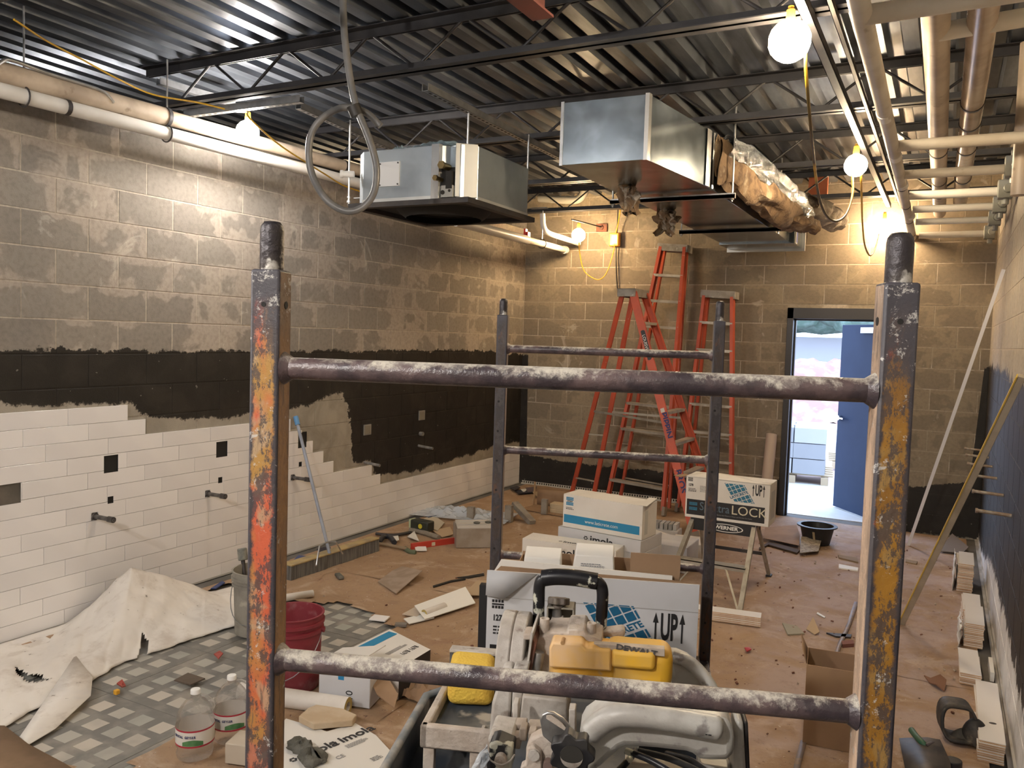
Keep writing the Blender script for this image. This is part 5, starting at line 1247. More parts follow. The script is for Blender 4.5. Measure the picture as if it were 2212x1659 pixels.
# depth knob on its bracket
def star(nm, c, r, mt, n=7, th=.018, M=None, parent=saw):
    m = MB(); P = []
    for k in range(n*6): a_ = 2*PI*k/(n*6); rr = r*(1+.13*math.cos(n*a_)); P.append((rr*math.cos(a_), rr*math.sin(a_)))
    m.prism(P, 0, th, 0, M); m.cyl((0,0,-.01),(0,0,0),r*.5,n=16,M=M); return m.build(nm, mt, parent, .002, 50)
p = sp(1206,1302,hy+.0); star('depth_knob', p, .024, simple('knob_brown',(0.10,0.08,0.065),(0.2,0.17,0.14),rough=.6,sc=20), 7, .016, Matrix.Translation((p[0],hy,p[2]-.004)) @ Matrix.Rotation(-.25,4,'X'))
a_, b_ = sp(1181,1311,hy-.01), sp(1239,1362,hy-.01); m = MB()
m.bx((a_[0],hy-.01,b_[2]),(a_[0]+.004,hy+.045,a_[2])); m.bx((b_[0]-.004,hy-.01,b_[2]),(b_[0],hy+.045,a_[2])); m.bx((a_[0],hy-.01,a_[2]-.004),(b_[0],hy+.045,a_[2])); m.bx((a_[0],hy+.041,b_[2]),(b_[0],hy+.045,a_[2]))
m.build('knob_bracket', simple('bracket_dusty',(0.30,0.27,0.22),(0.2,0.18,0.15),rough=.7,sc=15), saw, .0015)
p = sp(1202,1330,hy); m = MB(); m.cyl((p[0],hy+.012,p[2]-.022),(p[0],hy+.012,p[2]+.014),.0115,n=16); m.sphere((p[0],hy+.012,p[2]+.014),.0115,12,8); m.build('lock_bolt', met, saw, 0, 50)
plate('bolt_tower', [(1188,1344),(1215,1344),(1213,1372),(1188,1372)], hy-.03, .05, dust, .002)
# swing arm: big curved grey-white casting in front
ay = .40
arm_px = [(1252,1585),(1262,1566),(1280,1553),(1306,1536),(1326,1526),(1346,1524),(1400,1530),(1480,1541),(1545,1551),(1572,1560),(1584,1575),(1588,1600),(1588,1638),(1570,1648),(1535,1648),(1512,1646),(1496,1634),(1482,1629),(1420,1622),(1352,1617),(1342,1621),(1318,1642),(1296,1662),(1262,1685)]
plate('swing_arm', arm_px, ay, .085, armw, .014, saw, 50)
m = MB(); rp = bendy([sp(1268,1588,ay-.004), sp(1300,1560,ay-.006), sp(1340,1545,ay-.008), sp(1420,1550,ay-.008), sp(1500,1563,ay-.006), sp(1560,1575,ay-.004)], 6); m.tube(rp, [.012]+[.020]*(len(rp)-2)+[.012], 14); m.build('arm_ridge', armw, saw, 0, 60)
m = MB(); p = sp(1523,1584,ay-.022); small_lines(saw, face_mat((p[0],ay-.0275,p[2]),(1,0,-.05),(0,0,1)), .012, 1, .0022, blk)
plate('arm_column', [(1588,1556),(1606,1558),(1614,1700),(1584,1700),(1586,1600)], ay+.05, .06, armw, .006)
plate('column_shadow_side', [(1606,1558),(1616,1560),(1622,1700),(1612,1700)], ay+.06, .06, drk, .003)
plate('rear_arm', [(1440,1410),(1462,1412),(1486,1422),(1512,1445),(1535,1475),(1548,1500),(1548,1600),(1500,1600),(1475,1520),(1452,1480)], 1.0, .05, armw, .012, saw, 50)
m = MB(); m.tube(bendy([sp(1455,1418,1.0), sp(1484,1428,.99), sp(1512,1452,.98), sp(1538,1490,.96), sp(1552,1530,.94)], 6), .016, 12); m.build('arm_ridge', armw, saw, 0, 60)
# motor mount block, posts, hub plates
plate('mount_block', [(1128,1503),(1226,1514),(1226,1568),(1122,1562)], my-.12, .10, dustw, .004)
for u0, u1, v0, v1, y_ in ((1108,1119,1519,1566,.60),(1229,1243,1532,1592,.58),(1107,1136,1564,1584,.56),(1122,1137,1574,1601,.52),(1108,1123,1592,1618,.52),(1141,1157,1583,1604,.50),(1140,1200,1568,1586,.54)):
    plate('cast_lug', [(u0,v0),(u1,v0+1),(u1,v1+1),(u0,v1)], y_, .03, dustw if v0 < 1560 else dust, .002)
plate('hub_plate', [(1144,1600),(1160,1590),(1180,1583),(1215,1584),(1226,1600),(1222,1640),(1214,1665),(1130,1680),(1136,1640),(1136,1618)], .44, .03, dust, .004)
plate('hub_plate', [(1137,1622),(1141,1614),(1153,1614),(1168,1626),(1172,1680),(1120,1680),(1125,1655),(1134,1652)], .425, .02, dust, .003)
p = sp(1184,1649,.43); m = MB(); m.cyl((p[0],.435,p[2]),(p[0],.418,p[2]),.0085,n=14); m.build('hub_bolt', simple('bolt_brown',(0.22,0.15,0.13),rough=.5,metal=.3), saw)
p = sp(1153,1633,.42); m = MB(); m.cyl((p[0],.424,p[2]),(p[0],.42,p[2]),.010,n=18); m.build('hub_bolt', dustw, saw)
# bevel scale plate (rounded wedge with a slot) and star knob
w1 = [(1166,1556),(1170,1545),(1182,1538),(1196,1540),(1216,1552),(1236,1574),(1243,1592),(1232,1600),(1215,1610),(1190,1606),(1172,1590)]
sc_ = plate('bevel_scale', w1, .375, .008, met, .002)
plate('scale_slot', [(1180,1546),(1190,1545),(1212,1560),(1226,1578),(1222,1580),(1206,1570),(1180,1553)], .3665, .002, dust, .0005, sc_)
p = sp(1236,1626,.33); M_ = Matrix.Translation((p[0],.345,p[2])) @ Matrix.Rotation(PI/2,4,'X'); kn = star('bevel_knob', p, .0335, simple('knob_black',(0.010,0.010,0.013),(0.035,0.033,0.032),rough=.5,sc=20), 7, .028, M_)
m = MB(); m.cyl((p[0],.318,p[2]),(p[0],.3155,p[2]),.019,n=24); m.build('knob_face', simple('knob_face',(0.03,0.028,0.024),rough=.6), kn)
m = MB(); m.prism([(.018*math.cos(t_),.018*math.sin(t_)) for t_ in [PI+PI*k/10 for k in range(11)]]+[(.018*math.cos(t_),.010*math.sin(t_)) for t_ in [2*PI-PI*k/10 for k in range(1,10)]],0,.001,0,face_mat((p[0],.3155,p[2]),(1,0,0),(0,0,1))); m.build('knob_crescent', dustw, kn)
p = sp(1232,1596,.36); m = MB(); m.sphere((p[0],.36,p[2]),.012,12,8,sc=(1.2,1,.6)); m.build('grit_blob', dustw, saw)
# hoses below the arm, lower castings
for k, pts in enumerate((((1352,1622,.46),(1400,1640,.44),(1450,1668,.42)), ((1380,1622,.50),(1450,1640,.47),(1520,1672,.42)), ((1330,1672,.42),(1360,1640,.46),(1372,1622,.52)), ((1440,1628,.52),(1490,1642,.48),(1530,1668,.44)))):
    m = MB(); m.tube(bendy([sp(*q_) for q_ in pts], 5), .006, 8); m.build('water_hose', bkp if k != 1 else simple('hose_black',(0.02,0.02,0.02),rough=.5), saw, 0, 60)
plate('base_casting', [(1350,1646),(1420,1654),(1480,1668),(1480,1700),(1350,1700)], .50, .05, simple('base_tan',(0.34,0.29,0.22),(0.44,0.38,0.3),rough=.7,sc=12), .004)
plate('base_casting', [(1508,1650),(1540,1656),(1580,1662),(1580,1700),(1508,1700)], .46, .05, armw, .006)
# sponge
p = sp(1015,1475,.80); sg = NT('sponge_yellow'); sg.set(.9); P = sg.obj(); v_ = sg.N('ShaderNodeTexVoronoi'); v_.inputs['Scale'].default_value = 140; sg.L(P, v_.inputs['Vector'])
sg.col(sg.mix(sg.ramp(sg.noise(P, 12, 4), .4, .7), (0.72,0.49,0.07), (0.60,0.37,0.05))); sg.bump(v_.outputs['Distance'], .5, .003); sg = sg.m
zs = zt_-.026+PZ+.003
bl = at_z(1010,1528,zs); b = toS(bl)
t_ = thing('sponge', 'big yellow sponge lying in the dusty side tray of the tile saw', 'sponge', S2W(b[0], b[1]+.075, zs), TH+.12)
m = MB(); m.bx((-.062,-.075,0),(.055,.080,.098)); so = m.build('sponge_body', sg, t_, .022, 50, 4)
# clear plastic bag beside the clamp
bag = NT('clear_plastic'); bag.col((0.62,0.68,0.75)).set(.18); bag.b.inputs['Alpha'].default_value = .72; P = bag.obj(); bag.bump(bag.noise(P, 18, 4, .6, .6), .8, .02); bag = bag.m
t_ = thing('plastic_bag', 'crumpled clear plastic hanging from the clamp at the bottom of the saw', 'plastic bag', (0,0,0))
a0, a1, a2, a3 = [at_s(u, v, y_) for u, v, y_ in ((1052,1604,.45),(1058,1640,.43),(1030,1700,.40),(990,1700,.42))]
m = MB()
def bagf(s, t):
    p = a0.lerp(a3, s).lerp(a1.lerp(a2, s), t); p = Vector((p.x+.006*fbm(s*4, t*4, 1, 3), p.y+.012*fbm(s*5, t*5, 1, 5), p.z)); return tuple(S2W(*p))
m.grid(bagf, 16, 12); m.build('film', bag, t_)
# ------------------------------------------------------------------ things on the floor and walls, left side
# felt sheet humped against the tiled wall: top edge and front edge traced as floor/wall points
felt = NT('felt_sheet'); felt.set(.9); P = felt.pos()
c = felt.mix(felt.ramp(felt.noise(P, 1.6, 4, .6), .35, .7), (0.70,0.66,0.60), (0.60,0.56,0.51))
c = felt.mix(felt.math('MULTIPLY', felt.ramp(felt.noise(P, 2.6, 4, .6), .56, .72), .5), c, (0.52,0.50,0.52))
c = felt.mix(felt.math('MULTIPLY', felt.ramp(felt.noise(P, 5, 5, .7), .50, .66), .5), c, (0.46,0.40,0.34))
c = felt.mix(felt.ramp(felt.noise(P, 20, 4, .65), .68, .72), c, (0.22,0.19,0.16))
felt.col(c); felt.bump(felt.noise(P, 3.0, 3, .5, .4), .4, .06); felt = felt.m
sh = thing('felt_sheet', 'torn off-white felt sheet humped against the tiled wall over the grey floor tiles', 'sheet', (0,0,0))
# rows from wall edge to room edge, each a list along y
def wallpt(u, v): return at_x(u, v, XL+.03)
top = [wallpt(-160,1468), wallpt(0,1408), wallpt(60,1392), wallpt(118,1370), wallpt(150,1352), at_x(190,1318,XL+.08), at_x(225,1284,XL+.14), at_x(255,1254,XL+.20), at_x(282,1231,XL+.25), at_x(318,1240,XL+.28), at_x(355,1250,XL+.28), at_x(400,1262,XL+.25), at_x(445,1280,XL+.25), at_x(490,1292,XL+.28), at_x(530,1300,XL+.3)]
bot = [at_z(-170,1640), at_z(-40,1592), at_z(2,1578), at_z(60,1548), at_z(120,1515), at_z(158,1498), at_z(195,1478), at_z(232,1455), at_z(262,1438), at_z(300,1425), at_z(345,1410), at_z(395,1392), at_z(440,1378), at_z(490,1362), at_z(535,1350)]
NR = 44; NC = 150
def feltf(a, b):
    k = a*(len(top)-1); i = min(int(k), len(top)-2); f = k-i; f = f*f*(3-2*f)*.5+f*.5
    T_ = top[i].lerp(top[i+1], f); B_ = bot[i].lerp(bot[i+1], f)
    p = T_.lerp(B_, b)
    sag = T_.z*((1-b)**1.7) if T_.z > .02 else T_.z*(1-b)
    lift = .035*math.sin(PI*b)*(1+fbm(a*6, b*2, 1, 4))+.02*abs(fbm(a*12, b*4, 1, 9))
    z = max(.012, sag+lift*(1 if b < 1 else 0)+.012)
    return (p.x+.01*fbm(a*20, b*5, 1, 1)+(.012*fbm(a*30,b,1,6) if b == 1 else 0), p.y, z)
m = MB(); m.grid(feltf, NC, NR)
# torn holes
HP = [at_z(*q, .04) for q in ((30,1440),(50,1444),(64,1456),(86,1455),(104,1468),(84,1472),(56,1470),(36,1456))]; HQ = [at_z(*q, .05) for q in ((306,1374),(320,1380),(317,1404),(302,1424),(286,1420),(298,1404),(304,1390))]
keep = []
for f, mi in zip(m.f, m.mi):
    cx = sum(m.v[i][0] for i in f)/4; cy = sum(m.v[i][1] for i in f)/4
    if in_poly(cx, cy, HP) or in_poly(cx, cy, HQ): continue
    keep.append(f)
m.f = keep; m.mi = [0]*len(keep)
m.build('felt_cloth', felt, sh, 0, 60, solid=.004)
dpt = [at_z(*q, .055) for q in ((163,1413),(200,1462),(196,1496),(120,1556),(62,1590),(24,1606),(38,1580),(72,1532),(118,1476))]
m = MB(); A_ = [(p.x, p.y, .050 if i in (0,1) else .040 if i in (2,8) else .018) for i, p in enumerate(dpt)]
m.add(A_, [tuple(range(len(A_)))]); m.build('folded_corner', felt, sh, 0, 60, solid=.004)
# brown paper corner curling over at the lower left
m = MB(); pts = [at_z(-60,1580), at_z(10,1590), at_z(60,1622), at_z(140,1668), at_z(260,1740), at_z(-60,1740)]
m.add([(p.x,p.y,(.03,.045,.03,.035,.02,.02)[i]) for i, p in enumerate(pts)], [tuple(range(6))])
tag(m.build('kraft_paper_flap', simple('kraft_dark',(0.17,0.105,0.055),(0.22,0.14,0.08),rough=.7,sc=6), solid=.003), 'curled corner of brown kraft paper in the bottom left corner', 'floor paper')
# pipe stubs
stm = simple('stub_iron', (0.055,0.05,0.048), (0.13,0.12,0.115), rough=.45, metal=.4, sc=30)
for i, ((y, z), lab) in enumerate(zip(STUBS, ('nearest dark capped pipe stub sticking out of the tiled wall, at far left', 'dark capped pipe stub out of the tiled wall just left of the scaffold post', 'dark capped pipe stub out of the tiled wall just right of the left scaffold post'))):
    t_ = thing('pipe_stub', lab, 'pipe stub', (XL, y, z), 0, 'pipe stubs on the left wall')
    m = MB(); m.cyl((.012,0,0),(.15,0,.0),.0135,n=14); m.build('nipple', stm, t_); m = MB(); m.cyl((.14,0,0),(.185,0,0),.0185,n=14); m.cyl((.185,0,0),(.193,0,0),.011,n=4); m.build('cap', stm, t_); m = MB(); m.cyl((.008,0,0),(.022,0,0),.022,n=14); m.build('collar', stm, t_)
for y, z, lab in ((6.64,.683,'grey-smeared pipe stub in the black membrane, farther one'), (5.80,.622,'grey-smeared pipe stub at the edge of the black membrane above the tiles')):
    t_ = thing('pipe_stub', lab, 'pipe stub', (XL, y, z)); m = MB(); m.cyl((.0,0,0),(.17,0,-.012),.013,n=12); m.build('nipple', simple('stub_grey',(0.25,0.235,0.21),(0.15,0.14,0.13),rough=.7,sc=20), t_)
t_ = thing('wall_fitting', 'tiny grey valve fitting in the black membrane above the far pipe stub', 'fitting', (XL,6.66,.80)); m = MB(); m.cyl((0,0,0),(.04,0,0),.02,n=10); m.build('fitting_body', simple('stub_grey',(0.25,0.235,0.21)), t_)
# right wall stubs
cop = simple('stub_copper', (0.30,0.22,0.16), (0.42,0.38,0.33), rough=.5, metal=.4, sc=25)
for i, (u, v, y) in enumerate(((2126,950,8.35),(2126,974,7.85),(2150,1001,7.25),(2160,1031,6.6),(2180,1072,5.85),(2190,1122,5.15))):
    p = at_y(u, v, y); t_ = thing('pipe_stub', ('farthest','second farthest','third farthest','third nearest','second nearest','nearest')[i]+' of six slim pipe stubs sticking out of the right wall', 'pipe stub', (XR, y, .90), 0, 'pipe stubs on the right wall')
    m = MB(); m.cyl((0,0,0),(-.16,0,.008),.010,n=12); m.cyl((-.16,0,.008),(-.172,0,.008),.0135,n=12); m.build('nipple', cop, t_)
# broom leaning on the tiled wall
b0, b1 = at_z(628,1256), at_z(818,1192)
bd = (b1-b0); L_ = bd.length; rz_ = math.atan2(bd.y, bd.x)
t_ = thing('push_broom', 'wide push broom with grey bristles, its blue-tipped handle leaning on the tiled wall', 'broom', (b0.x, b0.y, 0), rz_)
m = MB(); m.bx((0,-.008,.104),(L_,.080,.120)); m.build('broom_block', simple('broom_wood',(0.40,0.30,0.14),(0.28,0.22,0.13),rough=.8,sc=10), t_, .006)
br = NT('bristles'); br.set(.9); P = br.obj(); br.col(br.mix(br.ramp(br.noise(P, 60, 3, .6, 0, False, (1,1,.05)), .4, .6), (0.17,0.165,0.155), (0.10,0.095,0.09))); br.bump(br.noise(P, 120, 2, .6, 0, False, (1,1,.04)), .9, .01); br = br.m
m = MB(); n_ = 60
vs = []
for k in range(n_+1):
    x = L_*k/n_; w = .002*math.sin(k*1.7)+.004*math.sin(k*.3)
    vs += [(x,-.004+w,.002+.002*abs(math.sin(k*2.3))),(x,-.002,.106),(x,.074,.106),(x,.080+w,.003)]
m.add(vs, [(4*k+j, 4*k+j+1, 4*k+5+j, 4*k+4+j) for k in range(n_) for j in range(3)]+[(0,3,2,1),(4*n_,4*n_+1,4*n_+2,4*n_+3)]); m.build('bristle_bank', br, t_)['kind'] = 'stuff'
loc = lambda p: (Matrix.Rotation(-rz_,4,'Z') @ (Vector(p)-Vector((b0.x,b0.y,0))))
hb_ = at_z(712,1196,.115); ht = at_x(640,905,XL+.05)
m = MB(); m.cyl(loc(hb_), loc(ht), .0125, n=12); m.build('handle', simple('broom_handle',(0.27,0.30,0.36),(0.20,0.22,0.27),rough=.5,sc=6), t_)
e = (ht-hb_).normalized(); m = MB(); m.cyl(loc(ht-e*.05), loc(ht+e*.02), .020, n=12); m.build('handle_tip', simple('tip_blue',(0.08,0.22,0.42),rough=.5), t_)
m = MB(); c0_, c1_ = at_z(683,1222,.12), at_z(740,1196,.12); k0, k1 = Vector(hb_)+e*.17, Vector(hb_)+e*.17
m.tube([loc(q) for q in (c0_, at_z(690,1180,.22), at_z(706,1171,.24), at_z(725,1170,.24), c1_)], .006, 6); m.build('wire_brace', steel, t_)
# buckets
def bucket(name, label, u, v, mt, inner, hz=.37, r=.150, tilt=0, mark=None):
    p = at_z(u, v, hz); t_ = thing(name, label, 'bucket', (p.x,p.y,.012), 0.4)
    m = MB(); m.lathe([(.0,.003),(.128,.003),(.131,0),(.134,.02),(r-.008,hz-.09),(r+.002,hz-.088),(r+.002,hz-.072),(r-.007,hz-.070),(r-.005,hz-.050),(r+.006,hz-.048),(r+.006,hz-.034),(r-.003,hz-.032),(r-.002,hz-.008),(r+.004,hz-.006),(r+.004,hz),(r-.006,hz),(r-.008,hz-.01),(r-.016,.10)],36); m.build('bucket_shell', mt, t_, 0, 35)
    m = MB(); m.lathe([(r-.0165,.10),(.0,.098)],30); m.build('residue', inner, t_)
    m = MB(); pts = [(r*1.02*math.cos(a), r*1.04*math.sin(a)*.35-.0, hz-.08-.20*math.sin(a)) for a in [PI*k/14 for k in range(15)]]; pts = [(x, -abs(y)*0-.10*math.sin(PI*k/14)-r*.55*math.sin(PI*k/14), z) for k, (x,y,z) in enumerate(pts)]; m.tube(pts, .0025, 6); m.build('bail_handle', steel, t_, 0, 60)
    for s in (-1,1): m = MB(); m.cyl((s*(r-.002),0,hz-.08),(s*(r+.012),0,hz-.08),.014,n=12); m.build('handle_ear', mt, t_)
    return t_
redp = simple('bucket_red', (0.20,0.018,0.028), (0.22,0.04,0.05), rough=.6, sc=5, lo=.42, hi=.7, c3=(0.30,0.13,0.13), sc3=12, lo3=.56, hi3=.8)
t_ = bucket('bucket', 'dusty red plastic bucket half hidden behind the left scaffold post', 633, 1326, redp, simple('residue_maroon',(0.16,0.03,0.035),rough=.6))
m = MB(); m.bx((.0,-.152,.08),(.09,-.149,.20)); 
m = MB(); m.cyl((.055,-.129,.17),(.057,-.146,.17),.024,n=20); m.build('round_badge', simple('badge_gold',(0.45,0.30,0.03),rough=.4,metal=.4), t_)
gryb = simple('bucket_grey', (0.29,0.27,0.23), (0.20,0.185,0.16), rough=.7, sc=7, c3=(0.42,0.38,0.32), sc3=10, lo3=.58, hi3=.7, bump=.5)
t_ = bucket('mortar_bucket', 'mortar-crusted grey bucket at the wall, left of the big post', 560, 1232, gryb, dark_recess)
t2 = thing('mixing_paddle', 'short dark-ended stick standing in the mortar-crusted grey bucket', 'tool', tuple(t_.location))
m = MB(); m.cyl((-.09,0,.13),(-.155,.02,.41),.012,n=10); m.build('shaft', drk, t2); m = MB(); m.cyl((-.148,.018,.39),(-.165,.024,.46),.028,n=12); m.build('knob', simple('stub_grey2',(0.16,0.165,0.15),(0.25,0.24,0.2),rough=.8,sc=30), t2, .006)
# water jugs
wat = NT('jug_plastic'); wat.col((0.86,0.84,0.82)).set(.12); wat.b.inputs['Transmission Weight'].default_value = .92; wat.b.inputs['IOR'].default_value = 1.12; wat.b.inputs['Alpha'].default_value = .45
wat.bump(wat.noise(wat.obj(), 24, 3, .5, .5), .5, .01); wat = wat.m
lab_w = simple('label_white', (0.62,0.60,0.56), rough=.5); lab_r = simple('label_red', (0.35,0.02,0.04), rough=.5); lab_g = simple('label_green', (0.05,0.16,0.06), (0.09,0.22,0.09), rough=.5, sc=20)
for i, (u, v, lb) in enumerate(((421,1640,'left clear plastic water jug with red and green label beside the post'), (499,1604,'right clear plastic water jug, partly behind the big left scaffold post'))):
    p = at_z(u, v); t_ = thing('water_jug', lb, 'water jug', (p.x, p.y, .012), .5+.3*i, 'water jugs by the left post')
    m = MB(); prof = [(.0,.006),(.055,.004),(.070,.012),(.074,.03),(.069,.045),(.074,.06),(.074,.068),(.0755,.07),(.0755,.145),(.074,.147),(.074,.165),(.070,.19),(.058,.215),(.042,.236),(.024,.252),(.018,.258),(.018,.272)]
    m.lathe(prof, 28); m.build('jug_body', wat, t_, 0, 50)
    m = MB(); m.lathe([(.0,.286),(.018,.286),(.0195,.283),(.0195,.268)],20); m.build('cap', simple('cap_white',(0.8,0.8,0.78),rough=.4), t_, 0, 40)
    m = MB(); m.lathe([(.0762,.072),(.0762,.143)],32); lbm = m.build('label', lab_w, t_, 0, 50)
    m = MB(); m.lathe([(.0766,.072),(.0766,.079)],32); m.lathe([(.0766,.136),(.0766,.143)],32); m.build('label_band', lab_r, lbm)['kind'] = 'stuff'
    m = MB()
    def wrapq(a0, a1, z0, z1, mm, r=.0768):
        n = 8; vs = []
        for k in range(n+1): a = a0+(a1-a0)*k/n; vs += [(r*math.cos(a), r*math.sin(a), z0), (r*math.cos(a), r*math.sin(a), z1+.010*math.sin(PI*k/n))]
        mm.add(vs, [(2*k,2*k+2,2*k+3,2*k+1) for k in range(n)])
    for q in (-1.9, .2, 2.3): wrapq(q, q+1.1, .080, .095, m)
    m.build('label_hill', lab_g, lbm)['kind'] = 'stuff'
    for q0 in (-1.35-.5-.3*i,):
        for k, ch in enumerate('CRYSTAL GEYSER'):
            a = q0-.62+k*.095
            if ch != ' ':
                M_ = face_mat((.0772*math.cos(a), .0772*math.sin(a), .116), (-math.sin(a), math.cos(a), 0), (0,0,1)); text(ch, .0135, M_, simple('ink_navy',(0.02,0.03,0.12)), lbm, sx=.8, bold=.0004)
    m = MB(); pts = bendy([(.066,.0,.20),(.075,.0,.215),(.070,.0,.238),(.045,0,.256),(.02,0,.262)],4); m.tube(pts, .007, 8); m.build('grip_handle', wat, t_, 0, 60)
# plastic bag with water things between the jugs and the post
t_ = thing('carton_scrap', 'pale carton with open top in front of the left scaffold post foot', 'carton', at_z(520,1648,.012), .3)
m = MB(); m.bx((-.06,-.02,0),(.08,.10,.085)); m.build('box_body', simple('carton_pale_tan',(0.46,0.40,0.32),rough=.7), t_, .004)
# white pipe insulation tubes
def roll(label, p, q, r, mt=pvc, core=None, name='insulation_tube'):
    t_ = thing(name, label, 'tube', (0,0,0)); m = MB(); p = Vector(p); q = Vector(q); d = (q-p).normalized()
    vs = []; n = 20; a = d.cross(Vector((0,0,1))).normalized(); b = d.cross(a)
    for c, rr in ((p,r),(q,r),(q,r*.5),(p,r*.5)):
        for k in range(n): t = 2*PI*k/n; vs.append(c+(a*math.cos(t)+b*math.sin(t))*rr)
    m.add(vs, [(k,(k+1)%n,n+(k+1)%n,n+k) for k in range(n)]+[(2*n+k,2*n+(k+1)%n,3*n+(k+1)%n,3*n+k) for k in range(n)], 0); m.add(vs, [(n+k,n+(k+1)%n,2*n+(k+1)%n,2*n+k) for k in range(n)]+[(3*n+k,3*n+(k+1)%n,(k+1)%n,k) for k in range(n)], 1)
    m.build('tube_wall', [mt, core or mt], t_, 0, 50); return t_
fy = simple('foam_yellow', (0.50,0.38,0.12), (0.40,0.30,0.1), rough=.9, sc=30)
w2 = simple('jacket_white', (0.66,0.62,0.57), (0.58,0.54,0.49), rough=.6, sc=6)
a, b = at_z(752,1527,.045), at_z(520,1493,.045); roll('long white pipe insulation tube with yellow core lying just behind the post', a, b, .044, w2, fy)
a, b = at_z(676,1282,.03), at_z(560,1300,.03); roll('white tube lying behind the red bucket', a, b, .024, w2)
a, b = at_y(1665,940,8.68), at_y(1648,1100,8.45); a = at_y(1667,938,8.70); roll('pale cardboard tube leaning on the back wall left of the doorway', (floor_at(1648,8.45)[0], 8.45, .01), a, .055, simple('tube_card',(0.46,0.37,0.30),(0.42,0.34,0.27),rough=.7,sc=3), name='cardboard_tube')
# flat cartons by the post
def flat(name, label, px, z, mt, cat='cardboard', th=.005, lift=None, parent=None):
    P = [at_z(u, v, z) for u, v in px]; c = sum(P, Vector())/len(P)
    if parent is None: t_ = thing(name, label, cat, tuple(c))
    else: t_ = parent
    m = MB(); n = len(P); L2 = lift or [0]*n
    vs = [(p.x-c.x, p.y-c.y, L2[i]) for i, p in enumerate(P)]; vs += [(x,y,q-th) for x,y,q in vs]
    m.add(vs, [tuple(range(n)), tuple(range(2*n-1,n-1,-1))]+[(k, n+k, n+(k+1)%n, (k+1)%n) for k in range(n)])
    me = m
    o = m.build('panel', mt, t_); return t_, c
cwb = simple('carton_bright', (0.80,0.78,0.74), rough=.6)
t_, c = flat('flat_carton', 'flattened white tile carton printed with dark logos at the bottom left of the saw', [(560,1612),(618,1552),(655,1563),(706,1580),(768,1562),(812,1588),(868,1648),(900,1720),(640,1760),(520,1700)], .022, cwb)
# floor lettering on it: along the carton's own slanting axis
pa, pb = at_z(658,1632,.024), at_z(796,1575,.024); dx_ = (pb-pa).normalized(); up__ = Vector((-dx_.y, dx_.x, 0)); up__ = up__ if up__.y > 0 else -up__
Mf = face_mat(pb-c-dx_*.155+Vector((0,0,.0005)), dx_, up__); imola(t_, Mf, .072)
Mf = face_mat(pa-c-dx_*.02+Vector((0,0,.0005)), dx_, up__); imola(t_, Mf, .072)
q = at_z(745,1612,.024)-c+Vector((0,0,.0005)); small_lines(t_, face_mat(q, dx_, up__), .11, 4, .005, simple('print_grey',(0.25,0.25,0.26)))
q = at_z(800,1640,.024)-c+Vector((0,0,.0005)); small_lines(t_, face_mat(q, dx_, up__), .05, 3, .007, simple('print_grey',(0.25,0.25,0.26)))
q = at_z(700,1650,.024)-c+Vector((0,0,.0005)); text('CE', .035, face_mat(q+dx_*.08, dx_, up__), simple('print_grey',(0.25,0.25,0.26)), t_)
# tan chunk of board on the flat carton
t_ = thing('board_chunk', 'broken tan foam board wedge lying on the flattened white carton', 'offcut', tuple(at_z(708,1568,.025)), .1)
P_ = [at_z(u, v, .025)-at_z(708,1568,.025) for u, v in ((648,1558),(676,1576),(760,1572),(772,1560),(745,1545),(708,1528),(672,1540))]
m = MB(); m.prism([(p.x,p.y) for p in P_], 0, .03); m.build('chunk', simple('board_tan',(0.46,0.35,0.23),(0.52,0.42,0.3),rough=.85,sc=8,bump=.4), t_, .004)
# mortar lumps
mort = simple('wet_mortar', (0.09,0.088,0.072), (0.15,0.145,0.125), rough=.8, sc=18, bump=1.0)
for lab, u, v, r in (('dark mortar lump on the flattened carton beside the post, upper one', 650, 1620, .045), ('dark mortar lump at the bottom edge beside the post, lower one', 672, 1645, .050)):
    p = at_z(u, v, .024); m = MB()
    m.grid(lambda a, b: (r*1.3*math.cos(2*PI*a)*math.cos(PI*(b-.5))*(1+.5*fbm(math.cos(2*PI*a)*2, math.sin(2*PI*a)*2+b*3, 1, u)), r*math.sin(2*PI*a)*math.cos(PI*(b-.5))*(1+.5*fbm(math.cos(2*PI*a)*2, math.sin(2*PI*a)*2+b*3, 1, u)), max(0, .6*r*math.sin(PI*(b-.5))+.3*r)*(1+.8*fbm(a*6, b*5, 1, v))), 22, 12)
    o = m.build('mortar_lump', mort, None, 0, 60); o.location = p; tag(o, lab, 'mortar')
# big opened LATICRETE carton and the lid near the bucket
pc = [at_z(u, v, .17) for u, v in ((746,1406),(842,1359),(930,1403),(862,1444))]
t_ = thing('open_carton', 'crushed white carton with a light blue corner stripe, lying open by the red bucket', 'carton', (pc[0].x,pc[0].y,.015))
o_ = Vector((pc[0].x,pc[0].y,.015)); Q = [p-o_ for p in pc]; B_ = [Vector((q.x*1.0,q.y,0)) for q in Q]
m = MB(); m.add([tuple(q) for q in Q]+[tuple(b) for b in B_], [(0,3,2,1),(4,5,6,7),(0,4,7,3),(1,5,4,0),(2,6,5,1)]); m.build('box_body', cwb, t_)
m = MB(); m.add([tuple(Q[3]),tuple(Q[2]),tuple(B_[2]),tuple(B_[3])],[(0,1,2,3)]); m.build('open_end', blk, t_)
u1 = (Q[1]-Q[0]); v1 = (Q[3]-Q[0]); nz = Vector((0,0,.0012))
m = MB(); m.add([tuple(Q[0]+u1*a_+v1*b_+nz) for a_, b_ in ((.02,.05),(.92,.05),(.92,.22),(.02,.22))],[(0,1,2,3)]); m.build('printed_stripe', simple('print_azure',(0.02,0.22,0.42)), t_)
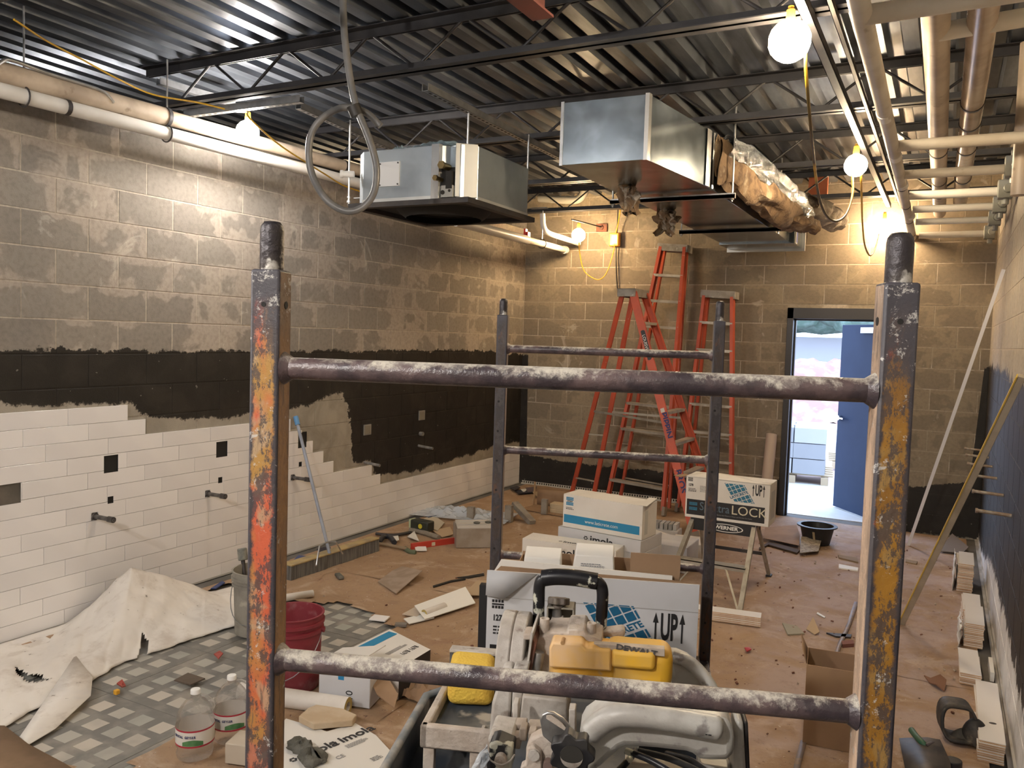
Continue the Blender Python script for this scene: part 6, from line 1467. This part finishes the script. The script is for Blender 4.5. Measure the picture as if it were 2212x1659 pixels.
Mt = face_mat(Q[0]+u1*.5+v1*.135+nz*1.5, u1, -v1 if (u1.cross(-v1)).z > 0 else v1); pass
Mt = face_mat(Q[0]+u1*.25+v1*.55+nz*1.5, u1, -v1 if (u1.cross(-v1)).z > 0 else v1); small_lines(t_, Mt, .16, 3, .006, simple('print_grey',(0.25,0.25,0.26))); text('1678 1678', .045, face_mat(Q[0]+u1*.55+v1*.75+nz*1.5, u1, -v1 if (u1.cross(-v1)).z > 0 else v1), blk, t_, sx=.7)
m = MB(); m.add([tuple(Q[0]),tuple(Q[3]),tuple(Q[3]-Vector((.15,.10,.10))),tuple(Q[0]-Vector((.02,.12,.05)))],[(0,1,2,3)]); m.build('torn_flap', cwb, t_, solid=.003)
# second crushed carton behind the lower rung
a = at_z(688,1520,.0); b = at_z(818,1540,.0)
t_ = carton('white tile carton standing tilted behind the lower front rung', (a.x, a.y, .012), rz_of(a,b), (b-a).length*.85, .15, .18, cg)
text('10', .05, FM(.16,-.0006,.05) @ Matrix.Rotation(PI/2,4,'Z'), blk, t_); m = MB(); m.bx((.10,-.0007,.12),(.13,0,.155)); m.build('printed_patch', blu, t_)
m = MB(); m.bar((.0,.12,.182),((b-a).length*.8,.08,.24),.20,.004); m.build('raised_flap', cwb, t_)
t_, c = flat('kraft_offcut', 'brown torn carton flap between the crushed cartons behind the lower front rung', [(795,1468),(838,1476),(860,1500),(852,1520),(815,1500)], .10, ck, lift=[.02,.03,0,-.02,0])
a = at_z(912,1478,.03); t_ = thing('crumpled_paper', 'crumpled brown paper heap behind the tray of the saw', 'paper', tuple(a))
m = MB(); m.grid(lambda s, t: ((s-.5)*.62, (t-.5)*.30, -.015+.07*abs(fbm(s*5, t*5, 1.6, 7))+.04*math.sin(PI*s)*math.sin(PI*t)), 24, 16); m.build('crumpled_sheet', ck, t_, 0, 20)
# curled card piece on the paper, slit
t_, c = flat('kraft_offcut', 'loose square of grey-brown paper curling up on the floor', [(816,1256),(856,1283),(912,1247),(868,1226),(848,1232)], .015, simple('card_greybrown',(0.27,0.20,0.145),(0.34,0.26,0.20),rough=.8,sc=8), lift=[.0,.004,.05,.01,.0])
for lab, px in (('long dark tear in the kraft paper left of the opened grout carton', [(935,1265),(975,1253),(1005,1249),(1006,1251),(975,1256),(936,1268)]), ('second dark tear in the kraft paper touching the grout carton', [(985,1247),(1010,1244),(1045,1238),(1046,1242),(1012,1248)])):
    P = [at_z(u, v, .016) for u, v in px]; m = MB(); m.prism([(p.x,p.y) for p in P], .010, .0165); tag(m.build('paper_tear', dark_recess), lab, 'paper tear')
P = [at_z(u, v, .022) for u, v in ((697,1309),(716,1305),(744,1303),(792,1325),(830,1345),(851,1362),(846,1363),(826,1348),(790,1329),(744,1307),(716,1309))]
# white curled sleeve with yellow core
t_, c = flat('jacket_scrap', 'white curled pipe jacket with a yellow core on the brown paper', [(895,1318),(1005,1283),(1027,1302),(918,1337)], .03, wht, 'jacket', lift=[.03,.05,.0,.0])
roll('short yellow-cored insulation piece inside the curled white jacket', at_z(916,1326,.035), at_z(960,1310,.035), .026, w2, fy)
flat('jacket_scrap', 'plain tan jacket strip left of the yellow-cored piece', [(869,1326),(910,1310),(930,1312),(900,1332)], .02, simple('jacket_tan',(0.48,0.40,0.31),rough=.7), 'jacket', lift=[0,.02,.02,0])
flat('jacket_scrap', 'small flat white jacket strip in front of the yellow-cored piece', [(872,1336),(922,1324),(938,1334),(884,1347)], .02, wht, 'jacket')
flat('kraft_offcut', 'light brown card offcut against the left side of the grout carton', [(1004,1280),(1030,1260),(1058,1262),(1056,1288),(1010,1285)], .03, simple('carton_tan',(0.44,0.32,0.2)), lift=[0,.02,.03,.01,0])
p = at_z(820,1337,.015); t_ = thing('loose_tile', 'small white tile lying alone on the edge of the kraft paper', 'tile', tuple(p), .25); m = MB(); m.box((0,0,.005),(.105,.085,.009)); m.build('tile_slab', tilem, t_, .001)
p = at_z(866,1352,.015); t_ = thing('debris_chip', 'small grey chip on the kraft paper edge behind the stripe carton', 'debris', tuple(p)); m = MB(); m.box((0,0,.008),(.07,.04,.015),rot=(0,0,.5)); m.build('chip', simple('chip_grey',(0.18,0.16,0.14),rough=.8), t_)
p = at_z(733,1248,.01); t_ = thing('debris_chip', 'small dark mortar chip on the paper right of the broom', 'debris', tuple(p)); m = MB(); m.box((0,0,.012),(.09,.04,.022),rot=(0,.1,-.5)); m.build('chip', mort, t_, .006)
# far left clutter: red level, tools, carton of tiles, plastic film
a, b = at_z(888,1181,.03), at_z(982,1168,.03); t_ = thing('spirit_level', 'red spirit level lying on the floor left of the tile carton', 'level', (0,0,0))
m = MB(); m.bar(a, b, .022, .055); m.build('level_body', simple('level_red',(0.48,0.05,0.03),rough=.4), t_, .002); m = MB(); m.bar(a.lerp(b,.45)+Vector((0,0,.0005)), a.lerp(b,.53)+Vector((0,0,.0005)), .024, .030); m.build('vial_window', cre, t_)
a, b = at_z(985,1187), at_z(1066,1187); t_ = carton('grey tile carton holding white edging strips behind the left rear post', (a.x,a.y,.012), rz_of(a,b)+.04, (b-a).length, .30, .16, simple('carton_brown_grey',(0.26,0.21,0.16),(0.32,0.27,0.22),rough=.8,sc=7))
for k in range(4): m = MB(); m.bx((.01,.02+.06*k,.16),((b-a).length-.01,.02+.06*k+.045,.175+.006*(k%2))); m.build('tile_strip', simple('strip_pale',(0.50,0.47,0.42),rough=.6,var=.1), t_)
for k in range(3): m = MB(); m.sphere((.18+.10*k,.10+.02*k,.19),.022,9,6,sc=(1.4,1,.5)); m.build('mortar_crumb', mort, t_)
def tool(label, name, px, r, mt, z=.03, cat='tool'):
    m = MB(); m.tube(bendy([at_z(u, v, z) for u, v in px], 3), r, 8); o = m.build(name, mt, None, 0, 60); tag(o, label, cat); return o
tool('grey-brown caulking tube lying by the tiled wall', 'caulk_tube', [(885,1145),(910,1149),(948,1161)], .022, simple('tool_brown',(0.20,0.17,0.13),(0.28,0.24,0.19),rough=.7,sc=12))
tool('dark bar lying along the tiled wall among the tools', 'pry_bar', [(812,1153),(850,1156),(888,1150)], .014, drk)
tool('thin brown stick lying in front of the tool heap', 'wood_stick', [(800,1172),(840,1178),(880,1186)], .014, simple('stick_brown',(0.25,0.18,0.11),rough=.8))
tool('curved black tool handle in the heap by the wall', 'tool_handle', [(818,1172),(828,1160),(842,1160),(852,1172)], .022, simple('tool_black',(0.02,0.022,0.028),rough=.5), .04)
tool('greenish grout float lying in front of the red level', 'grout_float', [(875,1185),(885,1192),(898,1194)], .020, simple('tool_green',(0.10,0.12,0.07),rough=.7), .02)
p = at_z(912,1146,.03); t_ = thing('power_drill', 'dark and lime green drill battery lying by the wall behind the red level', 'tool', tuple(p), -.1)
m = MB(); m.box((0,0,.05),(.20,.10,.09)); m.build('tool_body', simple('tool_dark',(0.025,0.028,0.02),rough=.5), t_, .012); m = MB(); m.box((-.09,0,.05),(.08,.08,.085)); m.build('lime_shell', simple('tool_lime',(0.42,0.48,0.30),rough=.5), t_, .012); m = MB(); m.cyl((.02,-.052,.05),(.02,-.056,.05),.022,n=12); m.build('yellow_dial', simple('dial_yellow',(0.5,0.42,0.03)), t_)
for lab, px, mt in (('blue plastic wrap scrap by the foot of the tiled wall, under the broom handle', [(684,1190),(700,1182),(714,1185),(716,1196),(700,1198)], simple('scrap_navy',(0.015,0.018,0.04),rough=.6)),
                    ('bright blue tarp scrap at the wall near the broom', [(632,1212),(645,1200),(680,1205),(688,1210),(655,1214)], simple('scrap_blue',(0.02,0.045,0.16),rough=.5)),
                    ('blue paper scrap between the felt sheet and the tiled wall', [(455,1272),(480,1256),(486,1262),(466,1276)], simple('scrap_blue',(0.02,0.045,0.16),rough=.5)),
                    ('blue tape scrap at the wall near the plastic film', [(918,1116),(955,1108),(958,1113),(925,1120)], simple('scrap_slate',(0.05,0.07,0.13),rough=.5)),
                    ('white and black paper scrap among the tools', [(840,1160),(860,1158),(862,1170),(848,1175)], wht),
                    ('white card offcut beside the drill', [(880,1160),(895,1150),(905,1168),(893,1168)], cwb),
                    ('tan cardboard offcut behind the red level', [(935,1148),(972,1140),(980,1156),(955,1160)], simple('carton_tan',(0.44,0.32,0.2))),
                    ('cream card sheet behind the drill at the wall', [(905,1128),(935,1112),(960,1130),(945,1150),(920,1138)], simple('card_cream',(0.5,0.44,0.33),rough=.7)),
                    ('small white scrap in front of the red level', [(896,1182),(920,1184),(922,1190),(898,1190)], wht),
                    ('dark paper scrap in the far left corner', [(1102,1055),(1116,1050),(1124,1056),(1112,1063)], simple('scrap_dark',(0.025,0.022,0.03),rough=.7)),
                    ('black plastic scrap with white paper near the far corner', [(1112,1060),(1140,1056),(1150,1066),(1120,1068)], simple('scrap_dark',(0.025,0.022,0.03))),
                    ('white paper on the black scrap near the far corner', [(1125,1060),(1140,1057),(1142,1063),(1130,1064)], wht),
                    ('purple-grey rag behind the middle pile', [(1135,1056),(1160,1052),(1156,1064),(1140,1065)], simple('rag_purple',(0.12,0.09,0.10),rough=.8)),
                    ('tan slanting board piece behind the left rear post', [(1150,1064),(1166,1063),(1183,1081),(1168,1083)], simple('carton_tan',(0.44,0.32,0.2))),
                    ('red candy wrapper on the grey floor tiles near the felt sheet', [(252,1480),(264,1475),(272,1482),(264,1490)], simple('wrapper_red',(0.32,0.05,0.035),rough=.4)),
                    ('dark brown square patch among the grey floor tiles behind the water jugs', [(376,1470),(406,1458),(443,1467),(412,1482)], simple('patch_brown',(0.10,0.075,0.055),rough=.8)),
                    ('second red wrapper on the grey floor tiles near the post', [(462,1418),(474,1411),(482,1417),(472,1424)], simple('wrapper_red',(0.32,0.05,0.035),rough=.4)),
                    ('red scrap on the paper right of the rear scaffold post', [(1608,1402),(1618,1399),(1623,1406),(1613,1410)], simple('scrap_red',(0.40,0.01,0.015),rough=.4))):
    flat('floor_scrap', lab, px, .02, mt, 'scrap', .006, [random.uniform(0,.02) for _ in px])
p = at_z(252,1500,.012); t_ = thing('foam_plug', 'tiny orange-yellow plug on the grey floor tiles', 'debris', tuple(p)); m = MB(); m.box((0,0,.012),(.022,.022,.022)); m.build('plug', simple('plug_orange',(0.7,0.36,0.03),rough=.6), t_, .003)
pf = at_z(1000,1112,.02); t_ = thing('plastic_film', 'crumpled clear plastic film heaped near the tiled wall', 'plastic film', tuple(pf), .2)
m = MB(); m.grid(lambda s, t: ((s-.5)*1.0, (t-.5)*.5, .12*abs(fbm(s*7, t*6, 1.5, 2))*math.sin(PI*s)*math.sin(PI*t)+.01), 34, 22); m.build('film', bag, t_, 0, 25)
for lab, u, v, rz_, ry_, d in (('grey wooden block standing in the clear film heap', 1017, 1124, .1, 0, (.07,.05,.13)), ('grey block standing against the left rear post', 1099, 1127, .0, 0, (.07,.05,.16)), ('grey wooden batten leaning down beside the left rear post', 1130, 1124, -.5, .38, (.34,.07,.05)), ('short vertical grey block left of the middle pile', 1176, 1110, .1, 0, (.06,.05,.15))):
    p = at_z(u, v, .012); t_ = thing('wood_block', lab, 'wood', tuple(p+Vector((0,0,(.07 if ry_ else 0)))), rz_, None, (0, ry_, rz_))
    m = MB(); m.box((0,0,d[2]/2 if not ry_ else 0), d); m.build('block_body', simple('wood_grey',(0.27,0.24,0.20),(0.2,0.17,0.14),rough=.85,sc=14), t_, .002)
a, b = at_z(1183,1110), at_z(1222,1110); t_ = thing('tile_offcut_stack', 'short stack of cream tiles left of the middle pile', 'tiles', (a.x,a.y,.012), .03)
for k in range(6): m = MB(); m.box((.20,.06,.008+.0165*k),(.36,.12,.015)); m.build('tile', simple('tile_cream',(0.58,0.46,0.30),(0.50,0.40,0.27),rough=.5,sc=9), t_, .001)

# ------------------------------------------------------------------ right side of the room
tb = simple('tile_biscuit', (0.50,0.33,0.20), (0.60,0.43,0.28), rough=.85, sc=30, var=.12)
def stack(label, px, n, tops=1, jit=.004, wx=.10, ly=.405, th=.0105, rz_=0.0):
    """px: front-bottom centre pixel; n tiles"""
    p = at_z(*px); t_ = thing('tile_stack', label, 'tile stack', (p.x, p.y, .013), rz_, 'stacks of white wall tiles along the right wall')
    if 'tile' not in stack.c:
        for tt in (1,):
            m = MB(); m.bx((-wx/2,0,0),(wx/2,ly,th-.0035),0); m.bx((-wx/2,0,th-.0035),(wx/2,ly,th-.0005),1); stack.c['tile'] = m.mesh('stack_tile_mesh', [tb, tilem])
    for k in range(n):
        o = bpy.data.objects.new('tile', stack.c['tile']); COL.objects.link(o); o.parent = t_
        o.location = (random.uniform(-jit,jit), random.uniform(-jit,jit)*1.5, k*th); o.rotation_euler = (0,0,random.uniform(-.02,.02) if jit > .003 else 0)
    return t_
stack.c = {}
stack('farthest and tallest stack of white tiles beside the right wall', (2083,1283), 20)
t_ = thing('wrapped_carton', 'torn white wrapper around the farthest tile stack', 'wrapper', tuple(at_z(2083,1283)+Vector((-.06,.0,.012)))); m = MB(); m.grid(lambda s, t: (-.012+.015*fbm(s*3,t*3,2,2), .40*s, .23*t), 8, 6); m.build('paper', wht, t_, solid=.002)
stack('second farthest tile stack beside the right wall, lower front one of a pair', (2102,1404), 14)
stack('tile stack just behind the second farthest one by the right wall', (2096,1368), 13)
stack('short tile stack standing alone, third nearest along the right wall', (2096,1486), 6)
stack('low spread tile stack directly behind the black tool by the right wall', (2136,1560), 4)
stack('nearest tile stack in the bottom right corner', (2140,1655), 9)
t_ = thing('wrapped_carton', 'torn white wrapper on the pair of tile stacks by the right wall', 'wrapper', tuple(at_z(2075,1405)+Vector((-.0,.0,.012)))); m = MB(); m.grid(lambda s, t: (-.01+.02*fbm(s*3,t*3,2,5), .30*s, .14*t), 8, 6); m.build('paper', wht, t_, solid=.002)
t_ = thing('paper_strip', 'white paper strip standing against the short tile stack', 'paper', tuple(at_z(2120,1480)+Vector((.04,.05,.012)))); m = MB(); m.bx((0,0,0),(.02,.25,.05)); m.build('paper', wht, t_)
a, b = at_z(1540,1352), at_z(1638,1366); t_ = thing('tile_stack', 'stack of long white tiles on the floor in front of the small ladder', 'tile stack', (b.x-.40,b.y,.013), rz_of(a,b))
for k in range(6): o = bpy.data.objects.new('tile', stack.c['tile']); COL.objects.link(o); o.parent = t_; o.location = (0,0.05+random.uniform(-.004,.004),k*.0105); o.rotation_euler = (0,0,-PI/2)
# planks leaning on the right wall
t_ = thing('white_trim_strip', 'long white plastic strip leaning on the right wall', 'strip', (0,0,0))
a = floor_at(1962, 8.15); b = at_x(2168,582,XR-.02); m = MB(); m.bar((a.x,a.y,.012), b, .026, .012, up=(0,1,0)); m.build('strip', simple('strip_white',(0.80,0.81,0.85),rough=.2), t_)
t_ = thing('wood_board', 'long pale wooden board leaning on the right wall nearer the viewer', 'board', (0,0,0))
a = at_z(1948,1352); b = at_x(2208,812,XR-.05); m = MB(); m.bar((a.x,a.y,.014), b, .034, .022, up=(0,1,0)); m.build('board', simple('board_pale',(0.36,0.31,0.235),(0.43,0.37,0.28),rough=.7,sc=6), t_, .002)
m = MB(); m.bar(Vector((a.x-.0195,a.y,.018)), b+Vector((-.0195,0,0)), .006, .024, up=(0,1,0)); m.build('yellow_edge', simple('edge_yellow',(0.60,0.42,0.08),rough=.6), t_)
# black tub
p = at_z(1759,1183,.0); t_ = thing('plastic_tub', 'round black plastic tub on the floor in front of the doorway', 'tub', (p.x,p.y+.12,.013))
m = MB(); m.lathe([(.0,.002),(.105,.002),(.112,.006),(.145,.155),(.172,.158),(.172,.168),(.14,.168),(.104,.012),(.0,.010)],32); m.build('tub_shell', simple('plastic_black',(0.016,0.016,0.018)), t_, 0, 35)
m = MB(); m.grid(lambda s, t: (-.01+.02*s-.01*t, -.128-.022*t, .03+.10*t), 3, 5); m.build('grout_drip', simple('drip_tan',(0.35,0.27,0.17),rough=.8), t_, solid=.002)
t_, c = flat('kraft_offcut', 'brown carton flaps folded open left of the black tub', [(1652,1146),(1720,1143),(1728,1160),(1726,1178),(1650,1162)], .05, ck, lift=[.03,.04,.02,.0,.0], th=.004)
t_, c = flat('kraft_offcut', 'dark-edged open carton panel lying left of the black tub', [(1640,1182),(1664,1168),(1728,1188),(1722,1194),(1660,1176),(1642,1186)], .03, simple('carton_dark',(0.07,0.045,0.03),rough=.8), th=.01)
t_, c = flat('carton_scrap', 'grey striped carton end in front of the black tub', [(1730,1168),(1775,1170),(1768,1190),(1728,1194)], .045, simple('striped_grey',(0.40,0.35,0.28),(0.2,0.17,0.14),rough=.7,sc=40), lift=[.04,.03,0,0])
flat('wood_stick', 'broken wooden stick on the floor left of the right post', [(1810,1198),(1852,1204),(1854,1214),(1812,1204)], .02, simple('stick_brown',(0.25,0.18,0.11)), 'wood', .015)
flat('tile_strip', 'white strip lying on the floor left of the right post', [(1812,1218),(1854,1226),(1853,1232),(1812,1226)], .02, wht, 'strip', .01)
flat('tile_offcut', 'grey-green broken tile piece in the middle of the right floor', [(1690,1345),(1722,1352),(1738,1368),(1702,1370)], .02, simple('tile_grey_green',(0.30,0.27,0.19),rough=.7), 'offcut', .008)
flat('paper_scrap', 'tan curled scrap beside the broken tile piece on the right floor', [(1742,1358),(1756,1342),(1770,1368),(1760,1370)], .02, simple('carton_tan',(0.44,0.32,0.2)), 'scrap', .005, [0,.03,.01,0])
flat('wood_splinter', 'dark splintered stick beside the right post at mid height', [(1785,1366),(1810,1368),(1840,1370),(1838,1376),(1806,1374)], .02, drk, 'wood', .012)
flat('brick_offcut', 'small reddish brown block touching the right post', [(1818,1384),(1844,1382),(1845,1390),(1820,1392)], .03, simple('brick_brown',(0.20,0.08,0.06),rough=.8), 'offcut', .03)
flat('paper_scrap', 'thin pale sliver on the floor above the broken tile piece', [(1766,1322),(1783,1332),(1781,1334),(1764,1325)], .018, wht, 'scrap', .004)
flat('floor_rag', 'crumpled paper in the shadow at the foot of the back right wall', [(2036,1178),(2056,1166),(2092,1186),(2080,1194),(2030,1190)], .03, simple('rag_shadow',(0.18,0.15,0.13),rough=.9), 'scrap', .006, [0,.06,.02,0,0])
flat('wood_stick', 'flat stick lying behind the leaning board', [(1956,1208),(1982,1212),(1980,1218),(1956,1213)], .02, simple('stick_brown',(0.25,0.18,0.11)), 'wood', .012)
t_, c = flat('dried_leaf', 'curled brown scrap on the floor left of the short tile stack', [(1996,1458),(2010,1468),(2030,1472),(2044,1480),(2040,1492),(2022,1486),(2008,1474)], .02, simple('leaf_brown',(0.20,0.10,0.06),rough=.8), 'scrap', .006, [0,.01,.04,.03,0,.02,0])
# open brown carton behind the right post
a, b = at_z(1733,1612), at_z(1846,1634); h_ = .36; w3 = (b-a).length
t_ = thing('open_carton', 'tall open brown carton standing behind the right post and the lower rung', 'carton', (a.x,a.y+.0,.013), rz_of(a,b))
a2 = at_z(1735,1500,.36); 
for nm, p0, p1 in (('front_panel',(0,0,0),(w3,.004,h_)),('back_panel',(0,.22,0),(w3,.224,h_)),('side_panel',(0,.004,0),(.004,.22,h_)),('side_panel',(w3-.004,.004,0),(w3,.22,h_)),('bottom_panel',(.004,.004,0),(w3-.004,.22,.004))):
    m = MB(); m.bx(p0, p1); m.build(nm, simple('carton_tan2',(0.36,0.23,0.13),(0.32,0.20,0.12),rough=.8,sc=5), t_)
for sx in (0, w3-.006):
    m = MB(); m.add([(sx,.01,h_),(sx,.21,h_),(sx-.03+(.06 if sx else 0),.19,h_+.07),(sx-.02+(.04 if sx else 0),.05,h_+.05)],[(0,1,2,3)]); m.build('side_flap', ck, t_, solid=.004)
# strip of blue-grey tape down the paper
for lab, pts in (('worn blue-grey tape line on the paper right of the saw, far part', [(1850,1300),(1835,1345),(1812,1395),(1795,1450),(1785,1480)]), ('worn blue-grey tape at the bottom beside the tall brown carton', [(1736,1600),(1725,1640),(1712,1700)])):
    P = [at_z(u, v, .0195) for u, v in pts]; m = MB(); vs = []
    for i, p in enumerate(P): vs += [(p.x-.013,p.y,.0195),(p.x+.013,p.y,.0195)]
    m.add(vs, [(2*i,2*i+1,2*i+3,2*i+2) for i in range(len(P)-1)]); tag(m.build('floor_tape', simple('tape_greyblue',(0.24,0.21,0.22),(0.34,0.25,0.20),rough=.5,sc=25), solid=.001), lab, 'tape')
# black goggles / strap by the near tile stacks
t_ = thing('knee_pad', 'black knee pad with curled strap lying against the near tile stacks', 'knee pad', tuple(at_z(2075,1608)+Vector((0,.03,.013))), 0.2)
kb = simple('pad_black', (0.020,0.020,0.022), (0.07,0.06,0.05), rough=.6, sc=14, c3=(0.22,0.19,0.13), sc3=9, lo3=.60, hi3=.72)
def strapf(s, t):
    a = 2*PI*s; return (.070*math.cos(a)-.02, .035*math.sin(a)+.11*(t-.5), .085+.075*math.sin(a)+.01*math.sin(3*a))
m = MB(); m.grid(strapf, 30, 4); m.build('strap', kb, t_, solid=.012)
m = MB(); m.grid(lambda s, t: (.05+.055*math.cos(PI*s)*math.sin(PI*t), -.03+.06*(t-.5)*2, .01+.10*math.sin(PI*s)*math.sin(PI*t)**.5), 14, 12); m.build('pad_shell', kb, t_, solid=.012)
m = MB(); m.grid(lambda s, t: (-.06+.15*s, -.07+.05*t, .012+.05*t*math.sin(PI*s)), 12, 6); m.build('pad_lip', kb, t_, solid=.010)
m = MB(); m.sphere((.125,.0,.075),.03,12,8,sc=(1.3,.9,.7)); m.build('buckle', simple('tool_black',(0.02,0.022,0.028)), t_)
# margin trowel / dustpan with green handle at the bottom right
t_ = thing('notched_trowel', 'black notched trowel with green handle at the foot of the right post', 'trowel', tuple(at_z(2000,1632,.02)))
o_ = at_z(2000,1632,.02); tp = [at_z(u, v, .03)-o_ for u, v in ((1942,1600),(2002,1606),(2030,1612),(2052,1652),(2062,1720),(1985,1720),(1955,1660))]
m = MB(); n = len(tp); vs = [(p.x,p.y,.02+.02*math.sin(i)) for i, p in enumerate(tp)]; m.add(vs, [tuple(range(n))]); m.build('blade', simple('trowel_black',(0.035,0.033,0.035),(0.09,0.08,0.075),rough=.5,sc=12), t_, solid=.005)
m = MB(); m.tube(bendy([at_z(1969,1577,.05)-o_, at_z(1980,1592,.052)-o_, at_z(1994,1608,.05)-o_, at_z(2002,1616,.04)-o_], 4), [.014]*5+[.016]*4+[.012]*4, 12); m.build('handle', simple('handle_green',(0.03,0.13,0.08),(0.05,0.10,0.07),rough=.5,sc=12), t_, 0, 60)
m = MB(); m.tube(bendy([at_z(2000,1612,.05)-o_, at_z(2016,1606,.05)-o_, at_z(2024,1612,.04)-o_, at_z(2036,1640,.03)-o_], 4), .010, 8); m.build('tang', simple('tool_dark2',(0.08,0.07,0.08),rough=.6), t_, 0, 60)
p = at_z(2058,1662,.0); t_ = thing('black_cap', 'small round black cap at the bottom edge right of the trowel', 'cap', (p.x,p.y,.013)); m = MB(); m.cyl((0,0,0),(0,0,.03),.035,n=20); m.build('cap_body', simple('tool_black',(0.02,0.022,0.028)), t_, .004)
# scattered chips of mortar and clay
m = MB(); rnd = random.Random(5)
for k in range(330):
    if rnd.random() < .6: x, y = rnd.uniform(-1.4,.15), rnd.uniform(3.6,8.2)
    else: x, y = rnd.uniform(-4.2,-1.0), rnd.uniform(2.4,8.4)
    if in_poly(x, y, OPEN): continue
    s = rnd.uniform(.0025,.008); m.box((x,y,.016+s*.3),(s*2,s*1.4,s),0,(rnd.uniform(-.4,.4),rnd.uniform(-.4,.4),rnd.uniform(0,3)))
tag(m.build('floor_debris', simple('debris_brown',(0.16,0.07,0.045),(0.40,0.33,0.26),rough=.9,sc=1.5,lo=.5,hi=.56)), 'crumbs of clay and mortar strewn over the brown paper', 'debris', kind='stuff')

# clevis hangers of the wall pipes
for lab, x, y, zp, zt in (('clevis hanger on the left wall pipes beside the white glaring bulb', -4.29, 3.50, 2.955, 3.40), ('clevis hanger of the long white pipe near the left edge of the view', -4.29, 2.62, 2.94, 3.40), ('hanger of the white pipe with the red tag in the far left corner', -3.95, 8.08, at_x(1130,516,-3.95).z, 3.15)):
    t_ = thing('pipe_hanger', lab, 'hanger', (x, y, zp), 0, 'clevis hangers of the wall pipes')
    m = MB(); pts = [(.050*math.cos(a), 0, .050*math.sin(a)) for a in [2*PI*k/18 for k in range(18)]]; m.tube(pts, .005, 6, closed=True); m.build('ring', drk, t_, 0, 60)
    m = MB(); m.cyl((0,0,.05),(0,0,zt-zp),.005,n=8); m.build('rod', steel, t_)
